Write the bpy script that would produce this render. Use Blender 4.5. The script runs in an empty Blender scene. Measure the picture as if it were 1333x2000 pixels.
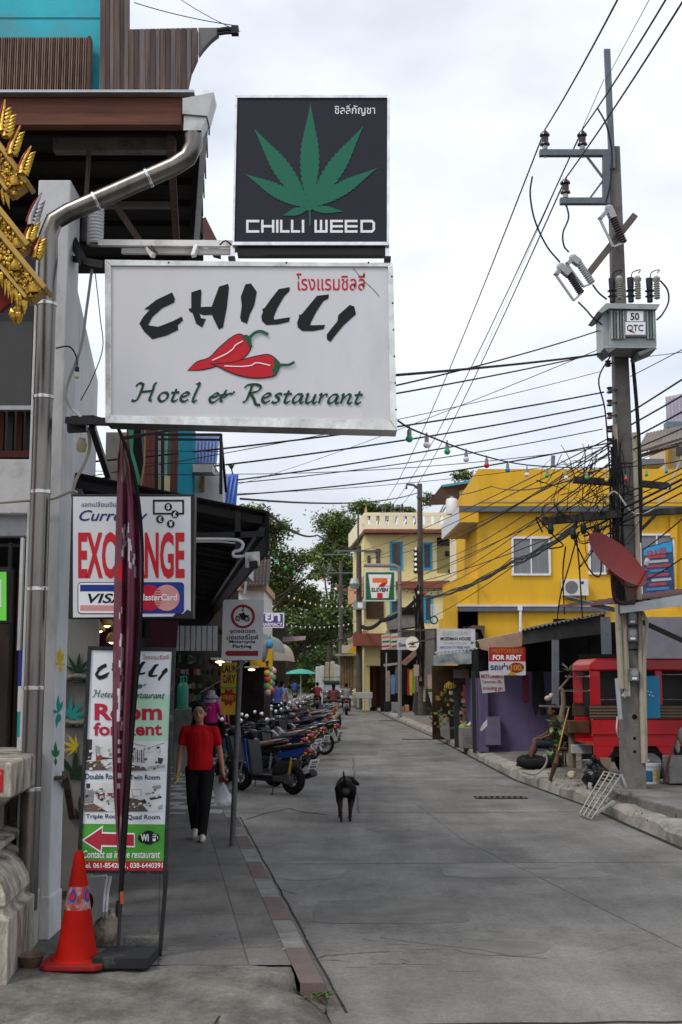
import bpy,math,random
from mathutils import Vector,Matrix
R=math.radians
rnd=random.Random(7)
S=bpy.context.scene
COL=S.collection
# ------------------------------------------------------------------ camera, world, sun
F,CX,CY,HC=2400.0,666.5,1000.0,1.85
PIT=math.atan(320/F)
cam=bpy.data.cameras.new("camera");camo=bpy.data.objects.new("camera",cam);COL.objects.link(camo)
cam.sensor_fit='VERTICAL';cam.sensor_width=24;cam.sensor_height=36;cam.lens=36*F/2000
cam.clip_start=0.1;cam.clip_end=3000
camo.location=(0,0,HC);camo.rotation_euler=(math.pi/2+PIT,0,0)
cam.dof.use_dof=True;cam.dof.focus_distance=9.0;cam.dof.aperture_fstop=8
S.camera=camo
S.view_settings.view_transform='Standard';S.view_settings.look='None'
S.view_settings.exposure=0.15;S.view_settings.gamma=1.0
SUN_EL,SUN_AZ=R(52),R(-128)          # azimuth from +Y towards +X: behind the camera, over its left shoulder
W=bpy.data.worlds.new("World");S.world=W;W.use_nodes=True
nt=W.node_tree;nt.nodes.clear()
def N(nt,t,**k):
    n=nt.nodes.new(t)
    for a,b in k.items():setattr(n,a,b)
    return n
sky=N(nt,'ShaderNodeTexSky',sky_type='NISHITA',sun_disc=False)
sky.sun_elevation=SUN_EL;sky.sun_rotation=SUN_AZ;sky.dust_density=4.0;sky.air_density=1.0
tc=N(nt,'ShaderNodeTexCoord');mp=N(nt,'ShaderNodeMapping');mp.inputs['Scale'].default_value=(1,1,2.2)
noi=N(nt,'ShaderNodeTexNoise');noi.inputs['Scale'].default_value=2.6;noi.inputs['Detail'].default_value=5;noi.inputs['Roughness'].default_value=.5
rmp=N(nt,'ShaderNodeMapRange');rmp.inputs['From Min'].default_value=.38;rmp.inputs['From Max'].default_value=.64
rmp.inputs['To Min'].default_value=.52;rmp.inputs['To Max'].default_value=.97
mix=N(nt,'ShaderNodeMix',data_type='RGBA');mix.inputs['B'].default_value=(9.2,9.55,10.2,1)
bg=N(nt,'ShaderNodeBackground');bg.inputs['Strength'].default_value=0.115
out=N(nt,'ShaderNodeOutputWorld')
L=nt.links.new
L(tc.outputs['Generated'],mp.inputs['Vector']);L(mp.outputs[0],noi.inputs['Vector']);L(noi.outputs['Fac'],rmp.inputs['Value'])
L(rmp.outputs[0],mix.inputs['Factor']);L(sky.outputs[0],mix.inputs['A']);L(mix.outputs['Result'],bg.inputs['Color']);L(bg.outputs[0],out.inputs[0])
sl=bpy.data.lights.new("sun",'SUN');sl.energy=1.5;sl.angle=R(14);sl.color=(1,.95,.87)
so=bpy.data.objects.new("sun",sl);COL.objects.link(so)
sd=Vector((math.sin(SUN_AZ)*math.cos(SUN_EL),math.cos(SUN_AZ)*math.cos(SUN_EL),math.sin(SUN_EL)))
so.rotation_euler=(-sd).to_track_quat('-Z','Y').to_euler()

# ------------------------------------------------------------------ picture survey: a photographed point on a plane at distance Y, or on level z
cp,sp_=math.cos(PIT),math.sin(PIT)
def ray(u,v):
    x,y=(u-CX)/F,(CY-v)/F
    return x,cp-y*sp_,sp_+y*cp
def P(u,v,Y):
    if callable(Y):Y=Y(u,v)
    x,yy,z=ray(u,v);t=Y/yy
    return Vector((x*t,Y,HC+z*t))
def G(u,v,z=0.0):
    x,yy,zz=ray(u,v);t=(z-HC)/zz
    return Vector((x*t,yy*t,z))
def XZ(u,v,Y):p=P(u,v,Y);return p.x,p.z
def mpp(Y):return Y/F                  # metres per photo pixel
DX=-0.1431                              # the near street runs along (DX, 1)

# ------------------------------------------------------------------ materials
MATS={}
def M(name,col,rough=.75,metal=0.0,var=.12,scale=4.0,dirt=None,bump=0.0,bscale=40.0,spec=None,emit=0,alpha=1,trans=0,stretch=(1,1,1),coat=0):
    """principled + noise variation (var), dirt = (colour, amount 0..1, scale), bump"""
    if name in MATS:return MATS[name]
    if spec is None:spec=.08 if rough>=.8 else(.18 if rough>=.6 else .3)
    m=bpy.data.materials.new(name);m.use_nodes=True;t=m.node_tree;b=t.nodes['Principled BSDF'];L=t.links.new
    b.inputs['Roughness'].default_value=rough;b.inputs['Metallic'].default_value=metal
    b.inputs['Specular IOR Level'].default_value=spec
    if coat:b.inputs['Coat Weight'].default_value=coat
    if alpha<1:b.inputs['Alpha'].default_value=alpha
    if trans:b.inputs['Transmission Weight'].default_value=trans
    tc=N(t,'ShaderNodeTexCoord');mp=N(t,'ShaderNodeMapping');mp.inputs['Scale'].default_value=stretch
    L(tc.outputs['Object'],mp.inputs['Vector'])
    n1=N(t,'ShaderNodeTexNoise');n1.inputs['Scale'].default_value=scale;n1.inputs['Detail'].default_value=6;n1.inputs['Roughness'].default_value=.6
    L(mp.outputs[0],n1.inputs['Vector'])
    mr=N(t,'ShaderNodeMapRange');mr.inputs['From Min'].default_value=.3;mr.inputs['From Max'].default_value=.7
    mr.inputs['To Min'].default_value=1-var;mr.inputs['To Max'].default_value=1+var
    L(n1.outputs['Fac'],mr.inputs['Value'])
    vm=N(t,'ShaderNodeVectorMath',operation='SCALE');vm.inputs[0].default_value=col[:3]
    L(mr.outputs[0],vm.inputs['Scale']);last=vm.outputs[0]
    if dirt:
        n2=N(t,'ShaderNodeTexNoise');n2.inputs['Scale'].default_value=dirt[2];n2.inputs['Detail'].default_value=8;n2.inputs['Roughness'].default_value=.65
        L(mp.outputs[0],n2.inputs['Vector'])
        r2=N(t,'ShaderNodeMapRange');r2.inputs['From Min'].default_value=.62-.3*dirt[1];r2.inputs['From Max'].default_value=.78-.2*dirt[1];r2.inputs['To Max'].default_value=min(1,.45+dirt[1]*.6)
        L(n2.outputs['Fac'],r2.inputs['Value'])
        mx=N(t,'ShaderNodeMix',data_type='RGBA');mx.inputs['B'].default_value=(*dirt[0][:3],1)
        L(r2.outputs[0],mx.inputs['Factor']);L(last,mx.inputs['A']);last=mx.outputs['Result']
    L(last,b.inputs['Base Color'])
    if bump:
        n3=N(t,'ShaderNodeTexNoise');n3.inputs['Scale'].default_value=bscale;n3.inputs['Detail'].default_value=5
        L(mp.outputs[0],n3.inputs['Vector'])
        bp=N(t,'ShaderNodeBump');bp.inputs['Strength'].default_value=bump;bp.inputs['Distance'].default_value=.02
        L(n3.outputs['Fac'],bp.inputs['Height']);L(bp.outputs[0],b.inputs['Normal'])
    if emit:
        b.inputs['Emission Color'].default_value=(*col[:3],1);b.inputs['Emission Strength'].default_value=emit
    MATS[name]=m
    return m
def lin(r,g,b):                          # 8-bit display colour -> linear
    f=lambda c:c/12.92 if c<=.04045 else((c+.055)/1.055)**2.4
    return f(r/255),f(g/255),f(b/255)

# ------------------------------------------------------------------ mesh builder
LOC={}
def catmull(pts,n=6):
    pts=[Vector(p)for p in pts]
    if len(pts)<3:return pts
    q=[2*pts[0]-pts[1]]+pts+[2*pts[-1]-pts[-2]];o=[]
    for i in range(1,len(q)-2):
        a,b,c,d=q[i-1:i+3]
        for k in range(n):
            s=k/n
            o.append(.5*((2*b)+(c-a)*s+(2*a-5*b+4*c-d)*s*s+(3*b-a-3*c+d)*s**3))
    o.append(q[-2]);return o
TXT={}
def text_mesh(s,bold=0,shear=0,space=1):
    k=(s,bold,shear,space)
    if k not in TXT:
        cu=bpy.data.curves.new("t","FONT");cu.body=s;cu.size=1;cu.offset=bold;cu.shear=shear;cu.resolution_u=3;cu.space_character=space;cu.align_x='LEFT'
        o=bpy.data.objects.new("t",cu);COL.objects.link(o)
        bpy.context.view_layer.update()
        e=o.evaluated_get(bpy.context.evaluated_depsgraph_get());m=e.to_mesh()
        vs=[(v.co.x,v.co.y)for v in m.vertices];fs=[list(p.vertices)for p in m.polygons]
        e.to_mesh_clear();bpy.data.objects.remove(o);bpy.data.curves.remove(cu)
        x0=min(v[0]for v in vs);x1=max(v[0]for v in vs);y0=min(v[1]for v in vs);y1=max(v[1]for v in vs)
        TXT[k]=([((x-x0)/(x1-x0),(y-y0)/(y1-y0))for x,y in vs],fs)
    return TXT[k]
SPLIT={'fascia_sheet','lower_cowl','post','roof_post','beam','leg','bar_post','foot_plate','rafter','purlin','counter','bench','bolt_hole','steel_arm','white_tube','crossarm','timber_arm','conduit','roof_rib','roof_board','bracing','pillar','hanger','grille_rings','bracket','shock_absorber','indicator','drape','clamp','chassis','maroon_board','stripe','brown_band','chrome_rail','foot','flame_finial','wood_panel','cord','pipe_collar','side_balcony','awning','window_frame','drop_emblem_','red_panels','louvre','tube_leg','awning_strut','pendant_flower','eyes','eyebrows'}
class MB:
    def __init__(s):s.v=[];s.f=[];s.m=[];s.lay=0
    def add(s,vs,fs,m=0):
        o=len(s.v);s.v+=[tuple(v)for v in vs];s.f+=[[i+o for i in f]for f in fs];s.m+=[m]*len(fs);return s
    def poly(s,pts,m=0):return s.add(pts,[list(range(len(pts)))],m)
    def bx(s,x0,x1,y0,y1,z0,z1,m=0):
        if x0>x1:x0,x1=x1,x0
        if y0>y1:y0,y1=y1,y0
        if z0>z1:z0,z1=z1,z0
        return s.add([(x,y,z)for z in(z0,z1)for x,y in((x0,y0),(x1,y0),(x1,y1),(x0,y1))],
                     [[3,2,1,0],[4,5,6,7],[0,1,5,4],[1,2,6,5],[2,3,7,6],[3,0,4,7]],m)
    def box(s,c,d,rot=None,m=0):
        a=MB().bx(-d[0]/2,d[0]/2,-d[1]/2,d[1]/2,-d[2]/2,d[2]/2);Rm=rot if isinstance(rot,Matrix)else Matrix.Rotation(rot or 0,3,'Z')
        return s.add([Rm@Vector(v)+Vector(c)for v in a.v],a.f,m)
    def bar(s,p0,p1,w,h=None,m=0,up=(0,0,1)):
        p0,p1=Vector(p0),Vector(p1);d=p1-p0;h=h or w
        z=d.normalized();u=Vector(up)
        if abs(z.dot(u))>.98:u=Vector((0,1,0))
        x=u.cross(z).normalized();y=z.cross(x)
        vs=[p+x*a*w/2+y*b*h/2 for p in(p0,p1)for a,b in((-1,-1),(1,-1),(1,1),(-1,1))]
        return s.add(vs,[[3,2,1,0],[4,5,6,7],[0,1,5,4],[1,2,6,5],[2,3,7,6],[3,0,4,7]],m)
    def prism(s,pts,ext,m=0,m2=None):
        n=len(pts);e=Vector(ext);pts=[Vector(p)for p in pts]
        s.add(pts+[p+e for p in pts],[list(range(n))],m)
        o=len(s.v)-2*n
        s.f+=[[o+n+i for i in reversed(range(n))]]+[[o+(i+1)%n,o+i,o+n+i,o+n+(i+1)%n]for i in range(n)]
        s.m+=[m if m2 is None else m2]*(n+1);return s
    def tube(s,path,r,n=8,m=0,sm=0,cap=True):
        path=[Vector(p)for p in path]
        if sm:path=catmull(path,sm)
        k=len(path);rr=r if isinstance(r,(list,tuple))else[r]*k
        if len(rr)!=k:rr=[rr[0]+(rr[-1]-rr[0])*i/(k-1)for i in range(k)]
        T=[(path[min(i+1,k-1)]-path[max(i-1,0)]).normalized()for i in range(k)]
        u=T[0].orthogonal().normalized();vs=[]
        for i in range(k):
            u=(u-T[i]*u.dot(T[i])).normalized();w=T[i].cross(u)
            vs+=[path[i]+(u*math.cos(2*math.pi*j/n)+w*math.sin(2*math.pi*j/n))*rr[i]for j in range(n)]
        fs=[[i*n+j,i*n+(j+1)%n,(i+1)*n+(j+1)%n,(i+1)*n+j]for i in range(k-1)for j in range(n)]
        if cap:fs+=[list(reversed(range(n))),[(k-1)*n+j for j in range(n)]]
        return s.add(vs,fs,m)
    def lathe(s,prof,c=(0,0,0),n=20,m=0,axis=None,mf=None):
        q=Vector((0,0,1)).rotation_difference(Vector(axis)).to_matrix()if axis is not None else Matrix.Identity(3)
        c=Vector(c);k=len(prof);vs=[]
        for r,z in prof:vs+=[q@Vector((r*math.cos(2*math.pi*j/n),r*math.sin(2*math.pi*j/n),z))+c for j in range(n)]
        for i in range(k-1):
            s0=[[i*n+j,i*n+(j+1)%n,(i+1)*n+(j+1)%n,(i+1)*n+j]for j in range(n)]
            if i==0:s.add(vs,s0,mf(i)if mf else m);o=len(s.v)-len(vs)
            else:s.f+=[[a+o for a in f]for f in s0];s.m+=[mf(i)if mf else m]*n
        return s
    def ell(s,c,r,m=0,n=12,k=8,rot=None):
        c=Vector(c);r=r if isinstance(r,(tuple,list))else(r,r,r);vs=[]
        for i in range(k+1):
            a=-math.pi/2+math.pi*i/k
            for j in range(n):
                b=2*math.pi*j/n;p=Vector((r[0]*math.cos(a)*math.cos(b),r[1]*math.cos(a)*math.sin(b),r[2]*math.sin(a)))
                vs.append((rot@p if rot else p)+c)
        return s.add(vs,[[i*n+j,i*n+(j+1)%n,(i+1)*n+(j+1)%n,(i+1)*n+j]for i in range(k)for j in range(n)],m)
    def torus(s,c,R0,r,axis=(0,1,0),n=24,k=8,m=0,sx=1):
        q=Vector((0,0,1)).rotation_difference(Vector(axis)).to_matrix();c=Vector(c);vs=[]
        for i in range(n):
            a=2*math.pi*i/n
            for j in range(k):
                b=2*math.pi*j/k;rad=R0+r*math.cos(b)
                vs.append(q@Vector((rad*math.cos(a),rad*math.sin(a),r*sx*math.sin(b)))+c)
        return s.add(vs,[[i*k+j,((i+1)%n)*k+j,((i+1)%n)*k+(j+1)%k,i*k+(j+1)%k]for i in range(n)for j in range(k)],m)
    # surveyed from the photograph: rectangles and outlines on a plane at distance Y
    def pbox(s,x0,y0,x1,y1,Y,d,m=0):
        ym=(y0+y1)/2;xm=(x0+x1)/2
        return s.bx(P(x0,ym,Y).x,P(x1,ym,Y).x,Y,Y+d,P(xm,y1,Y).z,P(xm,y0,Y).z,m)
    def ppoly(s,pts,Y,m=0):
        a=sum(pts[i][0]*pts[(i+1)%len(pts)][1]-pts[(i+1)%len(pts)][0]*pts[i][1]for i in range(len(pts)))
        return s.poly([P(u,v,Y)for u,v in(pts if a<0 else pts[::-1])],m)
    def pprism(s,pts,Y,d,m=0,m2=None):
        a=sum(pts[i][0]*pts[(i+1)%len(pts)][1]-pts[(i+1)%len(pts)][0]*pts[i][1]for i in range(len(pts)))
        return s.prism([P(u,v,Y)for u,v in(pts if a<0 else pts[::-1])],(0,d,0),m,m2)
    def prect(s,x0,y0,x1,y1,Y,m=0):return s.ppoly([(x0,y0),(x1,y0),(x1,y1),(x0,y1)],Y,m)
    def pdisc(s,x,y,r,Y,m=0,ry=None,n=24):return s.ppoly([(x+r*math.cos(2*math.pi*i/n),y+(ry or r)*math.sin(2*math.pi*i/n))for i in range(n)],Y,m)
    def pring(s,x,y,r0,r1,Y,m=0,n=28):
        o=[P(x+r1*math.cos(-2*math.pi*i/n),y+r1*math.sin(-2*math.pi*i/n),Y)for i in range(n)]
        q=[P(x+r0*math.cos(-2*math.pi*i/n),y+r0*math.sin(-2*math.pi*i/n),Y)for i in range(n)]
        return s.add(o+q,[[i,(i+1)%n,n+(i+1)%n,n+i]for i in range(n)],m)
    def text(s,t,x0,y0,x1,y1,Y,m=0,bold=0,shear=0,space=1,rot=0):
        vs,fs=text_mesh(t,bold,shear,space);ca,sa=math.cos(rot),math.sin(rot);xm,ym=(x0+x1)/2,(y0+y1)/2;q=[]
        for a,b in vs:
            u=x0+a*(x1-x0)-xm;v=y1+b*(y0-y1)-ym;q.append(P(xm+u*ca-v*sa,ym+u*sa+v*ca,Y))
        return s.add(q,fs,m)
    def pen(s,pts,Y,w,m=0,thin=None,nib=R(-40),sm=6):
        """a pen stroke in photo pixels; with thin set, a broad nib held at angle nib"""
        pts=[Vector((p[0],p[1],0))for p in pts];pts=catmull(pts,sm)if sm and len(pts)>2 else pts
        k=len(pts);A=[];B=[]
        for i in range(k):
            d=(pts[min(i+1,k-1)]-pts[max(i-1,0)]).normalized();nn=Vector((-d.y,d.x,0));ww=w
            if thin is not None:ww=thin+(w-thin)*abs(math.sin(math.atan2(d.y,d.x)-nib))
            A.append(pts[i]+nn*ww/2);B.append(pts[i]-nn*ww/2)
        s.lay+=1
        for i in range(k-1):
            yy=(lambda u,v,o=s.lay*2e-4+i*1e-5:(Y(u,v)if callable(Y)else Y)-o)
            s.poly([P(q.x,q.y,yy)for q in(A[i],A[i+1],B[i+1],B[i])],m)
        return s
    def islands(s):
        p=list(range(len(s.v)))
        def f(i):
            while p[i]!=i:p[i]=p[p[i]];i=p[i]
            return i
        for q in s.f:
            for k in q[1:]:p[f(k)]=f(q[0])
        g={}
        for q,m in zip(s.f,s.m):g.setdefault(f(q[0]),[]).append((q,m))
        o=[]
        for fs in g.values():
            ix=sorted({i for q,_ in fs for i in q});mp={a:b for b,a in enumerate(ix)};n=MB();n.v=[s.v[i]for i in ix];n.f=[[mp[i]for i in q]for q,_ in fs];n.m=[m for _,m in fs];o.append(n)
        return o
    def build(s,name,mats,parent=None,smooth=None,bevel=0,local=False,**props):
        if name in SPLIT and parent is not None:
            il=s.islands()
            if 1<len(il)<=40:return[q.build(name+' ',mats,parent,smooth,bevel,local,**props)for q in il][0]
        name=name.strip()
        me=bpy.data.meshes.new(name);off=Vector((0,0,0))if local or parent is None else LOC.get(parent.name,Vector((0,0,0)))
        me.from_pydata([(v[0]-off.x,v[1]-off.y,v[2]-off.z)for v in s.v],[],s.f)
        mats=mats if isinstance(mats,(list,tuple))else[mats]
        for m in mats:me.materials.append(m)
        if len(mats)>1:me.polygons.foreach_set('material_index',s.m)
        if smooth:
            me.polygons.foreach_set('use_smooth',[True]*len(me.polygons));me.update()
            me.set_sharp_from_angle(angle=R(smooth if smooth>1 else 40))
        me.update()
        o=bpy.data.objects.new(name,me);COL.objects.link(o)
        if parent is not None:o.parent=parent;LOC[o.name]=LOC.get(parent.name,Vector((0,0,0)))
        else:LOC[o.name]=Vector((0,0,0))
        if bevel:
            b=o.modifiers.new('bevel','BEVEL');b.width=bevel;b.segments=2;b.limit_method='ANGLE'
        for k,v in props.items():o[k]=v
        return o
def thing(name,label,cat,loc=(0,0,0),rz=0,group=None):
    o=bpy.data.objects.new(name,None);COL.objects.link(o);o.location=loc;o.rotation_euler=(0,0,rz);o.empty_display_size=.1
    LOC[o.name]=Vector(loc);o['label']=label;o['category']=cat
    if group:o['group']=group
    return o
def tag(o,label,cat,group=None):
    o['label']=label;o['category']=cat
    if group:o['group']=group
    return o
def struct(o):o['kind']='structure';return o
def copy_thing(root,loc,rz,label,scale=None):
    def cp_(o,par):
        c=o.copy();COL.objects.link(c)
        if par:c.parent=par
        for ch in o.children:cp_(ch,c)
        return c
    c=cp_(root,None);c.location=loc;c.rotation_euler=(0,0,rz);c['label']=label
    if scale:c.scale=(scale,)*3
    return c
def blend(name,mb,mats,parent,voxel,smooth_it=4,local=True,**kw):
    """one continuous skin over overlapping limbs"""
    o=mb.build(name,mats,parent,local=local,**kw)
    r=o.modifiers.new('skin','REMESH');r.mode='VOXEL';r.voxel_size=voxel;r.use_smooth_shade=True
    s=o.modifiers.new('soft','SMOOTH');s.iterations=smooth_it;s.factor=.5
    return o
# common materials
white_paint=M('white_paint',(.53,.54,.555),.65,var=.1,dirt=((.24,.23,.21),.28,2.5),stretch=(1.6,1.6,.6),bump=.1)
old_white=M('weathered_white',(.52,.53,.54),.75,var=.1,dirt=((.13,.12,.11),.32,3),bump=.15)
black_metal=M('black_metal',(.012,.012,.014),.45,var=.3)
dark_void=M('dark_interior',(.012,.011,.011),.9,var=.4)  # near-black colour stands in for shade inside rooms, holes and gaps
steel=M('steel',(.55,.54,.53),.28,1,var=.15,scale=6,stretch=(1,1,.2))
chrome=M('chrome_trim',(.75,.75,.76),.22,1,var=.2,scale=10,dirt=((.2,.18,.16),.2,9))
galv=M('galvanised',(.38,.4,.42),.5,.7,var=.15,dirt=((.2,.17,.14),.2,4))
concrete=M('concrete',(.22,.215,.205),.9,var=.22,scale=3,dirt=((.07,.068,.062),.35,2.5),bump=.35,bscale=45)
wood_brown=M('brown_wood',(.13,.042,.022),.5,var=.35,scale=3,stretch=(.6,4,8),bump=.15)
grey_wood=M('grey_wood',(.12,.085,.075),.75,var=.45,scale=5,stretch=(9,9,.35),bump=.3,bscale=20)
rubber=M('rubber',(.014,.014,.015),.8,var=.2)
skin=M('skin',(.36,.185,.115),.55,var=.08)
hair=M('black_hair',(.006,.005,.005),.65,var=.3,spec=.08)
red_print=M('red_print',(.5,.008,.02),.5,var=.06)
black_print=M('black_print',(.01,.011,.013),.55,var=.1,spec=.2)
white_print=M('white_print',(.78,.79,.82),.5,var=.03)
green_print=M('green_print',(.008,.16,.085),.5,var=.06)
blue_print=M('blue_print',(.01,.028,.22),.5,var=.06)
wire_mat=M('cable',(.01,.01,.011),.6)
# ================================================================== the setting: ground, road, pavements
def interp(tab,y):
    for(a,b),(c,d)in zip(tab,tab[1:]):
        if y<=c:return b+(d-b)*(y-a)/(c-a)
    return tab[-1][1]
LT=[(-4,1.6),(5,.31),(7.5,-.05),(17.8,-1.53),(21,-2.0),(26,-2.35),(32,-2.5),(45,-2.5),(60,-2.2),(80,-1.7),(100,-1.4),(130,-3),(170,-9)]
RT=[(-4,4.9),(8,4.45),(14.5,3.97),(17,3.86),(19.2,3.8),(24,3.36),(40,3.06),(60,2.35),(96,1.34),(130,-.6),(170,-6)]
def LX(y):return interp(LT,y)
def RX(y):return interp(RT,y)
YS=[-4,0,3,5,6,7,7.5,8,9,10,11,12,13,14,15,16,17.8,19.2,21,22.5,24,26,28,30,32,34,37,40,45,50,55,60,70,80,90,100,110,120,130,150,170]
ZR=-.13
def strip(fa,fb,ys,za,zb,m=0):
    mb=MB()
    for a,b in zip(ys,ys[1:]):
        mb.poly([(fa(a),a,za(a)if callable(za)else za),(fb(a),a,zb(a)if callable(zb)else zb),(fb(b),b,zb(b)if callable(zb)else zb),(fa(b),b,za(b)if callable(za)else za)])
    return mb
m_soil=M('soil',(.09,.075,.055),.95,var=.3,scale=.5)
struct(MB().poly([(-900,-60,-.6),(900,-60,-.6),(900,1500,-.6),(-900,1500,-.6)]).build('ground',m_soil))
# road: worn cast concrete slabs, patched and stained
mr_=M('road_concrete',(.172,.167,.158),.85,var=.2,scale=1.1,dirt=((.1,.097,.092),.45,.9),bump=.25,bscale=60)
def road_extra(m,sc1,lo,amt):
    t=m.node_tree;b=t.nodes['Principled BSDF'];L=t.links.new;src=b.inputs['Base Color'].links[0].from_socket
    tc=N(t,'ShaderNodeTexCoord');mp=N(t,'ShaderNodeMapping');mp.inputs['Scale'].default_value=(1.6,.22,1);L(tc.outputs['Object'],mp.inputs['Vector'])
    n=N(t,'ShaderNodeTexNoise');n.inputs['Scale'].default_value=sc1;n.inputs['Detail'].default_value=7;n.inputs['Roughness'].default_value=.7;L(mp.outputs[0],n.inputs['Vector'])
    r=N(t,'ShaderNodeMapRange');r.inputs['From Min'].default_value=.35;r.inputs['From Max'].default_value=.7;r.inputs['To Min'].default_value=lo;r.inputs['To Max'].default_value=amt;L(n.outputs['Fac'],r.inputs['Value'])
    s=N(t,'ShaderNodeTexNoise');s.inputs['Scale'].default_value=190;s.inputs['Detail'].default_value=2;L(tc.outputs['Object'],s.inputs['Vector'])
    r2=N(t,'ShaderNodeMapRange');r2.inputs['From Min'].default_value=.3;r2.inputs['From Max'].default_value=.72;r2.inputs['To Min'].default_value=.78;r2.inputs['To Max'].default_value=1.25;L(s.outputs['Fac'],r2.inputs['Value'])
    mu=N(t,'ShaderNodeMath',operation='MULTIPLY');L(r.outputs[0],mu.inputs[0]);L(r2.outputs[0],mu.inputs[1])
    s2=N(t,'ShaderNodeTexNoise');s2.inputs['Scale'].default_value=26;s2.inputs['Detail'].default_value=8;s2.inputs['Roughness'].default_value=.75;L(tc.outputs['Object'],s2.inputs['Vector'])
    r3=N(t,'ShaderNodeMapRange');r3.inputs['From Min'].default_value=.3;r3.inputs['From Max'].default_value=.7;r3.inputs['To Min'].default_value=.78;r3.inputs['To Max'].default_value=1.22;L(s2.outputs['Fac'],r3.inputs['Value']);m3=N(t,'ShaderNodeMath',operation='MULTIPLY');L(mu.outputs[0],m3.inputs[0]);L(r3.outputs[0],m3.inputs[1]);mu=m3
    v=N(t,'ShaderNodeVectorMath',operation='SCALE');L(src,v.inputs[0]);L(mu.outputs[0],v.inputs['Scale']);L(v.outputs[0],b.inputs['Base Color'])
road_extra(mr_,.8,.8,1.22)
struct(strip(lambda y:LX(y)-.02,lambda y:RX(y)+.02,YS,ZR,ZR).build('road',mr_))
m_joint=M('joint_tar',(.035,.034,.033),.9,var=.4,scale=12)
m_pale=M('joint_pale',(.17,.168,.16),.9,var=.25,scale=8)
jm=MB()
def crack(pts,w,m=0,jit=.02,z=ZR+.004):
    q=[]
    for a,b in zip(pts,pts[1:]):
        a,b=Vector(a),Vector(b);n=max(2,int((b-a).length/.25))
        q+=[a+(b-a)*i/n+Vector((rnd.uniform(-jit,jit),rnd.uniform(-jit,jit),0))for i in range(n)]
    q.append(Vector(pts[-1]))
    for a,b in zip(q,q[1:]):
        d=(b-a);d.z=0;d.normalize();nn=Vector((-d.y,d.x,0))*w/2
        jm.poly([Vector((p.x,p.y,z))for p in(a+nn,a-nn,b-nn,b+nn)],m)
for y0,wd in((7.35,.03),(13.4,.012),(18.3,.022),(24.5,.02),(30,.02),(36,.025),(44,.03),(52,.03)):
    crack([(LX(y0)+.12,y0,0),(RX(y0)-.05,y0+.15,0)],wd,0)
crack([G(800,1560,ZR),G(905,1640,ZR),G(1333,1852,ZR),G(1500,1930,ZR)],.012,1,.006)
crack([(LX(y)+.1,y,0)for y in(7.6,9,11,13,15,17.8)],.018,0,.006)
crack([G(690,1480,ZR),G(700,1590,ZR)],.012,0,.03)
crack([G(480,1600,ZR),G(560,1580,ZR),G(640,1592,ZR)],.03,0,.05)
for _ in range(8):
    u,v=rnd.uniform(560,1200),rnd.uniform(1450,1950);p=G(u,v,ZR);d=Vector((rnd.uniform(-.8,.8),rnd.uniform(-.3,.5),0));crack([p,p+d,p+d*1.7+Vector((rnd.uniform(-.15,.15),rnd.uniform(-.1,.1),0))],rnd.uniform(.004,.009),rnd.choice((0,0,1)),.03)
for _ in range(60):
    p=G(rnd.gauss(850,160),rnd.uniform(1600,1900),ZR);crack([p,p+Vector((rnd.uniform(-.25,.25),rnd.uniform(-.06,.1),0))],rnd.uniform(.005,.012),1,.02)
struct(jm.build('road_joints',[m_joint,m_pale]))
pb=MB()
for k,(u,v,w_,h_)in enumerate(((760,1780,1.1,.9),(1020,1700,1.4,.8),(700,1470,.9,1.6),(900,1530,1.2,1.0),(600,1700,.7,1.1),(760,1620,.5,.4),(980,1850,.6,.5))):
    c=G(u,v,ZR);n=26;pb.poly([(c.x+(w_*math.copysign(abs(math.cos(a))**(.35 if k<4 else 1),math.cos(a)))*rnd.uniform(.9,1.06)*.6,c.y+h_*.6*math.copysign(abs(math.sin(a))**(.35 if k<4 else 1),math.sin(a))*rnd.uniform(.9,1.06),ZR+.0022)for a in[6.2832*i/n for i in range(n)]],k%3)
struct(pb.build('road_patches',[M('patch_a',(.15,.146,.138),.85,var=.2,scale=3,dirt=((.1,.097,.09),.4,2)),M('patch_b',(.19,.184,.172),.88,var=.2,scale=3,dirt=((.12,.117,.11),.4,2)),M('oil_stain',(.105,.1,.095),.7,var=.4,scale=5,dirt=((.15,.145,.14),.4,4))]))
# left pavement
m_pave=M('pavement_slabs',(.14,.136,.13),.85,var=.14,scale=1.6,dirt=((.06,.058,.054),.35,1.7),bump=.3,bscale=50)
def slab_lines(m,bw,bh,mort,dark):
    t=m.node_tree;b=t.nodes['Principled BSDF'];L=t.links.new;src=b.inputs['Base Color'].links[0].from_socket
    tc=N(t,'ShaderNodeTexCoord');mp=N(t,'ShaderNodeMapping');mp.inputs['Rotation'].default_value=(0,0,-math.atan(-DX));L(tc.outputs['Object'],mp.inputs['Vector'])
    br=N(t,'ShaderNodeTexBrick');br.offset=0;br.inputs['Scale'].default_value=1;br.inputs['Brick Width'].default_value=bw;br.inputs['Row Height'].default_value=bh;br.inputs['Mortar Size'].default_value=mort;br.inputs['Mortar Smooth'].default_value=.3
    br.inputs['Color1'].default_value=(1,1,1,1);br.inputs['Color2'].default_value=(.82,.82,.82,1);br.inputs['Mortar'].default_value=(dark,)*3+(1,)
    L(mp.outputs[0],br.inputs['Vector'])
    mx=N(t,'ShaderNodeMix',data_type='RGBA',blend_type='MULTIPLY');mx.inputs['Factor'].default_value=1;L(src,mx.inputs['A']);L(br.outputs['Color'],mx.inputs['B']);L(mx.outputs['Result'],b.inputs['Base Color'])
road_extra(m_pave,1.2,.85,1.15);slab_lines(m_pave,.58,1.25,.008,.55)
ysl=[y for y in YS if y>=9]
struct(strip(lambda y:-14+DX*y,lambda y:LX(y)-.16,[8.25]+ysl,0,0).build('pavement',m_pave))
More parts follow.
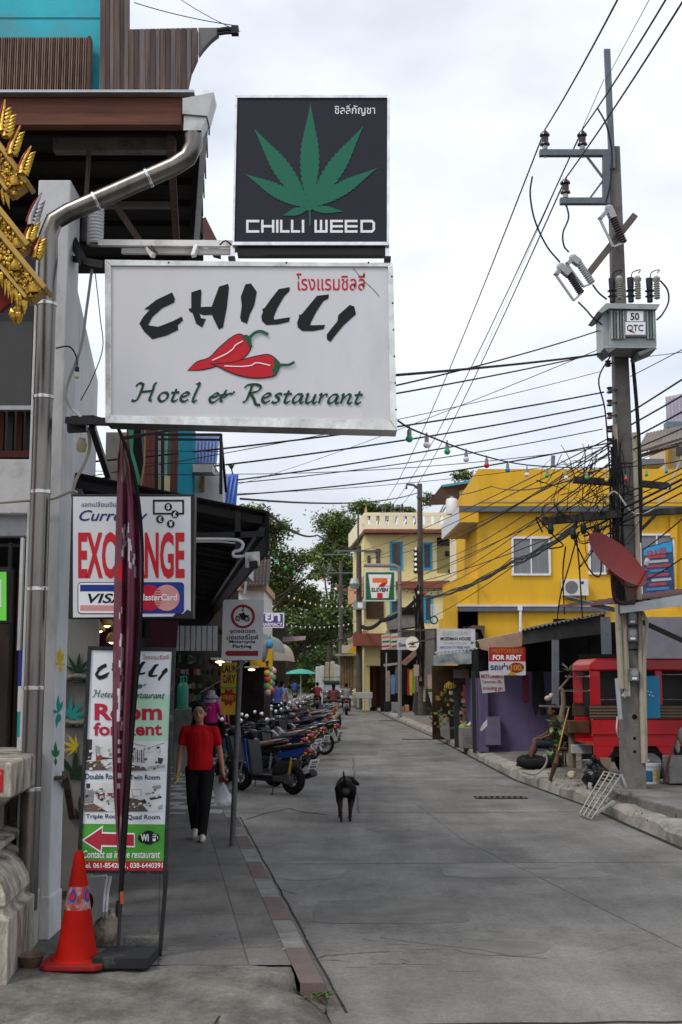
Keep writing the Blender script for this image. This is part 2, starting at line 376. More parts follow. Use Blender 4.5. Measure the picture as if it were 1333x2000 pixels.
m_tile=M('tile_paving',(.3,.3,.3),.8,var=.15,scale=2,dirt=((.1,.1,.1),.25,2))
t=m_tile.node_tree;ck=N(t,'ShaderNodeTexChecker');ck.inputs['Scale'].default_value=2.2;ck.inputs['Color1'].default_value=(.36,.36,.36,1);ck.inputs['Color2'].default_value=(1,1,1,1)
tcc=N(t,'ShaderNodeTexCoord');mpp_=N(t,'ShaderNodeMapping');mpp_.inputs['Rotation'].default_value=(0,0,.2);t.links.new(tcc.outputs['Object'],mpp_.inputs['Vector']);t.links.new(mpp_.outputs[0],ck.inputs['Vector'])
bsd=t.nodes['Principled BSDF'];src=bsd.inputs['Base Color'].links[0].from_socket;mxx=N(t,'ShaderNodeMix',data_type='RGBA',blend_type='MULTIPLY');mxx.inputs['Factor'].default_value=1
t.links.new(src,mxx.inputs['A']);t.links.new(ck.outputs['Color'],mxx.inputs['B']);t.links.new(mxx.outputs['Result'],bsd.inputs['Base Color'])
struct(strip(lambda y:LX(y)-1.9,lambda y:LX(y)-.17,[17,17.8,19.2,21,24,26,28,30,32,34,37,40,45],.004,.004).build('tile_paving',m_tile))
# left kerb, red and white paint worn thin
kw=M('kerb_white',(.19,.186,.178),.85,var=.2,dirt=((.1,.098,.092),.5,3.5),bump=.3)
kr=M('kerb_red',(.135,.092,.086),.85,var=.25,dirt=((.11,.105,.1),.75,3.5),bump=.3)
kg=M('kerb_bare',(.13,.128,.122),.9,var=.25,dirt=((.06,.06,.055),.4,3),bump=.35)
kb=MB();y=7.75;i=0
while y<70:
    ln=.98;mm=(1,0)[i%2]if y<17 else 2
    a,b=y+.012,y+ln-.012
    for(xa,za),(xb,zb)in(((-.16,.004),(-.015,.004)),((-.015,.004),(0,-.012)),((0,-.012),(.012,ZR-.02))):
        kb.poly([(LX(a)+xa,a,za),(LX(a)+xb,a,zb),(LX(b)+xb,b,zb),(LX(b)+xa,b,za)],mm)
    kb.poly([(LX(a)-.16,a,.004),(LX(a)-.16,a,-.14),(LX(a)+.012,a,-.14),(LX(a),a,-.012),(LX(a)-.015,a,.004)],mm)
    y+=ln;i+=1
struct(kb.build('kerb',[kw,kr,kg]))
# concrete forecourt in front of the shrine: a broken ramp
fm=M('forecourt_concrete',(.148,.142,.128),.9,var=.35,scale=3.2,dirt=((.06,.058,.052),.5,2.6),bump=.9,bscale=16)
road_extra(fm,1.5,.75,1.25)
fb=MB();nx,ny=60,34;vs=[]
for j in range(ny+1):
    yy=1.5+(8.27-1.5)*(j/ny)
    for k in range(nx+1):
        s=k/nx;xr=LX(yy)-(.02 if yy<7.75 else .165);edge=.10*math.sin(yy*9)+.06*math.sin(yy*23)
        x=-8+(xr+(edge*.6 if yy<7.6 else 0)+8)*s
        z=-.003-.08*min(1,max(0,(8.2-yy)/1.3))+.012*math.sin(x*5+yy*3)+.006*math.sin(x*17-yy*13)
        if yy<8:z-=.06*max(0,(s-.97)/.03)
        vs.append((x,yy,min(z,-.002)))
fb.add(vs,[[j*(nx+1)+k,j*(nx+1)+k+1,(j+1)*(nx+1)+k+1,(j+1)*(nx+1)+k]for j in range(ny)for k in range(nx)])
struct(fb.build('forecourt',fm,smooth=60))
jm=MB()
for pts in(((610,1905),(560,1912),(500,1935),(440,1975),(420,1999)),((470,1893),(400,1899),(330,1905),(300,1912)),((330,1905),(300,1950),(220,1975)),((560,1912),(590,1950),(640,1985))):
    crack([G(u,v,-.06)for u,v in pts],.012,0,.03,-.062)
struct(jm.build('forecourt_cracks',[m_joint,m_pale]))
# right pavement with its sloped, broken concrete edge
ysr=[y for y in YS if y>=3]
mb=MB()
prof=[(.34,-.06),(.36,.03),(.37,.035),(.9,.05),(12,.07)]
def profz(y,k):
    x,z=prof[k]
    z+=(.04 if y<27 else 0)
    return RX(y)+max(0,x),y,z
ysf=[3+.35*i for i in range(90)]+[y for y in YS if y>34.5]
for a,b in zip(ysf,ysf[1:]):
    for k in range(len(prof)-1):
        mb.poly([profz(a,k),profz(a,k+1),profz(b,k+1),profz(b,k)])
struct(mb.build('side_pavement',M('rough_concrete',(.16,.152,.14),.92,var=.35,scale=2.6,dirt=((.06,.057,.05),.42,1.9),bump=.6,bscale=18),smooth=50))
kp=[(-.07,ZR+.004),(.0,ZR+.005),(.015,-.03),(.05,.012),(.2,.03),(.36,.034),(.38,-.05)]
def kpz(y,k):
    x,z=kp[k];f=1.5 if y<27 else 1
    if 1<k<6:z+=(.035+.02*math.sin(y*3.1+k)+.012*math.sin(y*7.3))if y<27 else 0;x=x*f+(.03*math.sin(y*2.3+k)if y<27 else 0)
    elif k==6:x*=f
    return RX(y)+x,y,z
mb=MB();ysk=[3+.3*i for i in range(140)]+[y for y in YS if y>45]
for a,b in zip(ysk,ysk[1:]):
    for k in range(len(kp)-1):mb.poly([kpz(a,k),kpz(a,k+1),kpz(b,k+1),kpz(b,k)],0 if k else 1)
struct(mb.build('side_kerb',[M('pale_kerb',(.27,.255,.23),.92,var=.3,scale=3,dirt=((.1,.095,.085),.42,2.4),bump=.7,bscale=18),m_joint],smooth=50))
m_plat=M('platform_concrete',(.17,.168,.16),.88,var=.2,scale=2,dirt=((.07,.068,.064),.4,1.8),bump=.35,bscale=30)
pts=[(3.98,18.25),(4.12,17),(4.3,15.8),(4.9,11.6),(13,10),(13,20.4),(4.08,20.4)]
struct(MB().prism([(x,y,.19)for x,y in pts],(0,0,-.36)).build('apron',m_plat,bevel=.02))
# drain gratings set flush in the road
def grate(name,label,px,n,L_,w_):
    t=thing(name,label,'drain',G(*px,ZR));mb=MB();g=MB();c=G(*px,ZR)
    mb.bx(c.x-L_/2,c.x+L_/2,c.y-w_/2,c.y+w_/2,ZR+.001,ZR+.006,0)
    for i in range(n):
        x=c.x-L_/2+L_*(i+.5)/n
        g.bar((x-.02,c.y-w_*.44,ZR+.011),(x+.02,c.y+w_*.44,ZR+.011),L_/n*.5,.01,0)
    mb.build('pit',dark_void,t);g.build('bars',M('worn_iron',(.075,.075,.075),.7,.3,var=.3),t)
grate('drain_grate','steel drain grating in the road beside the broken sloping kerb',(978,1558),9,.85,.42)
grate('drain_grate','ridged drain cover across the road by the vegetable stall',(815,1444),12,.95,.5)
grate('drain_grate','farther drain cover crossing the lane before the old grey pole',(765,1408),12,1.1,.6)
# litter: dry leaves and gravel crumbs
lm=MB()
for i in range(220):
    if i<140:x,yy=rnd.uniform(-2.2,.1),rnd.uniform(6.6,9.5)
    else:yy=rnd.uniform(8,20);x=LX(yy)+abs(rnd.gauss(.05,.06))
    z=.002 if yy>8.3 and x<LX(yy)-.1 else(ZR+.006 if x>LX(yy)else-.075)
    s_=rnd.uniform(.004,.014);lm.ell((x,yy,z+s_*.3),(s_,s_*rnd.uniform(.5,1),s_*.4),rnd.choice([0,0,1]),5,3)
g=lm.build('gravel_litter',[concrete,M('dry_leaf',(.2,.15,.05),.9)]);g['kind']='stuff'
# ================================================================== the hotel on the corner
def wx(y):return-2.07+DX*(y-9)         # its street-side wall line
teal=M('turquoise_paint',(.045,.42,.52),.7,var=.18,scale=1.2,dirt=((.16,.2,.2),.22,1.6),bump=.1)
hot=thing('hotel_building','white corner building with steel downpipe, brown eave and turquoise upper storey','building',(-2.2,9.2,0))
b=MB();zt=5.62
c0=-2.32;c1=-2.07
b.bx(c0,c1,9.0,9.36,0,zt)
b.bx(c0-.012,c1+.012,8.985,9.36,.0,.3);b.build('column',white_paint,hot,bevel=.012)
# street-side wall of the upper storey, white plaster
b=MB();ya,yb=9.36,14.2
b.prism([(wx(ya)-.06,ya,2.75),(wx(yb)-.06,yb,2.75),(wx(yb)-.06,yb,5.3),(wx(ya)-.06,ya,5.3)],(-.15,0,0))
b.build('wall',white_paint,hot)
b=MB();b.bx(c0-4,c0-.5,12,12.1,.0,5.6);b.bx(c0-4,c0-.02,9.9,10,3.4,5.5);b.build('back_wall',M('dim_plaster',(.09,.09,.092),.8),hot)
# balcony band, blind, beams to the left of the pipe
b=MB();b.pbox(-60,897,62,1003,9.2,.12);b.pbox(-60,1003,62,1048,9.32,.1,1);b.build('balcony_band',[old_white,galv],hot,bevel=.008)
b=MB();b.pbox(-60,628,62,792,9.5,.03);b.pbox(-60,792,64,800,9.49,.05,1)
b.build('roller_blind',[M('grey_blind',(.075,.075,.077),.7),galv],hot)
b=MB()
for i in range(7):b.pbox(-40+i*18,803,-29+i*18,893,9.7,.05,i%2)
b.pbox(-60,880,66,893,9.6,.05,0);b.build('balcony_rail',[M('dark_red_wood',(.06,.015,.012),.6),black_metal],hot)
# ground-floor opening: room box, post with coloured stripes
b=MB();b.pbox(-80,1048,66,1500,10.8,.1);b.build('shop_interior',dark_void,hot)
b=MB();b.pbox(-80,1062,66,1068,10.2,.05,0);b.pbox(14,1060,20,1240,10.0,.04);b.pbox(36,1060,41,1240,10.0,.04);b.build('window_frame',black_metal,hot)
b=MB()
for i,(y0,y1,m)in enumerate(((1050,1270,0),(1270,1340,1),(1340,1390,0),(1390,1440,2),(1440,1495,0))):b.pbox(37-i,y0,43-i,y1,9.15,.05,m)
b.build('door_post',[white_paint,blue_print,M('teal_trim',(.02,.25,.24),.6)],hot)
# flat eave: brown fascia, thin metal sheet, dark soffit with rafters, pale edge running back along the street
zf0,zf1=P(180,244,8.9).z,P(180,190,8.9).z
x1=P(355,217,8.9).x
b=MB();b.bx(-7,x1,8.9,9.0,zf0,zf1);b.build('fascia',wood_brown,hot,bevel=.006)
xe=P(380,186,8.85).x
b=MB();b.bx(-7,xe,8.82,9.6,zf1+.002,zf1+.022);b.build('flashing',galv,hot)
eA=P(410,200,8.9);eB=P(389,474,11.7)
b=MB();ztop=zf1-.02
b.add([(-7,9.0,ztop-.02),(eA.x-.1,9.0,ztop-.02),(eB.x-.08,12.6,ztop-.06),(-7,12.6,ztop-.06)],[[0,1,2,3],[3,2,1,0]][:1])
b.prism([(-7,9.0,ztop),(eA.x-.08,9.0,ztop),(eB.x-.1,13,ztop),(-7,13,ztop)],(0,0,.05))
b.build('soffit',M('soffit_sheet',(.04,.038,.037),.85,var=.25,scale=3,stretch=(1,6,1)),hot)
b=MB()
for k in range(7):
    y=9.3+k*.5;xr=eA.x+(eB.x-eA.x)*(y-8.9)/2.8
    b.bx(-5,xr-.1,y,y+.05,ztop-.1,ztop-.03)
b.build('rafters',M('dark_timber',(.03,.022,.02),.8),hot)
b=MB();n=7
for k in range(n):
    p=eA.lerp(eB,k/n);q=eA.lerp(eB,(k+.97)/n)
    b.prism([(p.x,p.y,p.z-.06),(q.x,q.y,q.z-.06),(q.x,q.y,q.z+.1),(p.x,p.y,p.z+.1)],(-.05,0,0),0)
    b.bar((q.x+.012,q.y,q.z-.07),(q.x+.006,q.y,q.z+.1),.012,.012,1)
b.build('gutter',[M('pale_gutter',(.8,.82,.84),.6),black_metal],hot)
b=MB();b.pbox(104,266,342,293,9.4,.1);b.pbox(160,393,335,404,10.6,.06);b.pbox(-60,268,95,292,10.2,.1);b.build('beam',M('pale_beam',(.2,.19,.18),.7,dirt=((.06,.05,.045),.4,6)),hot)
b=MB();b.bar(P(222,395,10),P(280,480,10),.05);b.bar(P(333,270,9.3),P(345,470,10.8),.06);b.bar(P(175,290,9.42),P(163,470,9.42),.03);b.build('bracing',grey_wood,hot)
# white insulating pipe coil behind the sign arm
b=MB();b.lathe([(.06+.008*(i%2),i*.014)for i in range(22)],P(186,478,9.3),14);b.build('vent_hose',old_white,hot,smooth=30)
# downpipe of stainless sheet
dp=MB();Yp=8.78
path=[P(378,262,Yp),P(378,285,Yp),P(366,308,Yp),P(340,325,Yp),P(240,369,Yp),P(135,415,Yp),P(106,432,Yp),P(95,460,Yp),P(94,520,Yp)]
xb=path[-1].x;path+=[(xb,Yp,z)for z in(4.2,3.4,2.6,1.8,1.0,.25)]
dp.tube(path,.071,20)
dpo=dp.build('downpipe',M('brushed_steel',(.19,.178,.165),.3,1,var=.45,scale=3,stretch=(2.5,2.5,.35),dirt=((.1,.085,.07),.35,3)),hot,smooth=35)
b=MB()
for z in(4.55,3.85,3.15,2.45,1.75,1.05):b.lathe([(.0725,0),(.076,.004),(.076,.026),(.0725,.03)],(xb,Yp,z),20)
for a,c in((path[4],path[5]),(path[4],path[3])):b.lathe([(.0725,-.012),(.076,-.008),(.076,.008),(.0725,.012)],(a+c)/2,20,0,(c-a).normalized())
b.build('pipe_collar',steel,dpo,smooth=30)
b=MB();h=[P(357,192,Yp-.08),P(418,180,Yp-.08),P(405,226,Yp-.08),P(357,222,Yp-.08)]
b.prism(h[::-1],(0,.22,0));fn=[P(360,224,Yp-.06),P(404,227,Yp-.06)]
b.add([fn[0],fn[1],fn[1]+Vector((0,.16,0)),fn[0]+Vector((0,.16,0))]+[path[0]+Vector((.066*a,.066*c,0))for a,c in((-1,-1),(1,-1),(1,1),(-1,1))],[[0,1,5,4],[1,2,6,5],[2,3,7,6],[3,0,4,7]])
b.build('rain_hopper',M('hopper_sheet',(.4,.4,.39),.4,.8,dirt=((.15,.14,.13),.3,5)),dpo)
# upper storey: turquoise wall, timber cladding with a scooped end, slatted screen
b=MB();b.pbox(-80,-60,197,186,9.75,.15);b.build('upper_wall',teal,hot)
b=MB();b.prect(-80,34,197,36,9.745);b.build('wall_groove',M('groove',(.02,.12,.15),.8),hot)
b=MB()
for i in range(46):
    u=-30+i*4.45;b.pbox(u,72,u+2.4,184,9.62,.05,i%3==0)
b.pbox(-60,74,174,78,9.675,.03,1);b.pbox(-60,130,174,134,9.675,.03,1);b.pbox(170,70,176,184,9.6,.09,1)
b.build('slatted_screen',[M('slat_wood',(.2,.13,.1),.7,var=.4,scale=6,stretch=(6,6,.6)),M('slat_wood_dark',(.09,.05,.04),.7,var=.4)],hot)
def top(u):return-60 if u<250 else 57-(u-250)*.022
def bot(u):
    if u<=364:return 188
    for(a,c),(d,e)in zip(((364,178),(369,150),(380,120),(392,100),(410,79),(426,66)),((369,150),(380,120),(392,100),(410,79),(426,66),(445,58))):
        if u<=d:return c+(e-c)*(u-a)/(d-a)
    return 58
b=MB();u=196;k=0
while u<386:
    w=7+5*rnd.random();e=min(u+w,388);dY=.012*rnd.random()
    b.pprism([(u,top(u+.1)),(e-.7,top(u+.2)),(e-.7,bot(e)),(u,bot(u))],9.55+dY,.08,k%3);u=e;k+=1
cl=b.build('timber_cladding',[grey_wood,M('grey_wood_b',(.085,.06,.055),.75,var=.4,scale=5,stretch=(9,9,.35),bump=.3),M('grey_wood_c',(.155,.125,.12),.75,var=.4,scale=5,stretch=(9,9,.35),bump=.3)],hot)
b=MB();us=[388,396,404,412,420,427]
b.pprism([(x,54)for x in us]+[(x,bot(x))for x in us[::-1]],9.57,.07);b.build('grey_end_board',M('grey_board',(.16,.16,.165),.7),hot)
b=MB();b.tube([P(424,60,9.5),P(448,57,9.5),P(466,62,9.5)],.022,8,0,4);b.tube([P(424,67,9.5),P(446,64,9.5),P(464,65,9.5)],.014,8,0,4);b.pbox(452,49,466,64,9.48,.06);b.build('cable_clamp',black_metal,hot)
b=MB();b.pprism([(383,430),(402,424),(425,470),(425,482),(410,478)],12.5,.4);b.build('lean_to_roof',M('maroon_sheet',(.12,.055,.05),.7),hot)
# shop front behind the standing sign, with leaf stickers and a welcome wreath
b=MB();b.pbox(118,1205,186,1740,10.1,.06);b.build('door_panel',M('cream_panel',(.19,.185,.17),.7,dirt=((.08,.075,.07),.25,3)),hot)
def leaflet(c,tip,w,n=9,jag=.12):
    c,tip=Vector((c[0],c[1])),Vector((tip[0],tip[1]));d=tip-c;Lh=d.length;d.normalize();nn=Vector((-d.y,d.x));A,B=[],[]
    for i in range(n+1):
        s=i/n;hw=w/2*math.sin(math.pi*min(1,s**.85))**1.15 if 0<s<1 else 0;hw*=(1 if s<.6 else 1-.25*(s-.6)/.4)
        p=c+d*Lh*s;A.append(p+nn*hw)
        B.append(p-nn*hw)
        if 0<s<.93:A.append(p+nn*hw*(1-jag*1.6)+d*Lh*.012);B.append(p-nn*hw*(1-jag*1.6)+d*Lh*.012)
    return[(q.x,q.y)for q in A+B[::-1]]
def leaf_art(mb,c,s,Y,m,tips=None,rot=0,n=7):
    tips=tips or[(0,-1,.22),(-.55,-.8,.2),(.55,-.8,.2),(-.72,-.35,.15),(.72,-.35,.15),(-.35,.08,.07),(.38,.05,.07)]
    for k,(x,y,w)in enumerate(tips):
        X,Yy=x*math.cos(rot)-y*math.sin(rot),x*math.sin(rot)+y*math.cos(rot)
        mb.ppoly(leaflet(c,(c[0]+X*s,c[1]+Yy*s),w*s,n),Y-.0006*k,m)
stm=[M('yellow_sticker',(.5,.38,.03),.6),M('teal_sticker',(.02,.25,.24),.6),M('dark_sticker',(.012,.035,.015),.6),M('green_sticker',(.03,.16,.05),.6)]
T3=[(0,-1,.25),(-.2,-.8,.2),(.2,-.7,.2),(-.3,-.1,.2),(.3,0,.2),(0,.5,.2)]
for c_,s_,y_,m_,r_,t_ in(((152,1315),42,10.085,2,.1,None),((136,1400),44,10.085,1,.7,None),((150,1460),34,10.085,0,-1.2,None),((146,1520),60,10.085,2,.05,None),((160,1600),50,10.085,2,.5,None),((118,1298),36,8.975,0,0,T3),((114,1392),40,8.975,1,0,[(0,-.9,.2),(.25,-.6,.2),(-.3,-.1,.2),(.1,.5,.25),(-.1,.8,.2)]),((109,1480),34,8.975,3,0,[(0,-1,.25),(-.25,-.5,.2),(.25,-.5,.2),(0,.5,.2)])):
    b=MB();leaf_art(b,c_,s_,y_,0,t_,r_);b.build('leaf_sticker',stm[m_],hot)
b=MB();b.torus(P(150,1368,10.06),.19,.028,(0,1,0),28,8);b.build('wreath_ring',M('wicker',(.16,.15,.13),.9,var=.3,scale=30),hot,smooth=60)
b=MB();b.text('WELCOME',134,1322,170,1335,10.02,0,.01);b.text('COME IN',128,1412,160,1422,10.02,0,.01);b.build('wreath_lettering',black_print,hot)
# dim bar front under the canopy with lit pendants
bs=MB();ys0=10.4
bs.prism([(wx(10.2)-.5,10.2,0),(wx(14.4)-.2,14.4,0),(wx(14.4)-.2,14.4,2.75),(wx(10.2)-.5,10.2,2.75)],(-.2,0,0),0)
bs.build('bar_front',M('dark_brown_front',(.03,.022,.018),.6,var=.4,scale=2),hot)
b=MB();b.bar((wx(10.4)-.42,10.45,0),(wx(10.4)-.42,10.45,2.75),.1,.1);b.bar((wx(12.2)-.3,12.2,0),(wx(12.2)-.3,12.2,2.75),.1,.1);b.bar((wx(14)-.2,14,0),(wx(14)-.2,14,2.75),.1,.1);b.build('bar_post',M('brown_post',(.07,.05,.035),.7),hot)
b=MB();b.pprism([(292,1212),(348,1212),(340,1330),(300,1345)],11.4,.03);b.pprism([(180,1212),(240,1212),(236,1330),(190,1345)],11.9,.03);b.build('drape',M('maroon_drape',(.045,.014,.022),.8,var=.4,scale=10,stretch=(6,1,.3)),hot)
for u,v in((195,1226),(219,1248),(210,1216)):
    t=thing('pendant_lamp',{195:'lit amber pendant lamp in the dim bar under the exchange sign',219:'lowest lit pendant lamp in the dim bar behind the furled flag',210:'lit pendant lamp half hidden by the lower edge of the exchange sign'}[u],'lamp',P(u,v,11.0),group='pendant lamps in the bar')
    c=P(u,v,11.0);b=MB();b.lathe([(.0,.06),(.03,.05),(.055,0),(.05,-.03)],c,14);b.build('lamp_shade',M('amber_shade',(.3,.16,.05),.4),t,smooth=40)
    b=MB();b.ell(c+Vector((0,0,-.01)),(.035,.035,.035));b.build('bulb',M('lit_bulb',(1,.75,.4),.5,emit=4),t,smooth=60)
    b=MB();b.tube([c+Vector((0,0,.05)),c+Vector((0,0,.5))],.005,5);b.build('cord',black_metal,t)
# ------------------------------------------------------------------ shrine (its roof corner and plinth come in from the left)
gold=M('gold_leaf',(.46,.28,.045),.36,.75,var=.35,scale=14,dirt=((.1,.05,.01),.3,12),bump=.4,bscale=30)
gold_flat=M('gold_paint',(.36,.22,.05),.45,.4,var=.2)
redroof=M('shrine_red',(.16,.008,.008),.6,var=.25)
plaster=M('stained_plaster',(.44,.4,.34),.85,var=.15,scale=2.5,dirt=((.04,.036,.032),.66,4.2),bump=.45,stretch=(1.7,1.7,.55))
shr=thing('shrine','ornate shrine with stained white plinth and gilded stepped roof edge','shrine',(-2.5,8.6,0))
fx,fy=-2.06,7.83
rings=[(.02,-.02),(.02,.36),(-.03,.385),(-.03,.42),(-.01,.44),(-.02,.5),(-.06,.58),(-.13,.64),(-.2,.67),(-.22,.72),(-.12,.735),(-.12,.77),(-.25,.79),(-.25,.93),(-.2,.98),(-.13,1.03),(-.06,1.06),(-.03,1.08),(.0,1.1),(.0,1.3),(-.02,1.315)]
b=MB()
def ring(e,z): # front corner sits at (fx, fy); side recedes along the street
    L_=1.62;return[(fx-2.6,fy-e,z),(fx+e,fy-e,z),(fx+e+DX*L_*.55,fy+L_+e,z),(fx-2.6,fy+L_+e,z)]
vs=[]
for e,z in rings:vs+=ring(e,z)
k=len(rings)
b.add(vs,[[i*4+j,i*4+(j+1)%4,(i+1)*4+(j+1)%4,(i+1)*4+j]for i in range(k-1)for j in range(4)]+[[(k-1)*4+j for j in range(4)]])
b.build('plinth',plaster,shr,bevel=.006)
b=MB();rp=M('worn_red_paint',(.42,.015,.018),.7,var=.15,dirt=((.45,.42,.38),.3,7))
b.poly([(fx-2.4,fy-.003,1.13),(fx-.05,fy-.003,1.13),(fx-.05,fy-.003,1.27),(fx-2.4,fy-.003,1.27)]);b.poly([(fx-2.4,fy-.023,.03),(fx-.08,fy-.023,.03),(fx-.08,fy-.023,.33),(fx-2.4,fy-.023,.33)])
b.build('red_panels',rp,shr)
b=MB()
for i in range(8):
    u=30+i*7;b.pbox(u,1560,u+4,1705,9.3,.02,i%2)
b.build('slat_grille',[M('slat_grey',(.09,.09,.092),.6),black_metal],shr)
b=MB();b.bx(fx-2.3,fx-2.05,8.1,8.35,1.3,4.7);b.bx(fx-.95,fx-.7,8.1,8.35,1.3,4.3);b.build('pillar',redroof,shr)
tiers=[((-160,66),(52,356),26),((-160,210),(54,478),30),((-100,336),(87,562),30)]
for i,(p0,p1,hh)in enumerate(tiers):
    Yt=7.5-.12*i;A=Vector((p0[0],p0[1]));B=Vector((p1[0],p1[1]));d=(B-A).normalized();nn=Vector((-d.y,d.x)) # nn points down-left in the photo plane
    if nn.y<0:nn=-nn
    q=lambda s,o:(A.x+(B.x-A.x)*s+nn.x*o,A.y+(B.y-A.y)*s+nn.y*o)
    b=MB();b.pprism([q(0,4),q(1,4),q(1,36),q(0,36)],Yt,.12);bb=b.build('bargeboard',gold_flat,shr)
    b=MB();b.pprism([q(0,-6),q(1.0,-6),q(1.0,4),q(0,4)],Yt-.035,.19);b.pprism([q(0,36),q(.97,36),q(.97,43),q(0,43)],Yt-.04,.18);b.build('moulding',M('gilt_moulding',(.4,.26,.07),.5,.5,var=.2),bb,bevel=.004)
    b=MB()
    for s in[j/60 for j in range(26,61)]:
        for _ in range(5):
            o=rnd.uniform(8,33);c=P(*q(s+rnd.uniform(-.01,.01),o),Yt-.005)
            b.ell(c,[rnd.uniform(.008,.02)for _ in range(3)],0,6,5)
    for s in(.78,.97): 
        c=P(*q(s,20),Yt-.03);b.lathe([(.034,0),(.026,.03),(.0,.06)],c,8,0,(0,-.5,.85))
    b.build('carving',gold,bb,smooth=30)
    b=MB()
    for j in range(34):
        s=.42+.55*j/33;c=P(*q(s,43),Yt+rnd.uniform(-.02,.03));ln=rnd.uniform(.09,.15)
        b.lathe([(.006,0),(.02,-.02),(.017,-.05),(0,-ln)],c,6,0,(rnd.uniform(-.25,.1),rnd.uniform(-.15,.15),1))
    b.build('fringe',gold,bb,smooth=30)
    b=MB();b.pprism([q(0,60),q(.93,60),q(.93,95),q(.8,120),q(0,130)],Yt+.16,.05);b.build('soffit_panel',redroof,bb)
for(u,v,s,mt,lean)in((12,268,62,0,.1),(23,303,64,0,.28),(44,340,60,0,.3),(62,440,68,2,.3),(56,470,46,1,.3),(70,505,52,1,.2),(5,258,70,0,.05)):
    b=MB();c=P(u,v,7.42);h_=s*mpp(7.42)
    b.tube([c,c+Vector((.012*0,0,h_*.25)),c+Vector((lean*h_*.35,0,h_*.6)),c+Vector((lean*h_*.9,0,h_))],[.03,.05,.03,.004],8,0,4);[b.lathe([(.02*(1.3-s),0),(.015,.02),(0,.05)],c+Vector((.022+lean*h_*s*.8,-.01,h_*s)),8,0,(.75,-.15,.65))for s in(.0,.12,.24,.36,.48,.6)]
    b.tube([c+Vector((-.028,0,h_*.1)),c+Vector((lean*h_*.35-.02,0,h_*.6)),c+Vector((lean*h_*.9,0,h_*1.02))],[.014,.012,.004],6,1,4)
    b.build('flame_finial',[gold,M('worn_red',(.3,.03,.03),.6,dirt=((.3,.28,.25),.3,9))]if mt==0 else([M('silvered',(.3,.3,.31),.5,.3,dirt=((.08,.08,.08),.4,20)),redroof]if mt==2 else[gold,redroof]),shr,smooth=45)
b=MB()
for u,v in((33,605),(25,612),(38,614)):b.lathe([(.008,.03),(.028,.0),(.018,-.04),(0,-.07)],P(u,v,7.3),6,0,(rnd.uniform(-.3,.3),0,1))
b.build('pendant_flower',gold,shr,smooth=30)
# ------------------------------------------------------------------ things around the foot of the column
t=thing('lightbox_sign','small green lightbox sign beside the dark shop doorway','sign',P(0,1165,9.1));b=MB();b.pbox(-60,1112,18,1218,9.1,.1);b.build('case',black_metal,t,bevel=.005)
b=MB();b.prect(-58,1117,13,1212,9.097);b.build('face',M('green_lightbox',(.12,.5,.06),.4,emit=.35),t);b=MB();b.prect(-56,1132,3,1186,9.094);b.build('white_panel',white_print,t)
# ================================================================== hanging signs
YC=8.6
t=thing('hotel_sign','big white chrome-framed sign with black brush lettering and two red peppers','sign',P(490,828,YC))
b=MB();b.pbox(211,513,764,822,YC+.012,.2);b.build('case',M('sign_case',(.3,.3,.3),.5,.5),t)
b=MB();fr=[((205,508,768,519),0),((206,812,772,827),0)]
b.pprism([(205,507),(768,514),(758,521),(217,519)],YC-.012,.226);b.pprism([(205,507),(217,519),(217,811),(206,826)],YC-.012,.226);b.pprism([(206,826),(217,811),(762,821),(776,841)],YC-.012,.226);b.pprism([(768,514),(776,841),(762,821),(758,521)],YC-.012,.226)
b.build('frame',M('dull_chrome',(.62,.61,.58),.24,1,var=.3,scale=8,dirt=((.09,.06,.03),.3,4),stretch=(1,1,1)),t,bevel=.003)
b=MB();b.ppoly([(214,516),(761,518),(765,825),(213,815)],YC+.002);b.build('panel',M('sign_white',(.6,.605,.635),.45,var=.04,scale=1.2,dirt=((.5,.5,.53),.2,1.1),stretch=(1.6,1,.5)),t)
b=MB()
for i in range(6):b.lathe([(.0,-.006),(.007,-.004),(.007,.0)],P(766+i*1.6,540+i*52,YC-.012),8,0,(0,1,0))
for u in(330,560,720):b.lathe([(.0,-.006),(.007,-.004),(.007,.0)],P(u,513,YC-.012),8,0,(0,1,0))
b.build('rivets',black_metal,t)
Q=lambda z,ox,oy,s=2.515:[(ox+x/s,oy+y/s)for x,y in z]
BR=[[(80,212),(140,165),(218,128),(232,160),(228,178),(170,205),(120,250),(100,290),(150,297),(220,270),(265,247),(272,265),(245,290),(248,312),(190,340),(120,358),(80,320),(57,282),(75,250),(108,212)],
 [(312,128),(358,113),(362,125),(358,200),(412,198),(448,100),(492,86),(497,105),(487,200),(468,300),(447,310),(418,250),(415,238),(372,240),(352,232),(360,255),(384,258),(366,300),(336,282),(318,228),(303,222),(299,208),(312,206)],
 [(578,88),(605,84),(634,125),(622,190),(600,235),(586,282),(557,270),(552,250),(560,195),(555,150)],
 [(742,112),(796,102),(794,122),(770,145),(735,205),(716,252),(720,262),(797,250),(792,272),(740,285),(680,288),(660,270),(656,245),(664,225),(660,210),(672,205),(700,165)],
 [(930,145),(988,138),(985,158),(960,172),(925,225),(900,275),(896,290),(970,288),(962,308),(910,318),(858,318),(835,300),(832,275),(842,250),(840,240),(855,235),(900,180)],
 [(1090,190),(1112,197),(1121,235),(1060,290),(1015,345),(995,372),(978,358),(978,335),(995,312),(1030,270),(1034,240)]]
Yf=YC-.0015
b=MB()
for g in BR:b.ppoly(Q(g,250,520),Yf)
b.build('brush_lettering',black_print,t)
PA=[(296,208),(340,170),(400,150),(440,110),(490,65),(530,38),(560,36),(600,80),(605,92),(585,130),(540,165),(500,178),(450,178),(420,192),(360,205)]
PB=[(405,172),(440,178),(520,172),(590,152),(650,138),(690,134),(720,150),(745,180),(730,220),(715,235),(640,245),(560,235),(500,215),(450,190)]
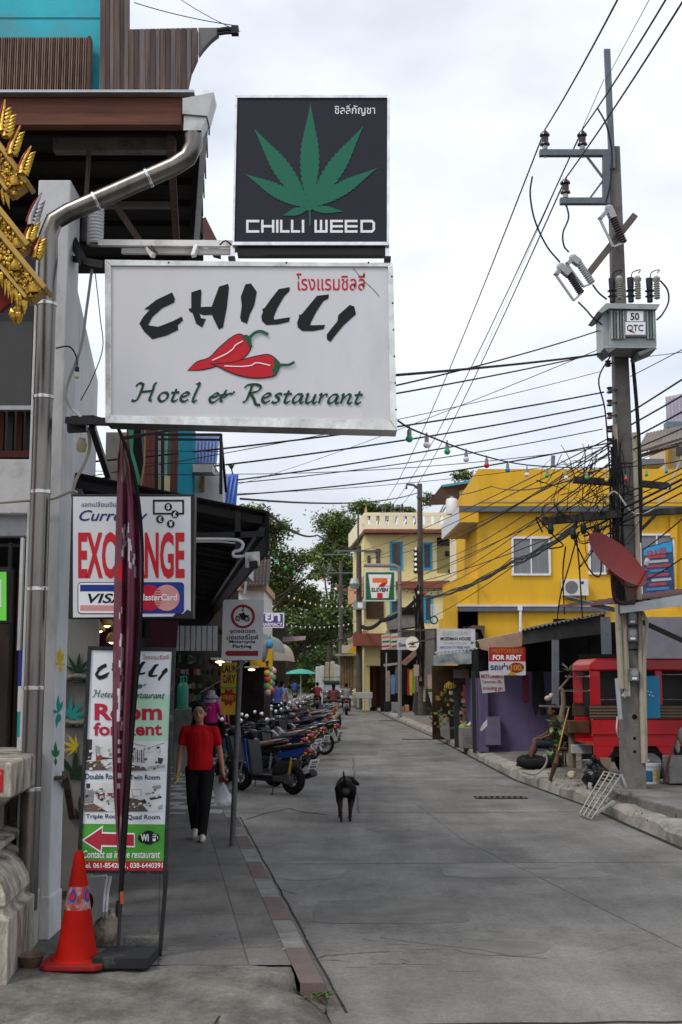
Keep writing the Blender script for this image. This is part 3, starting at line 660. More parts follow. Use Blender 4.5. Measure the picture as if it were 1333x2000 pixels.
def grow(p,k):
    n=len(p);o=[]
    for i in range(n):
        a,c=Vector(p[i-1]),Vector(p[(i+1)%n]);d=(c-a).normalized();o.append((p[i][0]+d.y*k,p[i][1]-d.x*k))
    return o
def peppers(par,mapf,Y,lw):
    b=MB();sm=lambda p:[(v.x,v.y)for v in catmull([(*q,0)for q in p+p[:1]],3)][:-1]
    b.ppoly(mapf(sm(grow(PA,5))),Y,0);b.ppoly(mapf(sm(PA)),Y-.002,1);b.ppoly(mapf(sm(grow(PB,5))),Y-.004,0);b.ppoly(mapf(sm(PB)),Y-.006,1)
    b.ppoly(mapf([(556,36),(585,34),(607,48),(608,88),(592,94),(585,70),(572,52)]),Y-.008,2);b.ppoly(mapf([(712,150),(737,160),(752,180),(735,217),(715,232),(708,205),(722,185)]),Y-.008,2)
    for s,w in(([(598,48),(625,25),(655,18),(690,33)],15),([(745,182),(790,182),(820,168)],13)):b.pen(mapf(s),Y-.008,w*lw,2)
    for s in([(415,160),(480,130),(515,105),(530,85),(565,65)],[(475,188),(560,190),(605,185),(635,172),(700,185)]):b.pen(mapf(s),Y-.009,5*lw,3)
    b.build('pepper_emblem',[M('dark_outline',(.03,.006,.01),.5),red_print,M('stem_green',(.006,.09,.04),.5),white_print],par)
peppers(t,lambda p:Q(p,250,640),Yf,1/2.515)
b=MB();b.text('โรงแรมชิลลี่',579,533,713,567,Yf,0,.006);b.build('thai_lettering',red_print,t)
# italic hand lettering: skeletons in an upright em (x-height .5, cap 1), written with a broad nib
SK={'H':(.95,[[(.02,.78),(.12,.95),(.3,.92)],[(.3,.95),(.27,.5),(.2,.1),(.1,0),(-.02,.03)],[(.82,1.0),(.74,.9),(.72,.5),(.68,.08),(.78,.02)],[(.22,.48),(.74,.55)]]),
 'o':(.5,[[(.3,.5),(.12,.4),(.08,.15),(.2,0),(.36,.08),(.42,.32),(.3,.5)]]),'t':(.36,[[(.2,.68),(.14,.3),(.13,.05),(.24,.02),(.34,.12)],[(.02,.46),(.34,.5)]]),
 'e':(.46,[[(.1,.24),(.3,.32),(.36,.44),(.24,.5),(.1,.34),(.1,.1),(.24,0),(.4,.12)]]),'l':(.3,[[(.1,.93),(.24,.99),(.16,.5),(.12,.08),(.2,.01),(.28,.1)]]),
 '&':(.9,[[(.02,.24),(.3,.3),(.34,.42),(.24,.46),(.06,.24),(.1,.02),(.26,0),(.5,.3),(.64,.66)],[(.4,.34),(.56,.4),(.7,.42)],[(.56,.4),(.5,.12),(.56,.0)],[(.6,.2),(.74,.42),(.9,.46),(.96,.58)]]),
 'R':(.72,[[(.0,.78),(.1,.94),(.4,.98),(.62,.86),(.56,.62),(.24,.5)],[(.28,.95),(.24,.5),(.18,.1),(.06,0)],[(.28,.5),(.46,.2),(.6,-.1),(.78,-.14)]]),
 's':(.4,[[(.36,.46),(.22,.5),(.12,.4),(.26,.24),(.26,.06),(.12,0),(.02,.06)]]),'a':(.5,[[(.4,.48),(.2,.46),(.08,.2),(.14,.01),(.3,.12),(.42,.46)],[(.42,.46),(.38,.1),(.44,.01),(.52,.08)]]),
 'u':(.52,[[(.04,.44),(.12,.5),(.1,.14),(.18,.01),(.34,.16),(.42,.5)],[(.42,.5),(.38,.08),(.46,.01),(.54,.1)]]),'r':(.38,[[(.04,.44),(.13,.5),(.1,0)],[(.12,.26),(.26,.48),(.38,.44)]]),
 'n':(.54,[[(.04,.44),(.12,.5),(.09,0)],[(.12,.24),(.3,.5),(.4,.42),(.36,.08),(.44,.01),(.54,.1)]]),' ':(.42,[])}
def italic(mb,s,x0,x1,yb,hgt,Y,m,thick,thin,drop=0):
    tot=sum(SK[c][0]for c in s);k=(x1-x0)/tot;x=x0
    for c in s:
        for st in SK[c][1]:mb.pen([(x+px*k+py*hgt*.24,yb+drop*(x-x0)/(x1-x0)-py*hgt)for px,py in st],Y,thick,m,thin,R(-38),5)
        x+=SK[c][0]*k
b=MB();italic(b,'Hotel & Restaurant',258,706,783,36,Yf,0,6.2,2.4,6);b.build('italic_lettering',M('deep_green_print',(.004,.045,.028),.5),t)
b=MB();b.pen([(690,523),(708,545),(726,562),(741,578)],YC-.001,1.2);b.build('scratch',M('scratch_dark',(.12,.12,.12),.7),t)
# arms carrying the signs
t=thing('sign_bracket','rusty steel arms and white tubes carrying the stacked signs off the column','bracket',P(160,826,9.0))
b=MB();ya=8.72
b.bar(P(133,822,8.8),P(214,824,8.66),.07,.05);b.bar(P(147,818,8.9),P(190,817,8.8),.09,.03);b.bar(P(150,507,9.2),P(212,518,8.7),.09,.05);b.bar(P(142,468,9.2),P(165,515,9.0),.05)
b.bar(P(180,833,8.75),P(212,930,9.6),.045);b.bar(P(133,832,8.9),P(170,830,8.9),.06,.1)
b.build('steel_arm',black_metal,t)
b=MB();b.bar(P(195,475,8.95),P(460,477,8.68),.045);b.bar(P(240,491,8.98),P(458,492,8.72),.04)
b.bar(P(285,478,8.9),P(300,500,8.75),.03);b.bar(P(385,478,8.75),P(378,500,8.7),.03);b.build('white_tube',M('white_tube',(.62,.62,.62),.5,dirt=((.12,.08,.06),.3,6)),t)
b=MB();b.tube([P(430,478,8.64),P(441,470,8.6),P(452,478,8.62)],.006,6,0,3);b.tube([P(290,482,8.8),P(310,497,8.7),P(296,480,8.8)],.006,6,0,3);b.build('cable_tie',black_metal,t)
# dark square sign with the leaf
t=thing('leaf_sign','square dark sign with a green seven-fingered leaf standing on the white sign','sign',P(608,500,YC))
YW=8.6
b=MB();b.pbox(462,190,757,476,YW+.01,.14);b.build('case',black_metal,t)
b=MB();b.pprism([(460,185),(762,185),(757,191),(464,191)],YW-.008,.16);b.pprism([(460,185),(464,191),(458,472),(454,479)],YW-.008,.16);b.pprism([(762,185),(761,479),(756,472),(757,191)],YW-.008,.16);b.pprism([(454,479),(458,472),(756,472),(761,479)],YW-.008,.16);b.build('frame',chrome,t,bevel=.002)
b=MB();b.ppoly([(463,190),(758,190),(757,473),(457,473)],YW+.002);b.build('panel',M('charcoal_panel',(.02,.022,.032),.5,var=.05,spec=.2),t)
b=MB();b.pbox(464,480,754,497,YW+.03,.09);b.build('base_rail',M('smoked_rail',(.03,.027,.026),.35,.3),t)
b=MB()
for u in(455,757):b.bar(P(u,478,YW+.04),P(u,503,YW+.04),.03); 
b.build('leg',chrome,t)
b=MB()
for u in(452,757):b.pbox(u-6,500,u+7,506,YW+.0,.08)
b.build('foot_plate',black_metal,t)
b=MB();cc=(604,406);Yl=YW-.001
for k,(tip,w)in enumerate((((607,200),40),((496,250),37),((711,245),37),((478,339),29),((739,327),29),((552,421),16),((672,413),15))):
    b.ppoly(leaflet(cc,tip,w,18,.09),Yl-.0004*k)
b.pen([(604,404),(606,420),(606,441)],Yl-.004,3.2);b.pdisc(604,405,7,Yl-.0045)
b.build('leaf_emblem',M('leaf_green',(.008,.13,.075),.5,var=.05),t)
b=MB();z=lambda x,y:(420+x/3.508,150+y/3.508)
def seg(*r):
    for x0,y0,x1,y1 in r:b.ppoly([z(x0,y0),z(x1,y0),z(x1,y1),z(x0,y1)],Yl)
seg((215,980,231,1068),(231,980,305,997),(231,1051,305,1068),(318,980,334,1068),(392,980,408,1068),(334,1015,392,1032),(420,980,436,1068),(447,980,463,1068),(463,1051,512,1068),(522,980,538,1068),(538,1051,584,1068),(596,980,613,1068))
seg((683,980,699,1068),(720,980,736,1051),(757,980,773,1068),(699,1051,757,1068)); 
for x in(790,890):seg((x,980,x+16,1068),(x+16,980,x+88,996),(x+16,1016,x+88,1032),(x+16,1051,x+88,1068))
seg((998,980,1014,1068),(1014,980,1075,997),(1014,1051,1075,1068),(1081,1000,1098,1048));b.ppoly([z(1075,980),z(1080,980),z(1098,1000),z(1075,1000)],Yl);b.ppoly([z(1075,1048),z(1098,1048),z(1080,1068),z(1075,1068)],Yl)
b.text('ชิลลี่กัญชา',654,204,733,226,Yl,0,.004)
b.build('lettering',white_print,t)
# currency exchange sign
YX=8.72
t=thing('exchange_sign','white money exchange sign in a black frame with red capitals and card logos','sign',P(257,1208,YX))
b=MB();b.pbox(137,965,379,1208,YX,.13);b.build('case',black_metal,t,bevel=.004)
b=MB();b.ppoly([(143,970),(373,970),(373,1194),(366,1190),(358,1199),(345,1196),(338,1204),(143,1206)],YX-.003);b.build('panel',M('exchange_white',(.62,.63,.66),.4,var=.05,dirt=((.5,.5,.52),.2,2),stretch=(2,1,.6)),t)
Yp_=YX-.006;z3=lambda x,y:(140+x/5.332,960+y/5.332)
b=MB();b.text('EXCHANGE',153,1039,361,1130,Yp_,0,.03);b.build('red_lettering',red_print,t)
b=MB();b.text('Currency',155,996,289,1024,Yp_,0,.012,.35);b.text('แลกเปลี่ยนเงินตรา',160,979,245,990,Yp_,0,.004);b.build('blue_lettering',M('navy_print',(.012,.025,.12),.5),t)
b=MB()
for r in((299,976,360,979.5),(299,1001.5,360,1005),(299,979.5,302.5,1001.5),(356.5,979.5,360,1001.5)):b.prect(*r,Yp_)
for k,(x,y)in enumerate(((329,990),(342,1004),(313,1014),(334,1023))):
    b.pring(x,y,0,7.6,Yp_-.001,0)if False else b.pdisc(x,y,7.6,Yp_-.001-.0005*k)
b.build('money_symbol',black_print,t)
b=MB()
for x,y,c in((329,990,'$'),(342,1004,'£'),(313,1014,'€'),(334,1023,'¥')):b.text(c,x-3.5,y-5,x+3.5,y+5,Yp_-.004,0,.02)
b.build('currency_marks',white_print,t)
b=MB()
def rr(x0,y0,x1,y1,r,Y,m):
    p=[]
    for cx,cy,a0 in((x1-r,y0+r,-90),(x1-r,y1-r,0),(x0+r,y1-r,90),(x0+r,y0+r,180)):p+=[(cx+r*math.cos(R(a0+15*i)),cy+r*math.sin(R(a0+15*i)))for i in range(7)]
    b.ppoly(p,Y,m)
rr(152,1137,265,1199,7,Yp_,0);rr(153.5,1138.5,263.5,1197.5,6,Yp_-.001,1);b.prect(157,1142,260,1155,Yp_-.002,2);b.prect(157,1182,260,1193,Yp_-.002,3)
rr(268,1137,360,1198,7,Yp_,2);b.pdisc(291,1167.5,25.5,Yp_-.001,4);b.pdisc(326,1167.5,25.5,Yp_-.002,3)
for i in range(9): 
    y=1147+i*5;hw=(8-abs(i-4)*1.4);b.prect(309-hw,y,309+hw,y+2,Yp_-.003,4)
b.text('VISA',172,1159,243,1178,Yp_-.003,0,.02,.25);b.text('MasterCard',271,1160,347,1173,Yp_-.005,1,.02,.12)
b.build('card_logos',[black_print,white_print,M('card_blue',(.008,.03,.23),.5),M('card_pink',(.62,.28,.27),.5),M('card_red',(.45,.01,.03),.5)],t)
# ------------------------------------------------------------------ standing room-for-rent board
YB=lambda u,v:8.5+(1872-v)*.00012
t=thing('rent_board','tall standing room-for-rent board with four room photographs and green arrow strip','sign',P(240,1870,8.5))
TL,TR,BR_,BL=(172,1262),(343,1265),(326,1707),(150,1706)
def bq(s,v): # board coordinates 0..1
    return(TL[0]+(TR[0]-TL[0])*s)*(1-v)+(BL[0]+(BR_[0]-BL[0])*s)*v,(TL[1]+(TR[1]-TL[1])*s)*(1-v)+(BL[1]+(BR_[1]-BL[1])*s)*v
b=MB()
def bpoly(pts,o,m=0):b.ppoly([bq(*p)for p in pts],lambda u,v:YB(u,v)-o,m)
fw=.04;fh=.014
for q in([(0,0),(1,0),(1-fw,fh),(fw,fh)],[(0,0),(fw,fh),(fw,1-fh),(0,1)],[(1,0),(1,1),(1-fw,1-fh),(1-fw,fh)],[(0,1),(fw,1-fh),(1-fw,1-fh),(1,1)]):b.pprism([bq(*p)for p in q],lambda u,v:YB(u,v)-.012,.035)
b.build('frame',M('worn_black_frame',(.02,.021,.024),.5,.3,var=.3,dirt=((.2,.2,.2),.12,16)),t)
b=MB();b.bar(P(326,1700,YB),P(312,1872,YB(0,1872)),.026);b.bar(P(154,1700,YB),P(146,1865,YB(0,1872)),.026);b.bar(P(320,1790,YB),P(322,1700,8.9),.02);b.build('leg',black_metal,t)
b=MB();bpoly([(.03,.01),(.97,.01),(.97,.99),(.03,.99)],-.006,0);b.build('backing',M('board_back',(.2,.2,.2),.6),t)
b=MB();e0,e1=.04,.96
bpoly([(e0,.018),(e1,.018),(e1,.781),(e0,.781)],0,0);bpoly([(.52,.21),(e1,.21),(e1,.41),(.52,.41)],.002,1);bpoly([(e0,.781),(e1,.781),(e1,.943),(e0,.943)],0,2);bpoly([(e0,.943),(e1,.943),(e1,.986),(e0,.986)],0,3)
b.build('sheet',[M('poster_white',(.64,.68,.72),.4,var=.03),M('poster_mint',(.42,.66,.5),.4,var=.1,scale=3),M('poster_green',(.06,.3,.035),.4,var=.25,scale=4),M('poster_red',(.42,.012,.02),.4)],t)
z4=lambda p:[(185.3+((250+x/2.515)-272.7)*(143.2/423.0),1289+(y-84)*(41.0/288))for x,y in p]
Y1=lambda u,v:YB(u,v)-.004
b=MB()
for g in BR:b.ppoly(z4(g),Y1)
b.build('brush_lettering',black_print,t)
b=MB();b.text('โรงแรมชิลลี่',280,1278,330,1288,Y1,0,.004);b.build('thai_lettering',M('dark_red_print',(.25,.02,.03),.5),t)
def pm(p):return[(222+(x-296)*.124,1334+(y-18)*.05)for x,y in p]
b=MB();b.ppoly(pm(PB),Y1,0);b.pen([(276,1340),(281,1339),(286,1336)],Y1,2,1);b.pdisc(274,1340,4,lambda u,v:Y1(u,v)-.001,1);b.build('pepper_emblem',[red_print,green_print],t)
b=MB();italic(b,'Hotel & Restaurant',181,321,1361,14,Y1,0,2.2,1.0,3);b.build('italic_lettering',M('grey_green_print',(.03,.1,.06),.5),t)
b=MB();b.text('Room',185,1374,317,1407,Y1,0,.035);b.text('for Rent',183,1411,317,1437,Y1,0,.03);b.build('red_lettering',M('rent_red',(.4,.012,.04),.5),t)
for tx,r_ in(('Double Room',(167,1511,236,1522)),('Twin Room',(254,1513,313,1523)),('Triple Room',(168,1590,239,1601)),('Quad Room',(249,1591,313,1602))):b=MB();b.text(tx,*r_,Y1,0,.015);b.build('room_caption',M('caption_navy',(.012,.02,.08),.5),t)
# the four room photographs
pg=[M('photo_pale',(.6,.62,.63),.4,var=.15,scale=8),M('photo_dark',(.03,.026,.025),.4),M('photo_brown',(.11,.07,.055),.4,var=.3,scale=10),M('photo_grey',(.28,.28,.28),.4,var=.3,scale=12),M('photo_red',(.2,.05,.03),.4)]
for k,(x0,y0,x1,y1)in enumerate(((168,1444,239,1504),(254,1447,323,1505),(165,1528,238,1585),(249,1530,318,1585))):
    b=MB();f=lambda s,v:(x0+(x1-x0)*s,y0+(y1-y0)*v);o=[0]
    def q(pts,m):o[0]+=1;b.ppoly([f(*p)for p in pts],lambda u,v,c=o[0]:YB(u,v)-.003-.0003*c,m)
    q([(0,0),(1,0),(1,1),(0,1)],0)
    if k==0:q([(0,0),(.18,0),(.16,.66),(0,.7)],1);q([(.26,.2),(.4,.22),(.4,.5),(.27,.52)],3);q([(.28,.55),(.8,.62),(.3,.68)],1);q([(.28,.5),(.45,.52),(.44,.68),(.28,.7)],4);q([(0,.72),(.4,.7),(.6,1),(0,1)],2)
    if k==1:
        for j in range(7):q([(.02+j*.06,.3),(.05+j*.06,.3),(.05+j*.06,.72),(.02+j*.06,.75)],1 if j%2 else 3)
        q([(.05,.06),(.45,.17),(.44,.19),(.05,.09)],3);q([(.6,.2),(.98,.05),(.98,.08),(.6,.22)],3);q([(0,.8),(.4,.88),(.5,1),(0,1)],2);q([(.55,.86),(1,.8),(1,.9),(.6,.95)],3);q([(.8,.55),(.95,.6),(.9,.78),(.8,.75)],1);q([(.3,.66),(.45,.74),(.35,.72)],1)
    if k==2:q([(.05,.04),(.16,.04),(.16,.2),(.06,.22)],1);q([(.0,.2),(.28,.3),(.25,.7),(0,.74)],3);q([(0,.78),(.25,.72),(.62,1),(0,1)],2);q([(.35,.34),(.55,.36),(.55,.56),(.36,.58)],4);q([(.62,.36),(.9,.38),(.9,.54),(.62,.52)],4);q([(.4,.52),(.52,.5),(.5,.64),(.42,.62)],1);q([(.86,.6),(.95,.62),(.92,.72)],1)
    if k==3:q([(0,.5),(.3,.56),(.6,1),(.0,1)],2);q([(.12,.22),(.4,.2),(.4,.46),(.14,.46)],3);q([(.14,.24),(.38,.22),(.38,.44),(.16,.44)],0);q([(.3,.6),(.5,.56),(.56,.7),(.4,.76)],1);q([(.62,.5),(.95,.44),(.98,.52),(.66,.6)],1);q([(.7,.1),(.95,.06),(.95,.18),(.74,.22)],3);q([(.85,.82),(1,.74),(1,.9),(.9,.94)],3)
    for _ in range(34):
        x_,y_,w_,h_=rnd.uniform(.02,.9),rnd.uniform(.2,.95),rnd.uniform(.02,.1),rnd.uniform(.015,.06);q([(x_,y_),(min(1,x_+w_),y_-h_*.4),(min(1,x_+w_),min(1,y_+h_)),(x_,min(1,y_+h_*1.3))],rnd.choice((0,0,0,3,3,1,2)))
    b.build('room_photograph',pg,t)
b=MB();ar=[(164,1641),(200,1617),(199,1628),(262,1630),(262,1652),(198,1650),(197,1662)]
b.ppoly([(160,1641),(202,1612),(201,1625),(264,1627),(264,1655),(200,1654),(199,1667)],Y1,1);b.ppoly(ar,lambda u,v:Y1(u,v)-.002,0);b.build('arrow',[M('arrow_red',(.38,.02,.04),.5),white_print],t)
b=MB()
for x,y,r in((291,1636,14),(279,1637,9),(303,1636,9)):b.pdisc(x,y,r,lambda u,v,c=r:Y1(u,v)-c*1e-4,0)
b.pdisc(302,1636,7.2,lambda u,v:Y1(u,v)-.0025,1);b.text('Wi',275,1629,291,1643,lambda u,v:Y1(u,v)-.004,1,.03);b.text('Fi',295,1630,308,1643,lambda u,v:Y1(u,v)-.004,0,.03);b.build('wifi_badge',[black_print,white_print],t)
b=MB();b.text('Contact us in the restaurant',162,1661,313,1676,Y1,0,.012,.2);b.text('Tel. 061-8542811, 038-6440391',160,1685,318,1697,Y1,0,.015);b.build('white_lettering',white_print,t)
# ------------------------------------------------------------------ furled feather flag
t=thing('feather_flag','furled maroon feather flag on a bent black pole planted in a square base','flag',G(230,1868,0))
YF=8.4
le=[(236,852),(231,895),(229,950),(226,1040),(223,1150),(221,1270),(220,1400),(221,1480),(224,1570),(228,1640),(233,1700)]
ri=[(244,856),(262,925),(272,990),(276,1080),(275,1180),(269,1290),(259,1400),(253,1480),(247,1570),(243,1640),(237,1700)]
b=MB();nv,nu=90,28;vs=[]
def along(T,s):
    s*=len(T)-1;i=min(int(s),len(T)-2);k=s-i;return T[i][0]+(T[i+1][0]-T[i][0])*k,T[i][1]+(T[i+1][1]-T[i][1])*k
rows=[]
for j in range(nv+1):
    s=j/nv;l,r=along(le,s),along(ri,s)
    for i in range(nu+1):
        k=i/nu;u=l[0]+(r[0]-l[0])*k;v=l[1]+(r[1]-l[1])*k
        w=(r[0]-l[0])/50;dep=w*(.035*math.sin(k*15+s*3+math.sin(s*7))+.02*math.sin(k*27-s*9))-.05*w*math.sin(math.pi*k)
        vs.append(P(u,v,YF+dep))
wm=set()
def cell(s,k):
    for s0,s1,k0,k1 in((.27,.33,.3,.38),(.255,.31,.45,.52),(.29,.345,.52,.6),(.315,.36,.72,.8),(.42,.44,.25,.3),(.465,.52,.3,.4),(.51,.575,.34,.44),(.56,.61,.25,.42),(.60,.63,.38,.5),(.655,.672,.25,.48),(.68,.688,.3,.5),(.7,.71,.28,.5),(.735,.74,.25,.5),(.76,.763,.25,.48),(.79,.794,.3,.36),(.82,.823,.3,.36)):
        if s0<s<s1 and k0<k+.04*math.sin(s*160)<k1:return 1
    if(s-.365)**2/.0003+(k-.22)**2/.012<1:return 2
    if s<.17 and math.sin(k*11+s*30)>.45:return 3
    if .83<s<.93 and .15<k<.6 and math.sin(k*14+s*60)>.2:return 3
    return 0
fs,ms=[],[]
for j in range(nv):
    for i in range(nu):fs.append([j*(nu+1)+i,(j+1)*(nu+1)+i,(j+1)*(nu+1)+i+1,j*(nu+1)+i+1]);ms.append(cell((j+.5)/nv,(i+.5)/nu))
b.add(vs,fs);b.m=ms
cl=b.build('cloth',[M('maroon_cloth',(.125,.03,.052),.5,var=.2,scale=6,bump=.15,bscale=90),M('cloth_white',(.5,.48,.5),.7),M('cloth_red',(.42,.01,.02),.6),M('cloth_grey',(.2,.17,.15),.8)],t,smooth=70)
cl.modifiers.new('thick','SOLIDIFY').thickness=.004
b=MB();pp=[(232,838),(250,882),(266,945),(275,1020),(278,1090),(276,1180),(270,1290),(261,1400),(254,1490),(247,1590),(241,1680),(236,1745)]
b.tube([P(u,v,YF-.03)for u,v in pp],[.012,.026,.03,.03,.03,.03,.028,.026,.024,.022,.02,.017],8,0,4);b.build('pole_sleeve',M('black_webbing',(.012,.012,.013),.85),t,smooth=50)
b=MB();b.tube([P(236,1740,YF-.03),G(231,1866,.05)],.012,8);b.lathe([(.02,0),(.022,.02),(.022,.07),(.018,.1)],P(232,1790,YF-.02),10,0);b.build('pole',black_metal,t)
b=MB();b.tube([P(238,1742,YF-.06),P(239,1765,YF-.06)],.012,8);b.build('orange_ferrule',M('orange_plastic',(.4,.07,.03),.5),t)
c=G(238,1893,0);b=MB();b.prism([(c.x-.19,c.y-.01,.075),(c.x+.17,c.y-.01,.075),(c.x+.19,c.y+.33,.075),(c.x-.14,c.y+.33,.075)],(0,0,-.075));b.build('base_block',M('black_rubber_base',(.02,.021,.023),.75,var=.2,dirt=((.12,.12,.12),.14,9)),t,bevel=.008)
# ------------------------------------------------------------------ cone, bowl, stones, stand
c=G(149,1890,-.02)
t=thing('traffic_cone','faded red traffic cone with a blue drop emblem beside the plinth','cone',c)
cred=M('cone_red',(.36,.009,.005),.65,spec=.06,var=.15,scale=5,dirt=((.16,.02,.015),.35,6))
b=MB();b.lathe([(.178,.035),(.172,.05),(.14,.07),(.125,.12),(.1,.27),(.085,.37)],c,32,0);b.lathe([(.063,.515),(.03,.72),(.025,.735),(.012,.735),(.012,.7)],c,32,0)
b.lathe([(.085,.37),(.0853,.372),(.0633,.513),(.063,.515)],c,32,0,mf=lambda i:1);b.build('cone_body',[cred,M('faded_band',(.36,.05,.04),.6,dirt=((.5,.47,.46),.5,14))],t,smooth=40)
b=MB();pts=[(c.x+.2*x,c.y+.2*y,.0)for x,y in((-1,-.8),(-.8,-1),(.8,-1),(1,-.8),(1,.8),(.8,1),(-.8,1),(-1,.8))];b.prism([(x,y,.036)for x,y,z in pts],(0,0,-.036));b.build('base',M('cone_base_red',(.24,.012,.011),.65,dirt=((.12,.03,.025),.4,7)),t,bevel=.008)
b=MB()
for a0 in(-104,-28):
    def cp3(ds,dz,o):
        zz=.44+dz;r=.085+(.063-.085)*(zz-.37)/.145+o;a=R(a0)+ds/.074;return(c.x+r*math.cos(a),c.y+r*math.sin(a),zz)
    dr=[(0,1),(.35,.55),(.62,.1),(.6,-.4),(.3,-.75),(0,-.85),(-.3,-.75),(-.6,-.4),(-.62,.1),(-.35,.55)]
    for k,(s,m)in enumerate(((.055,0),(.043,1),(.03,2))):b.poly([cp3(x*s*.8,y*s,.002+k*.0015)for x,y in dr][::-1],m)
b.build('drop_emblem',[M('emblem_blue',(.03,.16,.5),.5),M('emblem_navy',(.02,.02,.14),.5),red_print],t)
c=G(60,1893,-.02);t=thing('plastic_bowl','small clear brown plastic bowl on the ground by the plinth corner','bowl',c)
b=MB();b.lathe([(.0,.004),(.055,.004),(.06,.012),(.085,.085),(.092,.09),(.09,.093),(.08,.085),(.055,.016),(.0,.012)],c,24);b.build('shell',M('brown_plastic',(.16,.1,.075),.25,alpha=.72),t,smooth=40)
b=MB();b.lathe([(.0,.045),(.07,.045)],c,16);[b.ell(c+Vector((rnd.uniform(-.05,.05),rnd.uniform(-.05,.05),.05)),(.012,.009,.006),0,6,4)for _ in range(18)];b.build('scraps',M('food_scraps',(.06,.045,.03),.8,var=.5,scale=30),t)
def stone(name,label,c,r,seed,m,cat='stone'):
    q=random.Random(seed);b=MB();b.ell((0,0,0),r,0,16,10)
    b.v=[(x*(1+q.uniform(-.13,.13))+c[0],y*(1+q.uniform(-.13,.13))+c[1],max(0,z*(1+q.uniform(-.13,.13))+c[2]))for x,y,z in b.v]
    return tag(b.build(name,m,smooth=25),label,cat)
c=G(204,1852,0);stone('boulder','rough pale boulder standing behind the flag base',(c.x,c.y+.08,.09),(.09,.08,.15),3,M('rough_stone',(.24,.21,.17),.95,var=.35,scale=14,dirt=((.07,.06,.05),.4,9),bump=.8,bscale=25))
c=G(272,1862,0);o=MB().box((c.x,c.y+.12,.05),(.24,.16,.1),.1).build('concrete_block',M('block_grey',(.13,.128,.12),.95,var=.3,scale=18,bump=.8,bscale=40),bevel=.012);tag(o,'broken grey concrete block lying behind the base of the rent board','block')
t=thing('bench_end','pale grey stand panel with a dark oval hole and white tube legs behind the cone','stand',G(190,1830,0))
b=MB();b.pprism([(150,1715),(208,1710),(205,1738),(201,1790),(170,1812),(152,1812)],8.75,.05);b.build('panel',M('pale_grey_panel',(.28,.29,.29),.6,dirt=((.1,.1,.1),.2,4)),t,bevel=.006)
b=MB();b.pdisc(173,1761,10,8.747,0,18,18);b.build('oval_hole',dark_void,t)
b=MB()
for u in(211,217):b.tube([P(u,1712,8.72),P(u-6,1745,8.72),P(u-9,1790,8.72),G(u-10,1815,.01)],.009,8,0,4)
b.build('tube_leg',white_paint,t)
o=MB();o.bar(G(118,1740,0)+Vector((0,.9,0)),P(128,1512,9.1),.05,.05);o.bar(P(104,1521,9.05),P(128,1518,9.05),.04,.03);tag(o.build('timber_post',M('old_post',(.1,.08,.065),.85,var=.4,scale=6,stretch=(4,4,.4)),bevel=.004),'short weathered timber post between the plinth and the rent board','post')
def potted(name,label,c,h,r,n,leafm,potm,lw=.05,cat='plant',seed=1,potr=.12,poth=.2):
    q=random.Random(seed);t=thing(name,label,cat,c);b=MB();b.lathe([(potr*.7,0),(potr,poth),(potr*1.08,poth),(potr*1.08,poth-.03),(potr*.9,poth-.03),(0,poth-.04)],c,18);b.build('pot',potm,t,smooth=40)
    b=MB();s=MB()
    for i in range(n):
        a=q.uniform(0,6.28);rr_=r*q.uniform(.2,1);zz=poth+h*q.uniform(.15,1);p=Vector(c)+Vector((math.cos(a)*rr_,math.sin(a)*rr_,zz));d=Vector((math.cos(a),math.sin(a),q.uniform(-.5,.9))).normalized();u=d.cross(Vector((0,0,1))).normalized();w=lw*q.uniform(.6,1.2)
        b.add([p,p+d*w+u*w*.45,p+d*w*2.2,p+d*w-u*w*.45],[[0,1,2,3]],i%2)
        if i%4==0:s.tube([Vector(c)+Vector((0,0,poth-.05)),p],.004,5)
    s.build('stems',leafm[1],t);b.build('leaves',leafm,t)
    return t
lf=[M('leaf_dark',(.02,.05,.018),.5,var=.4),M('leaf_mid',(.045,.09,.025),.5,var=.4)]
potted('potted_plant','dark leafy pot plant against the doorway beside the rent board',G(140,1770,0)+Vector((0,.5,0)),1.0,.12,160,lf,M('grey_pot',(.1,.1,.1),.7),.04,seed=4)
# wires, conduit, hanging bulb on the plaster column
b=MB()
b.tube([P(u,v,y)for u,v,y in((180,526,9.0),(170,600,9.0),(158,680,8.97),(131,755,8.96),(135,790,8.9),(160,815,8.75))],.011,8,0,5);tag(b.build('flexible_conduit',M('grey_conduit',(.33,.33,.33),.6)),'loose grey conduit looping down the white column behind the big sign','conduit')
b=MB();b.tube([P(u,v,8.92)for u,v in((186,530),(196,620),(201,680),(180,740),(158,782))],.004,5,0,5);tag(b.build('thin_cable',wire_mat),'thin black cable bowed between the column and the white sign','cable')
b=MB();b.tube([P(u,v,8.95)for u,v in((172,835),(176,870),(168,900),(150,935),(142,965),(148,985))],.012,8,0,5);b.tube([P(u,v,8.94)for u,v in((0,982),(50,978),(100,975),(140,960),(152,962))],.01,8,0,5);tag(b.build('cream_cable',M('cream_cable',(.32,.29,.24),.7)),'cream cable tacked from the balcony band to the exchange sign','cable')
b=MB();b.lathe([(.0,.05),(.025,.045),(.04,.0),(.035,-.05),(.0,-.06)],P(160,868,8.93),12,0,(.2,-.6,.8));tag(b.build('junction_bottle',M('cream_plastic',(.45,.38,.25),.5),smooth=40),'yellowed plastic junction cover hanging under the sign bracket','junction box')
t=thing('hanging_bulb','single cream bulb on a short black wire against the white column','bulb',P(150,735,8.9));b=MB();b.tube([P(110,680,8.97),P(136,677,8.94),P(150,698,8.92),P(151,720,8.9)],.006,6,0,4);b.build('wire',wire_mat,t)
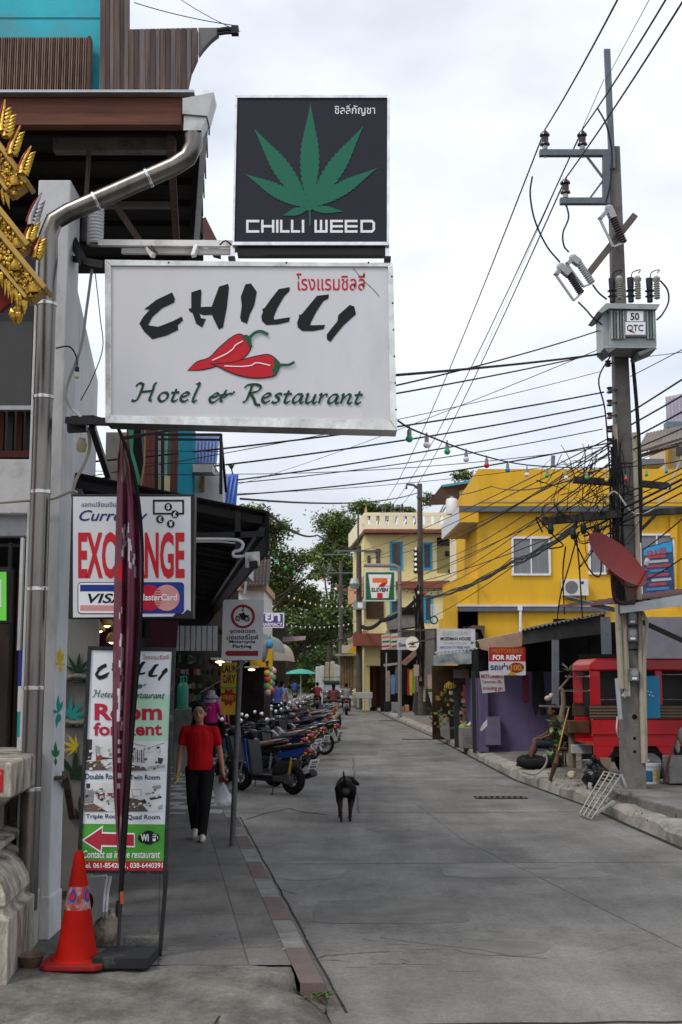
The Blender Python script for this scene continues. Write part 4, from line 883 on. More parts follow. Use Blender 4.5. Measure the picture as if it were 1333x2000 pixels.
b=MB();b.lathe([(.015,.03),(.018,0)],P(151,725,8.9),10);b.build('socket',black_metal,t);b=MB();b.ell(P(150,735,8.9),.019);b.build('globe',M('cream_globe',(.6,.55,.38),.3),t,smooth=60)
# motorcycle parking sign on its leaning post
c=G(454,1652,0);Y0=c.y
t=thing('parking_sign','white motorcycle parking sign with red ring and arrow on a grey post','sign',c)
b=MB();b.tube([c,P(470,1280,Y0),P(475,1180,Y0)],.031,14);b.build('post',M('post_grey',(.1,.105,.11),.6,.3,dirt=((.05,.04,.035),.3,9)),t,smooth=40)
b=MB()
def rq(mb,x0,y0,x1,y1,r,Y,m,sk=0,d=0):
    p=[]
    for cx,cy,a0 in((x1-r,y0+r,-90),(x1-r,y1-r,0),(x0+r,y1-r,90),(x0+r,y0+r,180)):p+=[(cx+r*math.cos(R(a0+18*i))-sk*((cy-y0)/(y1-y0)),cy+r*math.sin(R(a0+18*i)))for i in range(6)]
    mb.pprism(p,Y,d,m)if d else mb.ppoly(p,Y,m)
Ys=Y0-.05;rq(b,436,1171,516,1289,6,Ys,0,3,.012);b.build('plate',M('plate_white',(.5,.51,.52),.5,var=.08,dirt=((.3,.3,.3),.2,5)),t)
b=MB();y_=Ys-.003;b.pring(475,1204,18.5,23.5,y_,1)
b.pring(465,1208,3,5.2,y_,0);b.pring(483,1209,3,5.2,y_,0);b.pdisc(465,1208,1.2,y_);b.pdisc(483,1209,1.2,y_);b.ppoly([(466,1199),(473,1198),(476,1195),(480,1201),(487,1202),(486,1204),(480,1206),(478,1211),(473,1211),(470,1205)],y_-.001);b.ppoly([(472,1192),(476,1189),(477,1191),(474,1195)],y_);b.pdisc(475.5,1187,1.6,y_)
b.text('จุดจอดรถ',449,1230,499,1239,y_,0,.02);b.text('มอเตอร์ไซค์',443,1239,505,1249,y_,0,.02)
b.text('Motorcycle',448,1250,499,1258,y_,0,.03);b.text('Parking',455,1259,492,1267,y_,0,.03)
b.ppoly([(440,1276),(444,1271),(505,1271),(505,1281),(444,1281)],y_,1);b.build('sign_print',[black_print,M('sign_dark_red',(.22,.008,.015),.5)],t)
b=MB()
for v in(1178,1268):b.bar(P(463,v,Ys+.016),P(487,v,Ys+.016),.02,.012)
b.lathe([(.0,-.012),(.01,-.01),(.01,0)],P(474,1265,Ys),8,0,(0,1,0));b.build('clamp',galv,t)
# ================================================================== black canopy over the pavement
t=thing('canopy','black corrugated canopy over the shaded pavement with deep front valance','canopy',(-1.6,15,2.9))
fab=M('black_sheet',(.011,.011,.012),.6,var=.3)
ya,yb=11.0,23.0
def ox(y):return-.65+DX*(y-11)
def wxx(y):return wx(y)-.05
zo0,zo1,zw=2.95,3.32,3.68
b=MB()
b.add([(wxx(ya),ya,zw),(ox(ya),ya,zo1),(ox(yb),yb,zo1),(wxx(yb),yb,zw)],[[0,1,2,3]])
b.prism([(ox(ya),ya,zo0),(ox(yb),yb,zo0),(ox(yb),yb,zo1),(ox(ya),ya,zo1)],(-.03,0,0))
r=b.build('roof_sheet',fab,t);sm=r.modifiers.new('thick','SOLIDIFY');sm.thickness=.02
b=MB()
for k in range(9):
    y=ya+.1+k*1.45;b.bar((wxx(y),y,zw-.09),(ox(y)-.05,y,zo1-.07),.05,.07)
b.bar((ox(ya)-.06,ya,zo0+.2),(ox(yb)-.06,yb,zo0+.2),.05);b.bar((ox(ya)-.28,ya+.02,zo1),(ox(ya)-.28,ya+.02,zo0-.05),.05);b.bar((wxx(ya),ya+.02,zo0+.12),(ox(ya)-.04,ya+.02,zo0+.17),.05)
b.build('rafter',M('dull_black_steel',(.03,.03,.031),.5,.3),t)
b=MB()
for k in range(8):
    y=ya+1+k*1.2;x0=wxx(y)+.25;b.bar((x0,y,3.45-.02*k),(x0+.35+.1*(k%3),y,3.44-.02*k),.012,.012)
b.build('purlin',M('pale_purlin',(.28,.28,.28),.5,.5),t)
b=MB();b.prism([(ox(yb)-1.2,yb,2.55),(ox(yb)-.3,yb,2.55),(ox(yb),yb,zo0),(ox(yb),yb,zo1),(wxx(yb),yb,zw),(wxx(yb),yb,2.55)][::-1],(0,.03,0));b.build('end_sheet',fab,t)
t=thing('wall_light_box','white square junction plate with a black spotlight on the canopy edge','spotlight',P(493,1095,10.9))
b=MB();b.pprism([(479,1079),(507,1077),(508,1105),(480,1109)],10.88,.03);b.build('mounting_plate',M('plate_cream',(.6,.59,.55),.5),t,bevel=.003)
b=MB();b.ell(P(494,1093,10.84),(.04,.05,.045),0,14,10);b.build('bracket',white_paint,t,smooth=60)
b=MB();b.pprism([(487,1096),(503,1094),(505,1108),(488,1111)],10.72,.1);b.build('lamp_head',black_metal,t,bevel=.01)
b=MB();b.tube([P(u,v,10.9)for u,v in((380,1053),(430,1053),(464,1055),(475,1063),(470,1074),(457,1078),(457,1086),(466,1087),(480,1086))],.014,8,0,5);b.tube([P(u,v,10.93)for u,v in((380,1058),(430,1058),(460,1061))],.008,6)
tag(b.build('white_conduit',M('pvc_white',(.62,.62,.62),.5)),'white bent conduit running from the exchange sign to the spotlight','conduit')
# ================================================================== neighbours above the canopy
t=thing('teal_house','neighbour house with teal pillar, pale glazing, maroon boards and wire-railed balcony','building',(-3,15,0))
Yn=15.0
b=MB();b.pbox(348,835,376,990,Yn-.3,.3);b.build('pillar',M('teal_pillar',(.01,.2,.29),.6),t)
b=MB();b.pbox(246,830,306,1000,Yn-.1,.2,0);b.pbox(333,836,349,1000,Yn-.15,.2,0);b.build('maroon_board',M('maroon_boards',(.1,.032,.028),.7,var=.3,stretch=(8,8,.4)),t)
b=MB();b.pbox(304,835,334,1000,Yn,.05,0);b.pbox(308,836,318,1000,Yn-.03,.05,1);b.pbox(327,836,333,1000,Yn-.04,.05,2);b.build('glazing',[M('mint_glass',(.4,.52,.5),.2,var=.1),M('pale_glass',(.55,.62,.62),.2),M('green_frame',(.02,.14,.1),.6)],t)
b=MB();b.pbox(304,930,346,1000,Yn-.06,.03);b.build('cream_infill',M('cream_infill',(.42,.42,.22),.7),t)
b=MB();b.bx(P(200,900,Yn).x,P(376,900,Yn).x,Yn+.2,Yn+5,3.75,P(300,838,Yn).z);b.build('wall',M('neighbour_wall',(.2,.19,.18),.8,dirt=((.07,.065,.06),.3,2)),t)
b=MB()
for u in(306,318,432):b.bar(P(u,848,14.2),P(u,965,14.2),.035)
b.bar(P(432,852,14.2),P(442,960,14.9),.03)
b.bar(P(303,849,14.2),P(433,849,14.2),.03);b.bar(P(303,858,14.2),P(433,859,14.2),.025)
for v in(880,904,926):b.bar(P(250,v,14.2),P(433,v+2,14.2),.008)
b.build('railing',black_metal,t)
b=MB()
for(q,mm)in(([(376,846),(430,846),(423,906),(376,912)],0),):b.pprism([*q],15.2,.03)
for i in range(8):b.bar(P(378+i*7,847,15.15),P(377+i*6.4,908,15.15),.02)
b.build('blue_sheet_roof',M('blue_sheet',(.3,.4,.72),.4,.3,var=.1),t)
b=MB();b.pbox(377,906,415,922,14.6,.3,1);b.pbox(380,922,436,985,15.0,.3,0);b.pbox(392,930,399,960,14.95,.04,2);b.build('gable',[white_paint,galv,M('ochre_wood',(.25,.14,.04),.7)],t)
t=thing('blue_roof_shed','shed roof of bright blue ribbed metal beyond the wire balcony','roof',P(445,980,19))
b=MB();b.pprism([(428,928),(466,927),(461,992),(420,985)],19,.05);b.build('roof_sheet',M('bright_blue_sheet',(.09,.2,.7),.4,.2,var=.1),t)
b=MB();[b.bar(P(430+i*8,929,18.97),P(424+i*7,988,18.97),.025)for i in range(5)];b.build('roof_rib',M('rib_blue',(.2,.32,.75),.4),t)
b=MB();b.bx(P(415,990,19.5).x-2,P(466,990,19.5).x,19.6,23,3.6,4.4);b.build('wall',old_white,t)
b=MB();b.tube([P(455,927,18.9),P(452,912,18.9),P(458,908,18.9)],.012,6);b.lathe([(.0,0),(.03,.0),(.05,-.06)],P(455,909,18.9),10,0,(.8,0,.6));b.build('roof_lamp',black_metal,t)
t=thing('clothes_line','line of green netting and dark laundry drying above the bracket','laundry',P(266,900,12.5))
b=MB();b.ppoly([(251,838),(262,838),(260,880),(276,940),(272,962),(262,950)],12.4);b.build('green_net',M('green_net',(.12,.5,.25),.8),t);b=MB();b.pprism([(258,836),(276,836),(282,925),(270,945),(262,905)],12.5,.03);b.build('dark_cloth',black_metal,t)
b=MB();b.tube([P(283,836,12.4),P(282,905,12.4),P(274,955,12.4)],.012,6);b.build('bamboo_pole',M('bamboo_pole',(.4,.28,.14),.6),t)
# ================================================================== shaded shop row along the pavement
row=thing('shop_row','row of open-fronted shops with dark interiors behind the parked motorbikes','building',(-4,24,0))
darkshop=M('shop_dark',(.022,.018,.015),.85,var=.5,scale=2)  # near-black tone stands in for the shade inside the open shops
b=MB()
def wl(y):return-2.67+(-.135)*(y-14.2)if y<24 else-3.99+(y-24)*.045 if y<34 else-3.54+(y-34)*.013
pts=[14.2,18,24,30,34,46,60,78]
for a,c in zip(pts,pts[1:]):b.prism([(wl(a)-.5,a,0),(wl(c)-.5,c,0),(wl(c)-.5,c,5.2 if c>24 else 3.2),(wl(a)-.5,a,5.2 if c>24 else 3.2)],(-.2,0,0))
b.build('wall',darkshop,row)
b=MB()
for y in(15.2,17.4,20,23,26.5):b.bar((wl(y)+.1,y,0),(wl(y)+.1,y,3.0),.1,.1)
b.build('post',M('shop_post',(.05,.04,.035),.7),row)
b=MB()
for y,z0,z1,d,m in((15.5,.0,.95,.5,0),(18.5,0,.9,.6,1),(21.5,0,1.0,.6,0),(24.5,0,.85,.6,1),(27.5,0,.9,.5,0)):b.bx(wl(y)-.4,wl(y)-.4+d,y,y+1.7,z0,z1,m)
b.build('counter',[M('counter_grey',(.1,.1,.1),.7,dirt=((.03,.03,.03),.3,4)),M('counter_brown',(.06,.035,.02),.7)],row)
b=MB();b.add([(wl(23.2)-.2,23.2,3.1),(-2.25,23.2,2.75),(-2.1,34,2.75),(wl(34)-.2,34,3.1)],[[0,1,2,3]]);o=b.build('shop_awning',M('grimy_awning',(.07,.065,.06),.8,dirt=((.02,.02,.02),.4,3)),row);o.modifiers.new('thick','SOLIDIFY').thickness=.03
b=MB()
for k in range(12):b.prism([(wl(22)+.3+k*.1,22.4,2.3),(wl(22)+.38+k*.1,22.4,2.3),(wl(22)+.38+k*.1,22.4,2.75),(wl(22)+.3+k*.1,22.4,2.75)],(0,.03,0))
b.build('pale_slats',M('pale_slat',(.4,.42,.44),.6),row)
# goods in the dark: bright bottles, packets (each shelf one part)
pk=[M('goods_a',(.25,.16,.03),.6),M('goods_b',(.22,.03,.02),.6),M('goods_c',(.1,.16,.2),.6),M('goods_d',(.3,.28,.22),.6),M('goods_e',(.05,.12,.05),.6)]
for y in(16,19,22,25,28,31,36,40,45,50):
    b=MB()
    for k in range(46):
        yy=y+rnd.uniform(-1,1.2);z=rnd.choice([1.0,1.3,1.6,1.95,2.25]);b.box((wl(yy)-.2+rnd.uniform(-.05,.25),yy,z),(rnd.uniform(.05,.14),rnd.uniform(.05,.16),rnd.uniform(.08,.22)),rnd.uniform(0,1),rnd.randrange(5))
    o=b.build('shelf_goods',pk,row);o['kind']='stuff'
for i,(u,v,Y)in enumerate(((430,1293,19),(492,1308,24),(436,1298,21))):
    lab=['lit warm strip lamp under the canopy behind the parking sign','lit warm lamp beside the yellow shop board','small lit lamp next to the laundry board'][i]
    t=thing('shop_lamp',lab,'lamp',P(u,v,Y),group='lit shop lamps');b=MB();b.ell(P(u,v,Y),(.07,.03,.02));b.build('tube',M('warm_tube',(1,.72,.38),.5,emit=3),t);b=MB();b.bar(P(u,v,Y)+Vector((-.14,0,.05)),P(u,v,Y)+Vector((.14,0,.05)),.06,.03);b.build('holder',white_paint,t)
# green gas cylinder on the counter
c=P(357,1384,15.6);t=thing('gas_cylinder','green gas cylinder standing on a grey counter in the shade','gas cylinder',c)
b=MB();b.lathe([(.0,0),(.075,0),(.075,.03),(.068,.035),(.072,.06),(.072,.26),(.055,.31),(.03,.33),(.0,.335)],c,20);b.build('vessel',M('cylinder_green',(.012,.16,.11),.45,var=.15,dirt=((.02,.05,.04),.25,9)),t,smooth=40)
b=MB();b.torus(c+Vector((0,0,.4)),.045,.007,(0,0,1),16,6);[b.tube([c+Vector((.045*math.cos(a),.045*math.sin(a),.3)),c+Vector((.045*math.cos(a),.045*math.sin(a),.4))],.007,6)for a in(0,2.1,4.2)];b.lathe([(.015,.33),(.015,.38),(0,.39)],c,8);b.build('collar',M('collar_green',(.015,.2,.14),.5),t,smooth=50)
b=MB();b.pbox(340,1385,378,1440,15.5,.5);b.pbox(338,1440,376,1510,15.8,.3,1);tag(b.build('counter_stand',[M('stand_grey',(.09,.095,.09),.8,dirt=((.03,.03,.03),.4,4)),M('stand_pale',(.2,.21,.21),.8)],bevel=.01),'grimy grey counter block under the green gas cylinder','counter')
b=MB();b.tube([P(482,1292,13.45),P(430,1330,14.2),P(392,1352,14.9)],.007,6,0,4);tag(b.build('rope',M('pale_rope',(.6,.58,.55),.8)),'pale rope slanting from the parking sign into the shade','rope')
# yellow laundry board
YL=17.2;t=thing('laundry_board','yellow laundry board with black capitals and a red starburst','sign',P(450,1400,YL))
b=MB();b.pbox(432,1294,467,1396,YL,.03);b.build('panel',M('board_yellow',(.32,.2,.012),.6,dirt=((.12,.07,.01),.2,4)),t);b=MB();b.text('LAUN',434,1299,464,1314,YL-.004,0,.02);b.text('DRY',437,1318,461,1334,YL-.004,0,.02);b.build('lettering',black_print,t)
b=MB();b.ppoly([(447+(17 if i%2 else 12)*math.cos(i*.393),1362+(18 if i%2 else 13)*math.sin(i*.393))for i in range(16)],YL-.004,0);b.text('FREE',437,1358,457,1367,YL-.007,1,.02);b.prect(430,1342,465,1345,YL-.004,2);b.build('starburst',[M('burst_red',(.18,.015,.012),.6),M('burst_yellow',(.3,.2,.02),.6),green_print],t)
# far left shops: tiled house, pharmacy sign, awnings, toys
t=thing('tiled_house','small white house with grey tiled roof above the pharmacy sign','building',(-2.5,33,0));Yh=33
b=MB();b.pbox(466,1150,516,1292,Yh,4,0);b.pbox(456,1180,470,1292,Yh-.3,2,1);b.pbox(440,1292,516,1420,Yh+.4,3,2);b.build('wall',[M('house_white',(.62,.61,.58),.7,dirt=((.3,.29,.27),.2,2)),old_white,darkshop],t)  # lower box paints in the darkness below the white front
b=MB();b.pbox(464,1140,521,1153,Yh-.12,4.2);b.build('eave',M('peach_eave',(.5,.32,.22),.7),t)
b=MB();rows=7
for k in range(9):
    u0,u1=466+k*6.6,466+(k+1)*6.6
    for j in range(rows):
        s0,s1=j/rows,(j+1)/rows;yt=Yh-.5+s0*2.2;f=lambda u,s:P(u+4*s,1146-50*s,Yh-.5+s*2.2)
        a,bb_,c_,d_=f(u0,s0),f(u1,s0),f(u1,s1+.03),f(u0,s1+.03);mid0=(a+bb_)/2+Vector((0,-.02,.07));mid1=(c_+d_)/2+Vector((0,-.02,.05))
        b.add([a,mid0,bb_,c_,mid1,d_],[[0,1,4,5],[1,2,3,4]])
b.build('tile_roof',M('grey_tiles',(.075,.066,.062),.75,var=.4,scale=6),t)
b=MB();b.tube([P(484,1112,Yh-.7),P(478,1160,Yh-.7)],.035,8);b.build('downpipe',galv,t)
YPh=32.3;t=thing('pharmacy_sign','purple and white pharmacy sign projecting over the pavement','sign',P(533,1225,YPh))
b=MB();b.pbox(505,1197,555,1226,YPh,.18);b.build('case',white_print,t);b=MB();b.prect(505,1199,553,1224,YPh-.003);b.build('panel',M('pharmacy_purple',(.09,.05,.24),.5),t)
b=MB();b.text('ยา',518,1199,548,1214,YPh-.006,0,.03);b.text('PHARMACY',507,1216,552,1223,YPh-.006,0,.03);b.build('lettering',white_print,t);b=MB();b.bar(P(500,1199,YPh+.05),P(505,1199,YPh+.05),.05);b.build('arm',galv,t)
def awn(name,label,u0,u1,v0,v1,Y,m,n=6):
    t=thing(name,label,'awning',P((u0+u1)/2,v1,Y));b=MB();prof=[]
    for k in range(n+1):a=math.pi/2*k/n;prof.append((u0+(u1-u0)*math.sin(a),v0+(v1-v0)*(1-math.cos(a))))
    A=[P(*p,Y)for p in prof];B=[p+Vector((.1,4,0))for p in A];b.add(A+B,[[i,i+1,n+2+i,n+1+i]for i in range(n)]);b.add(A+[P(u0,v1,Y)],[list(range(n+2))]);o=b.build('fabric',m,t);b=MB();b.bar(P(u0+2,v1,Y+.05),P(u1,v1,Y+.05),.03);b.build('frame',galv,t);return t
awn('bubble_awning','curved grey-green awning beside the pharmacy sign',512,535,1236,1272,30,M('awning_green',(.24,.3,.28),.7))
awn('bubble_awning','curved cream awning farther along behind the grey-green one',534,560,1252,1290,38,M('awning_cream',(.45,.4,.32),.7))
t=thing('yellow_board','plain golden yellow board hung under the awnings','sign',P(510,1303,27));b=MB();b.pbox(489,1264,533,1303,27,.03);b.build('panel',M('golden_board',(.55,.3,.015),.6),t);b=MB();b.tube([P(495,1264,27.05),P(495,1240,27.05)],.01,6);b.tube([P(528,1264,27.05),P(528,1240,27.05)],.01,6);b.build('hanger',black_metal,t)
t=thing('inflatable_fish','grey and blue inflatable fish hanging before the yellow board','toy',P(518,1270,26));b=MB();b.ell(P(518,1272,26),(.07,.07,.24),0,12,8,Matrix.Rotation(.15,3,'Y'));b.build('body',M('fish_grey',(.16,.17,.19),.4),t,smooth=60)
b=MB();b.pprism([(518,1292),(523,1308),(526,1290)],26,.02);b.build('tail',M('fish_dark',(.05,.03,.04),.5),t);b=MB();b.ell(P(528,1258,25.9),(.07,.06,.1),0);b.build('blue_fin',M('fish_blue',(.05,.25,.5),.4),t,smooth=60)
cols=[M('toy_red',(.5,.05,.05),.35),M('toy_green',(.15,.4,.12),.35),M('toy_pink',(.6,.3,.35),.35),M('toy_yellow',(.55,.4,.05),.35),M('toy_white',(.55,.53,.5),.35),M('toy_blue',(.1,.2,.4),.35)]
nm=['red','green','pink','yellow','white','blue'];seen={}
for i in range(13):
    u=522+(i%3)*5.5+rnd.uniform(-2,2);v=1302+i*4.2;k=(0,1,2,3,4,1,0,3,5,1,3,0,2)[i];Y=28+(i%3)*.2
    t=thing('toy_ball','','ball',P(u,v,Y),group='toy balls hung in a column by the shop');n_=seen.get(k,0);seen[k]=n_+1
    t['label']=f"{('highest', 'second highest', 'third highest', 'fourth highest')[n_]} {nm[k]} toy ball in the bunch hanging by the shop"
    b=MB();b.ell(P(u,v,Y),.075,0,14,8);b.build('skin',cols[k],t,smooth=70);b=MB();b.tube([P(u,v,Y)+Vector((0,0,.074)),P(u,v,Y)+Vector((0,0,.1))],.01,6);b.build('valve',white_print,t)
for k,(u,v)in enumerate(((405,1500),(452,1415),(446,1428))):
    pass
for i,(u,v,Y)in enumerate(((430,1447,30.5),(442,1450,30),(436,1436,31.5))):
    c=P(u,v,Y);c=Vector((c.x,Y,0));t=thing('water_jug',['blue water jug at the pavement edge behind the pink jacket','pale blue water jug next to the pavement post','rear blue water jug behind its two neighbours'][i],'jug',c,group='water jugs on the pavement')
    b=MB();b.lathe([(.0,0),(.12,0),(.13,.03),(.13,.12),(.12,.14),(.13,.16),(.13,.27),(.1,.33),(.035,.38),(.03,.43),(.0,.43)],c,16);b.build('shell',M('jug_blue',(.05,.14,.28),.2),t,smooth=40);b=MB();b.lathe([(.034,.42),(.034,.45),(0,.45)],c,10);b.build('cap',white_print,t)
# ================================================================== trees at the bend
def tree(name,label,base,h,crowns,seed,n,mats,leaf=.3,trunk=.28,lean=(0,0),group=None):
    q=random.Random(seed);t=thing(name,label,'tree',base,group=group);bs=Vector(base);b=MB();top=bs+Vector((lean[0],lean[1],h*.55))
    b.tube([bs+Vector((0,0,-.5)),bs.lerp(top,.5)+Vector((q.uniform(-.3,.3),0,0)),top],[trunk,trunk*.75,trunk*.5],8,0,4)
    for c,r in crowns:
        cc=bs+Vector(c);st=bs.lerp(top,q.uniform(.45,1));b.tube([st,st.lerp(cc,.5)+Vector((q.uniform(-.4,.4),q.uniform(-.4,.4),-.3)),cc],[trunk*.38,trunk*.2,trunk*.06],6,0,4)
        for _ in range(3):e=cc+Vector([q.uniform(-1,1)*k for k in r]);b.tube([st.lerp(cc,.7),cc.lerp(e,.5),e],[trunk*.12,trunk*.07,trunk*.02],5,0,3)
    b.build('trunk',M('bark',(.06,.05,.04),.9,var=.3),t,smooth=50)
    b=MB();vol=[r[0]*r[1]*r[2]for c,r in crowns];tv=sum(v**.8 for v in vol)
    for(c,r),v in zip(crowns,vol):
        cc=bs+Vector(c);m=int(n*v**.8/tv);ncl=max(6,m//26)
        for _ in range(ncl):
            d=Vector((q.gauss(0,1),q.gauss(0,1),q.gauss(0,1))).normalized()*(q.random()**.42);pc=cc+Vector((d.x*r[0],d.y*r[1],d.z*r[2]));cr=q.uniform(.28,.6)*min(1,max(r)/2);mi=q.choice([0,0,1,1,2])
            for _ in range(m//ncl):
                p=pc+Vector((q.gauss(0,cr),q.gauss(0,cr),q.gauss(0,cr*.6)));nn=Vector((q.gauss(0,.7),q.gauss(0,.7),1)).normalized();a=nn.orthogonal().normalized();a=Matrix.Rotation(q.uniform(0,6.3),3,nn)@a;e=nn.cross(a);s=leaf*q.uniform(.6,1.2)
                o=len(b.v);b.v+=[tuple(p-a*s),tuple(p+e*s*.42),tuple(p+a*s),tuple(p-e*s*.42)];b.f.append([o,o+1,o+2,o+3]);b.m.append(mi)
    b.build('crown',mats,t);return t
TM=[M('foliage_dark',(.075,.12,.03),.6,var=.35,scale=.6),M('foliage_mid',(.13,.18,.045),.6,var=.35,scale=.6),M('foliage_light',(.2,.24,.07),.6,var=.3,scale=.6)]
TD=[M('foliage_deep',(.06,.1,.027),.7,var=.3,scale=.6),M('foliage_deep_b',(.085,.12,.034),.7,var=.3,scale=.6),M('foliage_mid',(0,0,0))]
def at(u,v,Y):p=P(u,v,Y);return(p.x,p.y,p.z)
def crown_px(base,lst): # (u, v, radius px, aspect) on planes near the tree's own distance
    o=[]
    for u,v,r,asp,Y in lst:p=P(u,v,Y);k=mpp(Y);o.append(((p.x-base[0],p.y-base[1],p.z-base[2]),(r*k,r*k*1.1,r*k*asp)))
    return o
B1=(-6.5,78,0)
tree('broadleaf_tree','tall loose green tree rising behind the black canopy',B1,12,crown_px(B1,[(500,1010,34,.7,78),(478,1000,24,.6,77),(545,1035,30,.6,79),(500,1070,48,.8,80),(560,1100,34,.7,80),(600,1090,22,.7,79),(618,1120,18,.7,79),(545,1150,44,.8,81),(505,1150,40,.8,80),(590,1170,38,.7,82)]),11,17000,TM,.16,.34)
B2=(-1.0,112,0)
tree('broadleaf_tree','light green tree standing left of the balustraded cream building',B2,15,crown_px(B2,[(655,1022,36,.55,112),(668,1060,34,.7,113),(650,1100,40,.7,112),(680,1120,36,.9,114),(690,1040,26,.8,115),(630,1075,20,.6,111)]),12,14000,TM,.2,.36)
B3=(2.6,120,0)
tree('broadleaf_tree','thin high tree showing over the roof terrace balustrade',B3,17,crown_px(B3,[(705,992,26,.5,120),(735,1000,30,.4,121),(780,998,22,.4,122),(800,1002,22,.4,122),(835,975,16,.8,122),(905,930,20,.5,122),(760,992,14,.5,121)]),13,4200,TM,.22,.3)
B4=(-5,100,0)
tree('shade_tree','broad dark tree arching low over the end of the street',B4,10,crown_px(B4,[(560,1215,40,.6,96),(600,1215,45,.6,98),(640,1190,48,.6,100),(670,1215,34,.7,102),(590,1250,40,.5,102),(640,1240,40,.5,104),(550,1255,30,.6,99),(675,1180,40,.9,106)]),14,9000,TD,.22,.45,(2,0))
B5=(-11,125,0)
tree('shade_tree','dense far tree closing the gap beneath the arching branches',B5,12,crown_px(B5,[(520,1200,60,.9,125),(480,1180,60,1,125),(560,1290,45,.6,128),(610,1290,45,.6,130),(650,1280,40,.7,130),(690,1230,40,1.2,132),(440,1220,70,1,124)]),15,8000,TD,.28,.4)
b=MB();q=random.Random(3)
for i in range(9000):
    p=Vector((q.uniform(-24,30),q.uniform(138,146),q.uniform(0,9)*q.random()**.3));nn=Vector((q.gauss(0,1),q.gauss(0,1),1)).normalized();a=nn.orthogonal().normalized();e=nn.cross(a);s=q.uniform(.3,.6);o=len(b.v);b.v+=[tuple(p-a*s),tuple(p+e*s*.5),tuple(p+a*s),tuple(p-e*s*.5)];b.f.append([o,o+1,o+2,o+3]);b.m.append(q.randrange(3))
b.bx(-26,34,147,148,-.5,5);b.m[-6:]=[0]*6
o=b.build('far_wood',TD);o['kind']='stuff';tag(o,'dark far wood closing the end of the street','woodland')
# ================================================================== yellow building
yel=M('yellow_paint',(.68,.39,.035),.8,var=.08,scale=.8,dirt=((.5,.29,.05),.3,.9),stretch=(1.8,1.8,.4))
ygr=M('grey_band',(.11,.115,.14),.6)
wf=M('window_white',(.68,.7,.74),.4)
glass=M('window_glass',(.05,.055,.06),.08,spec=.6,var=.2)
curt=M('curtain_grey',(.2,.205,.22),.8,var=.35,scale=3,stretch=(22,1,.3))
YY=44.0
yb=thing('yellow_building','bright yellow three-level house with grey ledges and white windows','building',P(1130,1330,YY)-Vector((0,0,1.8)))
b=MB()
b.pbox(935,916,1500,992,YY,8);b.pbox(933,992,1500,1200,YY+.02,8);b.pbox(893,1192,1500,1420,YY-.02,8)
# lower wing: front set back from the road edge, its street side seen at an angle
pl=[P(893,1130,YY),P(865,1162,YY+3.4)]
zt,zb=P(893,1130,YY).z,0
b.prism([(P(893,1130,YY).x,YY-.02,zb),(P(933,1130,YY).x,YY-.02,zb),(P(933,1130,YY).x,YY-.02,zt),(P(893,1130,YY).x,YY-.02,zt)],(0,4,0))
b.prism([(P(893,1130,YY).x,YY-.03,zb),(P(865,1150,YY+3.4).x,YY+3.4,zb),(P(865,1150,YY+3.4).x,YY+3.4,zt),(P(893,1130,YY).x,YY-.03,zt)][::-1],(.2,.3,0))
b.build('wall',yel,yb)
b=MB();b.pbox(935,975,1500,981,YY-.03,.1);b.pbox(933,1160,1500,1165,YY-.0,.05)if 0 else None
b.build('moulding',M('yellow_moulding',(.55,.36,.1),.7),yb)
b=MB();b.pbox(897,988,1500,999,YY-.35,.45,0);b.pbox(896,1184,1190,1194,YY-.2,.22,0);b.pbox(893,1181,1190,1184.5,YY-.22,.24,1);b.build('ledge',[ygr,M('ledge_white',(.6,.6,.62),.6)],yb)
# entrance canopy slab: white outer side, pale soffit
a0=P(897,991,YY-.35);a1=P(863,1062,YY-.35)
x0,zt_,zb_=a0.x,P(897,990,YY-.35).z,P(897,1020,YY-.35).z
b=MB();ye=YY+4.2;xe=P(863,1040,ye).x
b.prism([(x0,YY-.34,zb_),(xe,ye,zb_-.12),(xe,ye,zt_-.12),(x0,YY-.34,zt_)][::-1],(.12,.1,0),0)
b.poly([(x0+.1,YY-.3,zb_),(P(933,1020,YY).x,YY-.3,zb_),(P(933,1020,YY).x,ye,zb_-.1),(xe+.1,ye,zb_-.1)][::-1],1);b.pbox(898,999,935,1020,YY-.32,.1,2)
b.build('entrance_canopy',[M('canopy_white',(.55,.56,.6),.6),M('soffit_cream',(.42,.38,.33),.7),yel],yb)
def win(par,x0,y0,x1,y1,Y,frame,fw=4,panes=2,inner=curt,sill=True,name='window',d=.12):
    b=MB();b.pbox(x0,y0,x1,y0+fw,Y-.06,d);b.pbox(x0,y1-fw,x1,y1,Y-.06,d);b.pbox(x0,y0+fw,x0+fw,y1-fw,Y-.058,d);b.pbox(x1-fw,y0+fw,x1,y1-fw,Y-.058,d)
    for i in range(1,panes):u=x0+(x1-x0)*i/panes;b.pbox(u-fw*.35,y0+fw,u+fw*.35,y1-fw,Y-.05,d)
    f=b.build(name,frame,par);b=MB();b.pbox(x0+fw,y0+fw,x1-fw,y1-fw,Y-.012,.01);b.build('pane',inner,f);return f
win(yb,1000,1048,1076,1124,YY,wf);win(yb,1150,1044,1212,1122,YY,wf);win(yb,1250,1042,1320,1165,YY,wf)
b=MB();b.pbox(1012,1184,1021,1192,YY-.26,.1);b.tube([P(1017,1190,YY-.2),P(1017,1260,YY-.2)],.05,8);b.build('downpipe',wf,yb)
b=MB();b.pbox(1310,1008,1320,1050,YY-.1,.1);b.tube([P(1322,1015,YY-.1),P(1320,1180,YY-.1)],.04,8);b.build('side_pipe',yel,yb)
b=MB();b.pbox(906,1223,945,1262,YY-.5,.5,0);b.pprism([(893,1240),(925,1221),(948,1222),(946,1246),(940,1230),(925,1227)],YY-.8,.5,1);b.build('porch',[M('porch_dark',(.02,.018,.016),.8),M('porch_brown',(.1,.07,.05),.7)],yb)
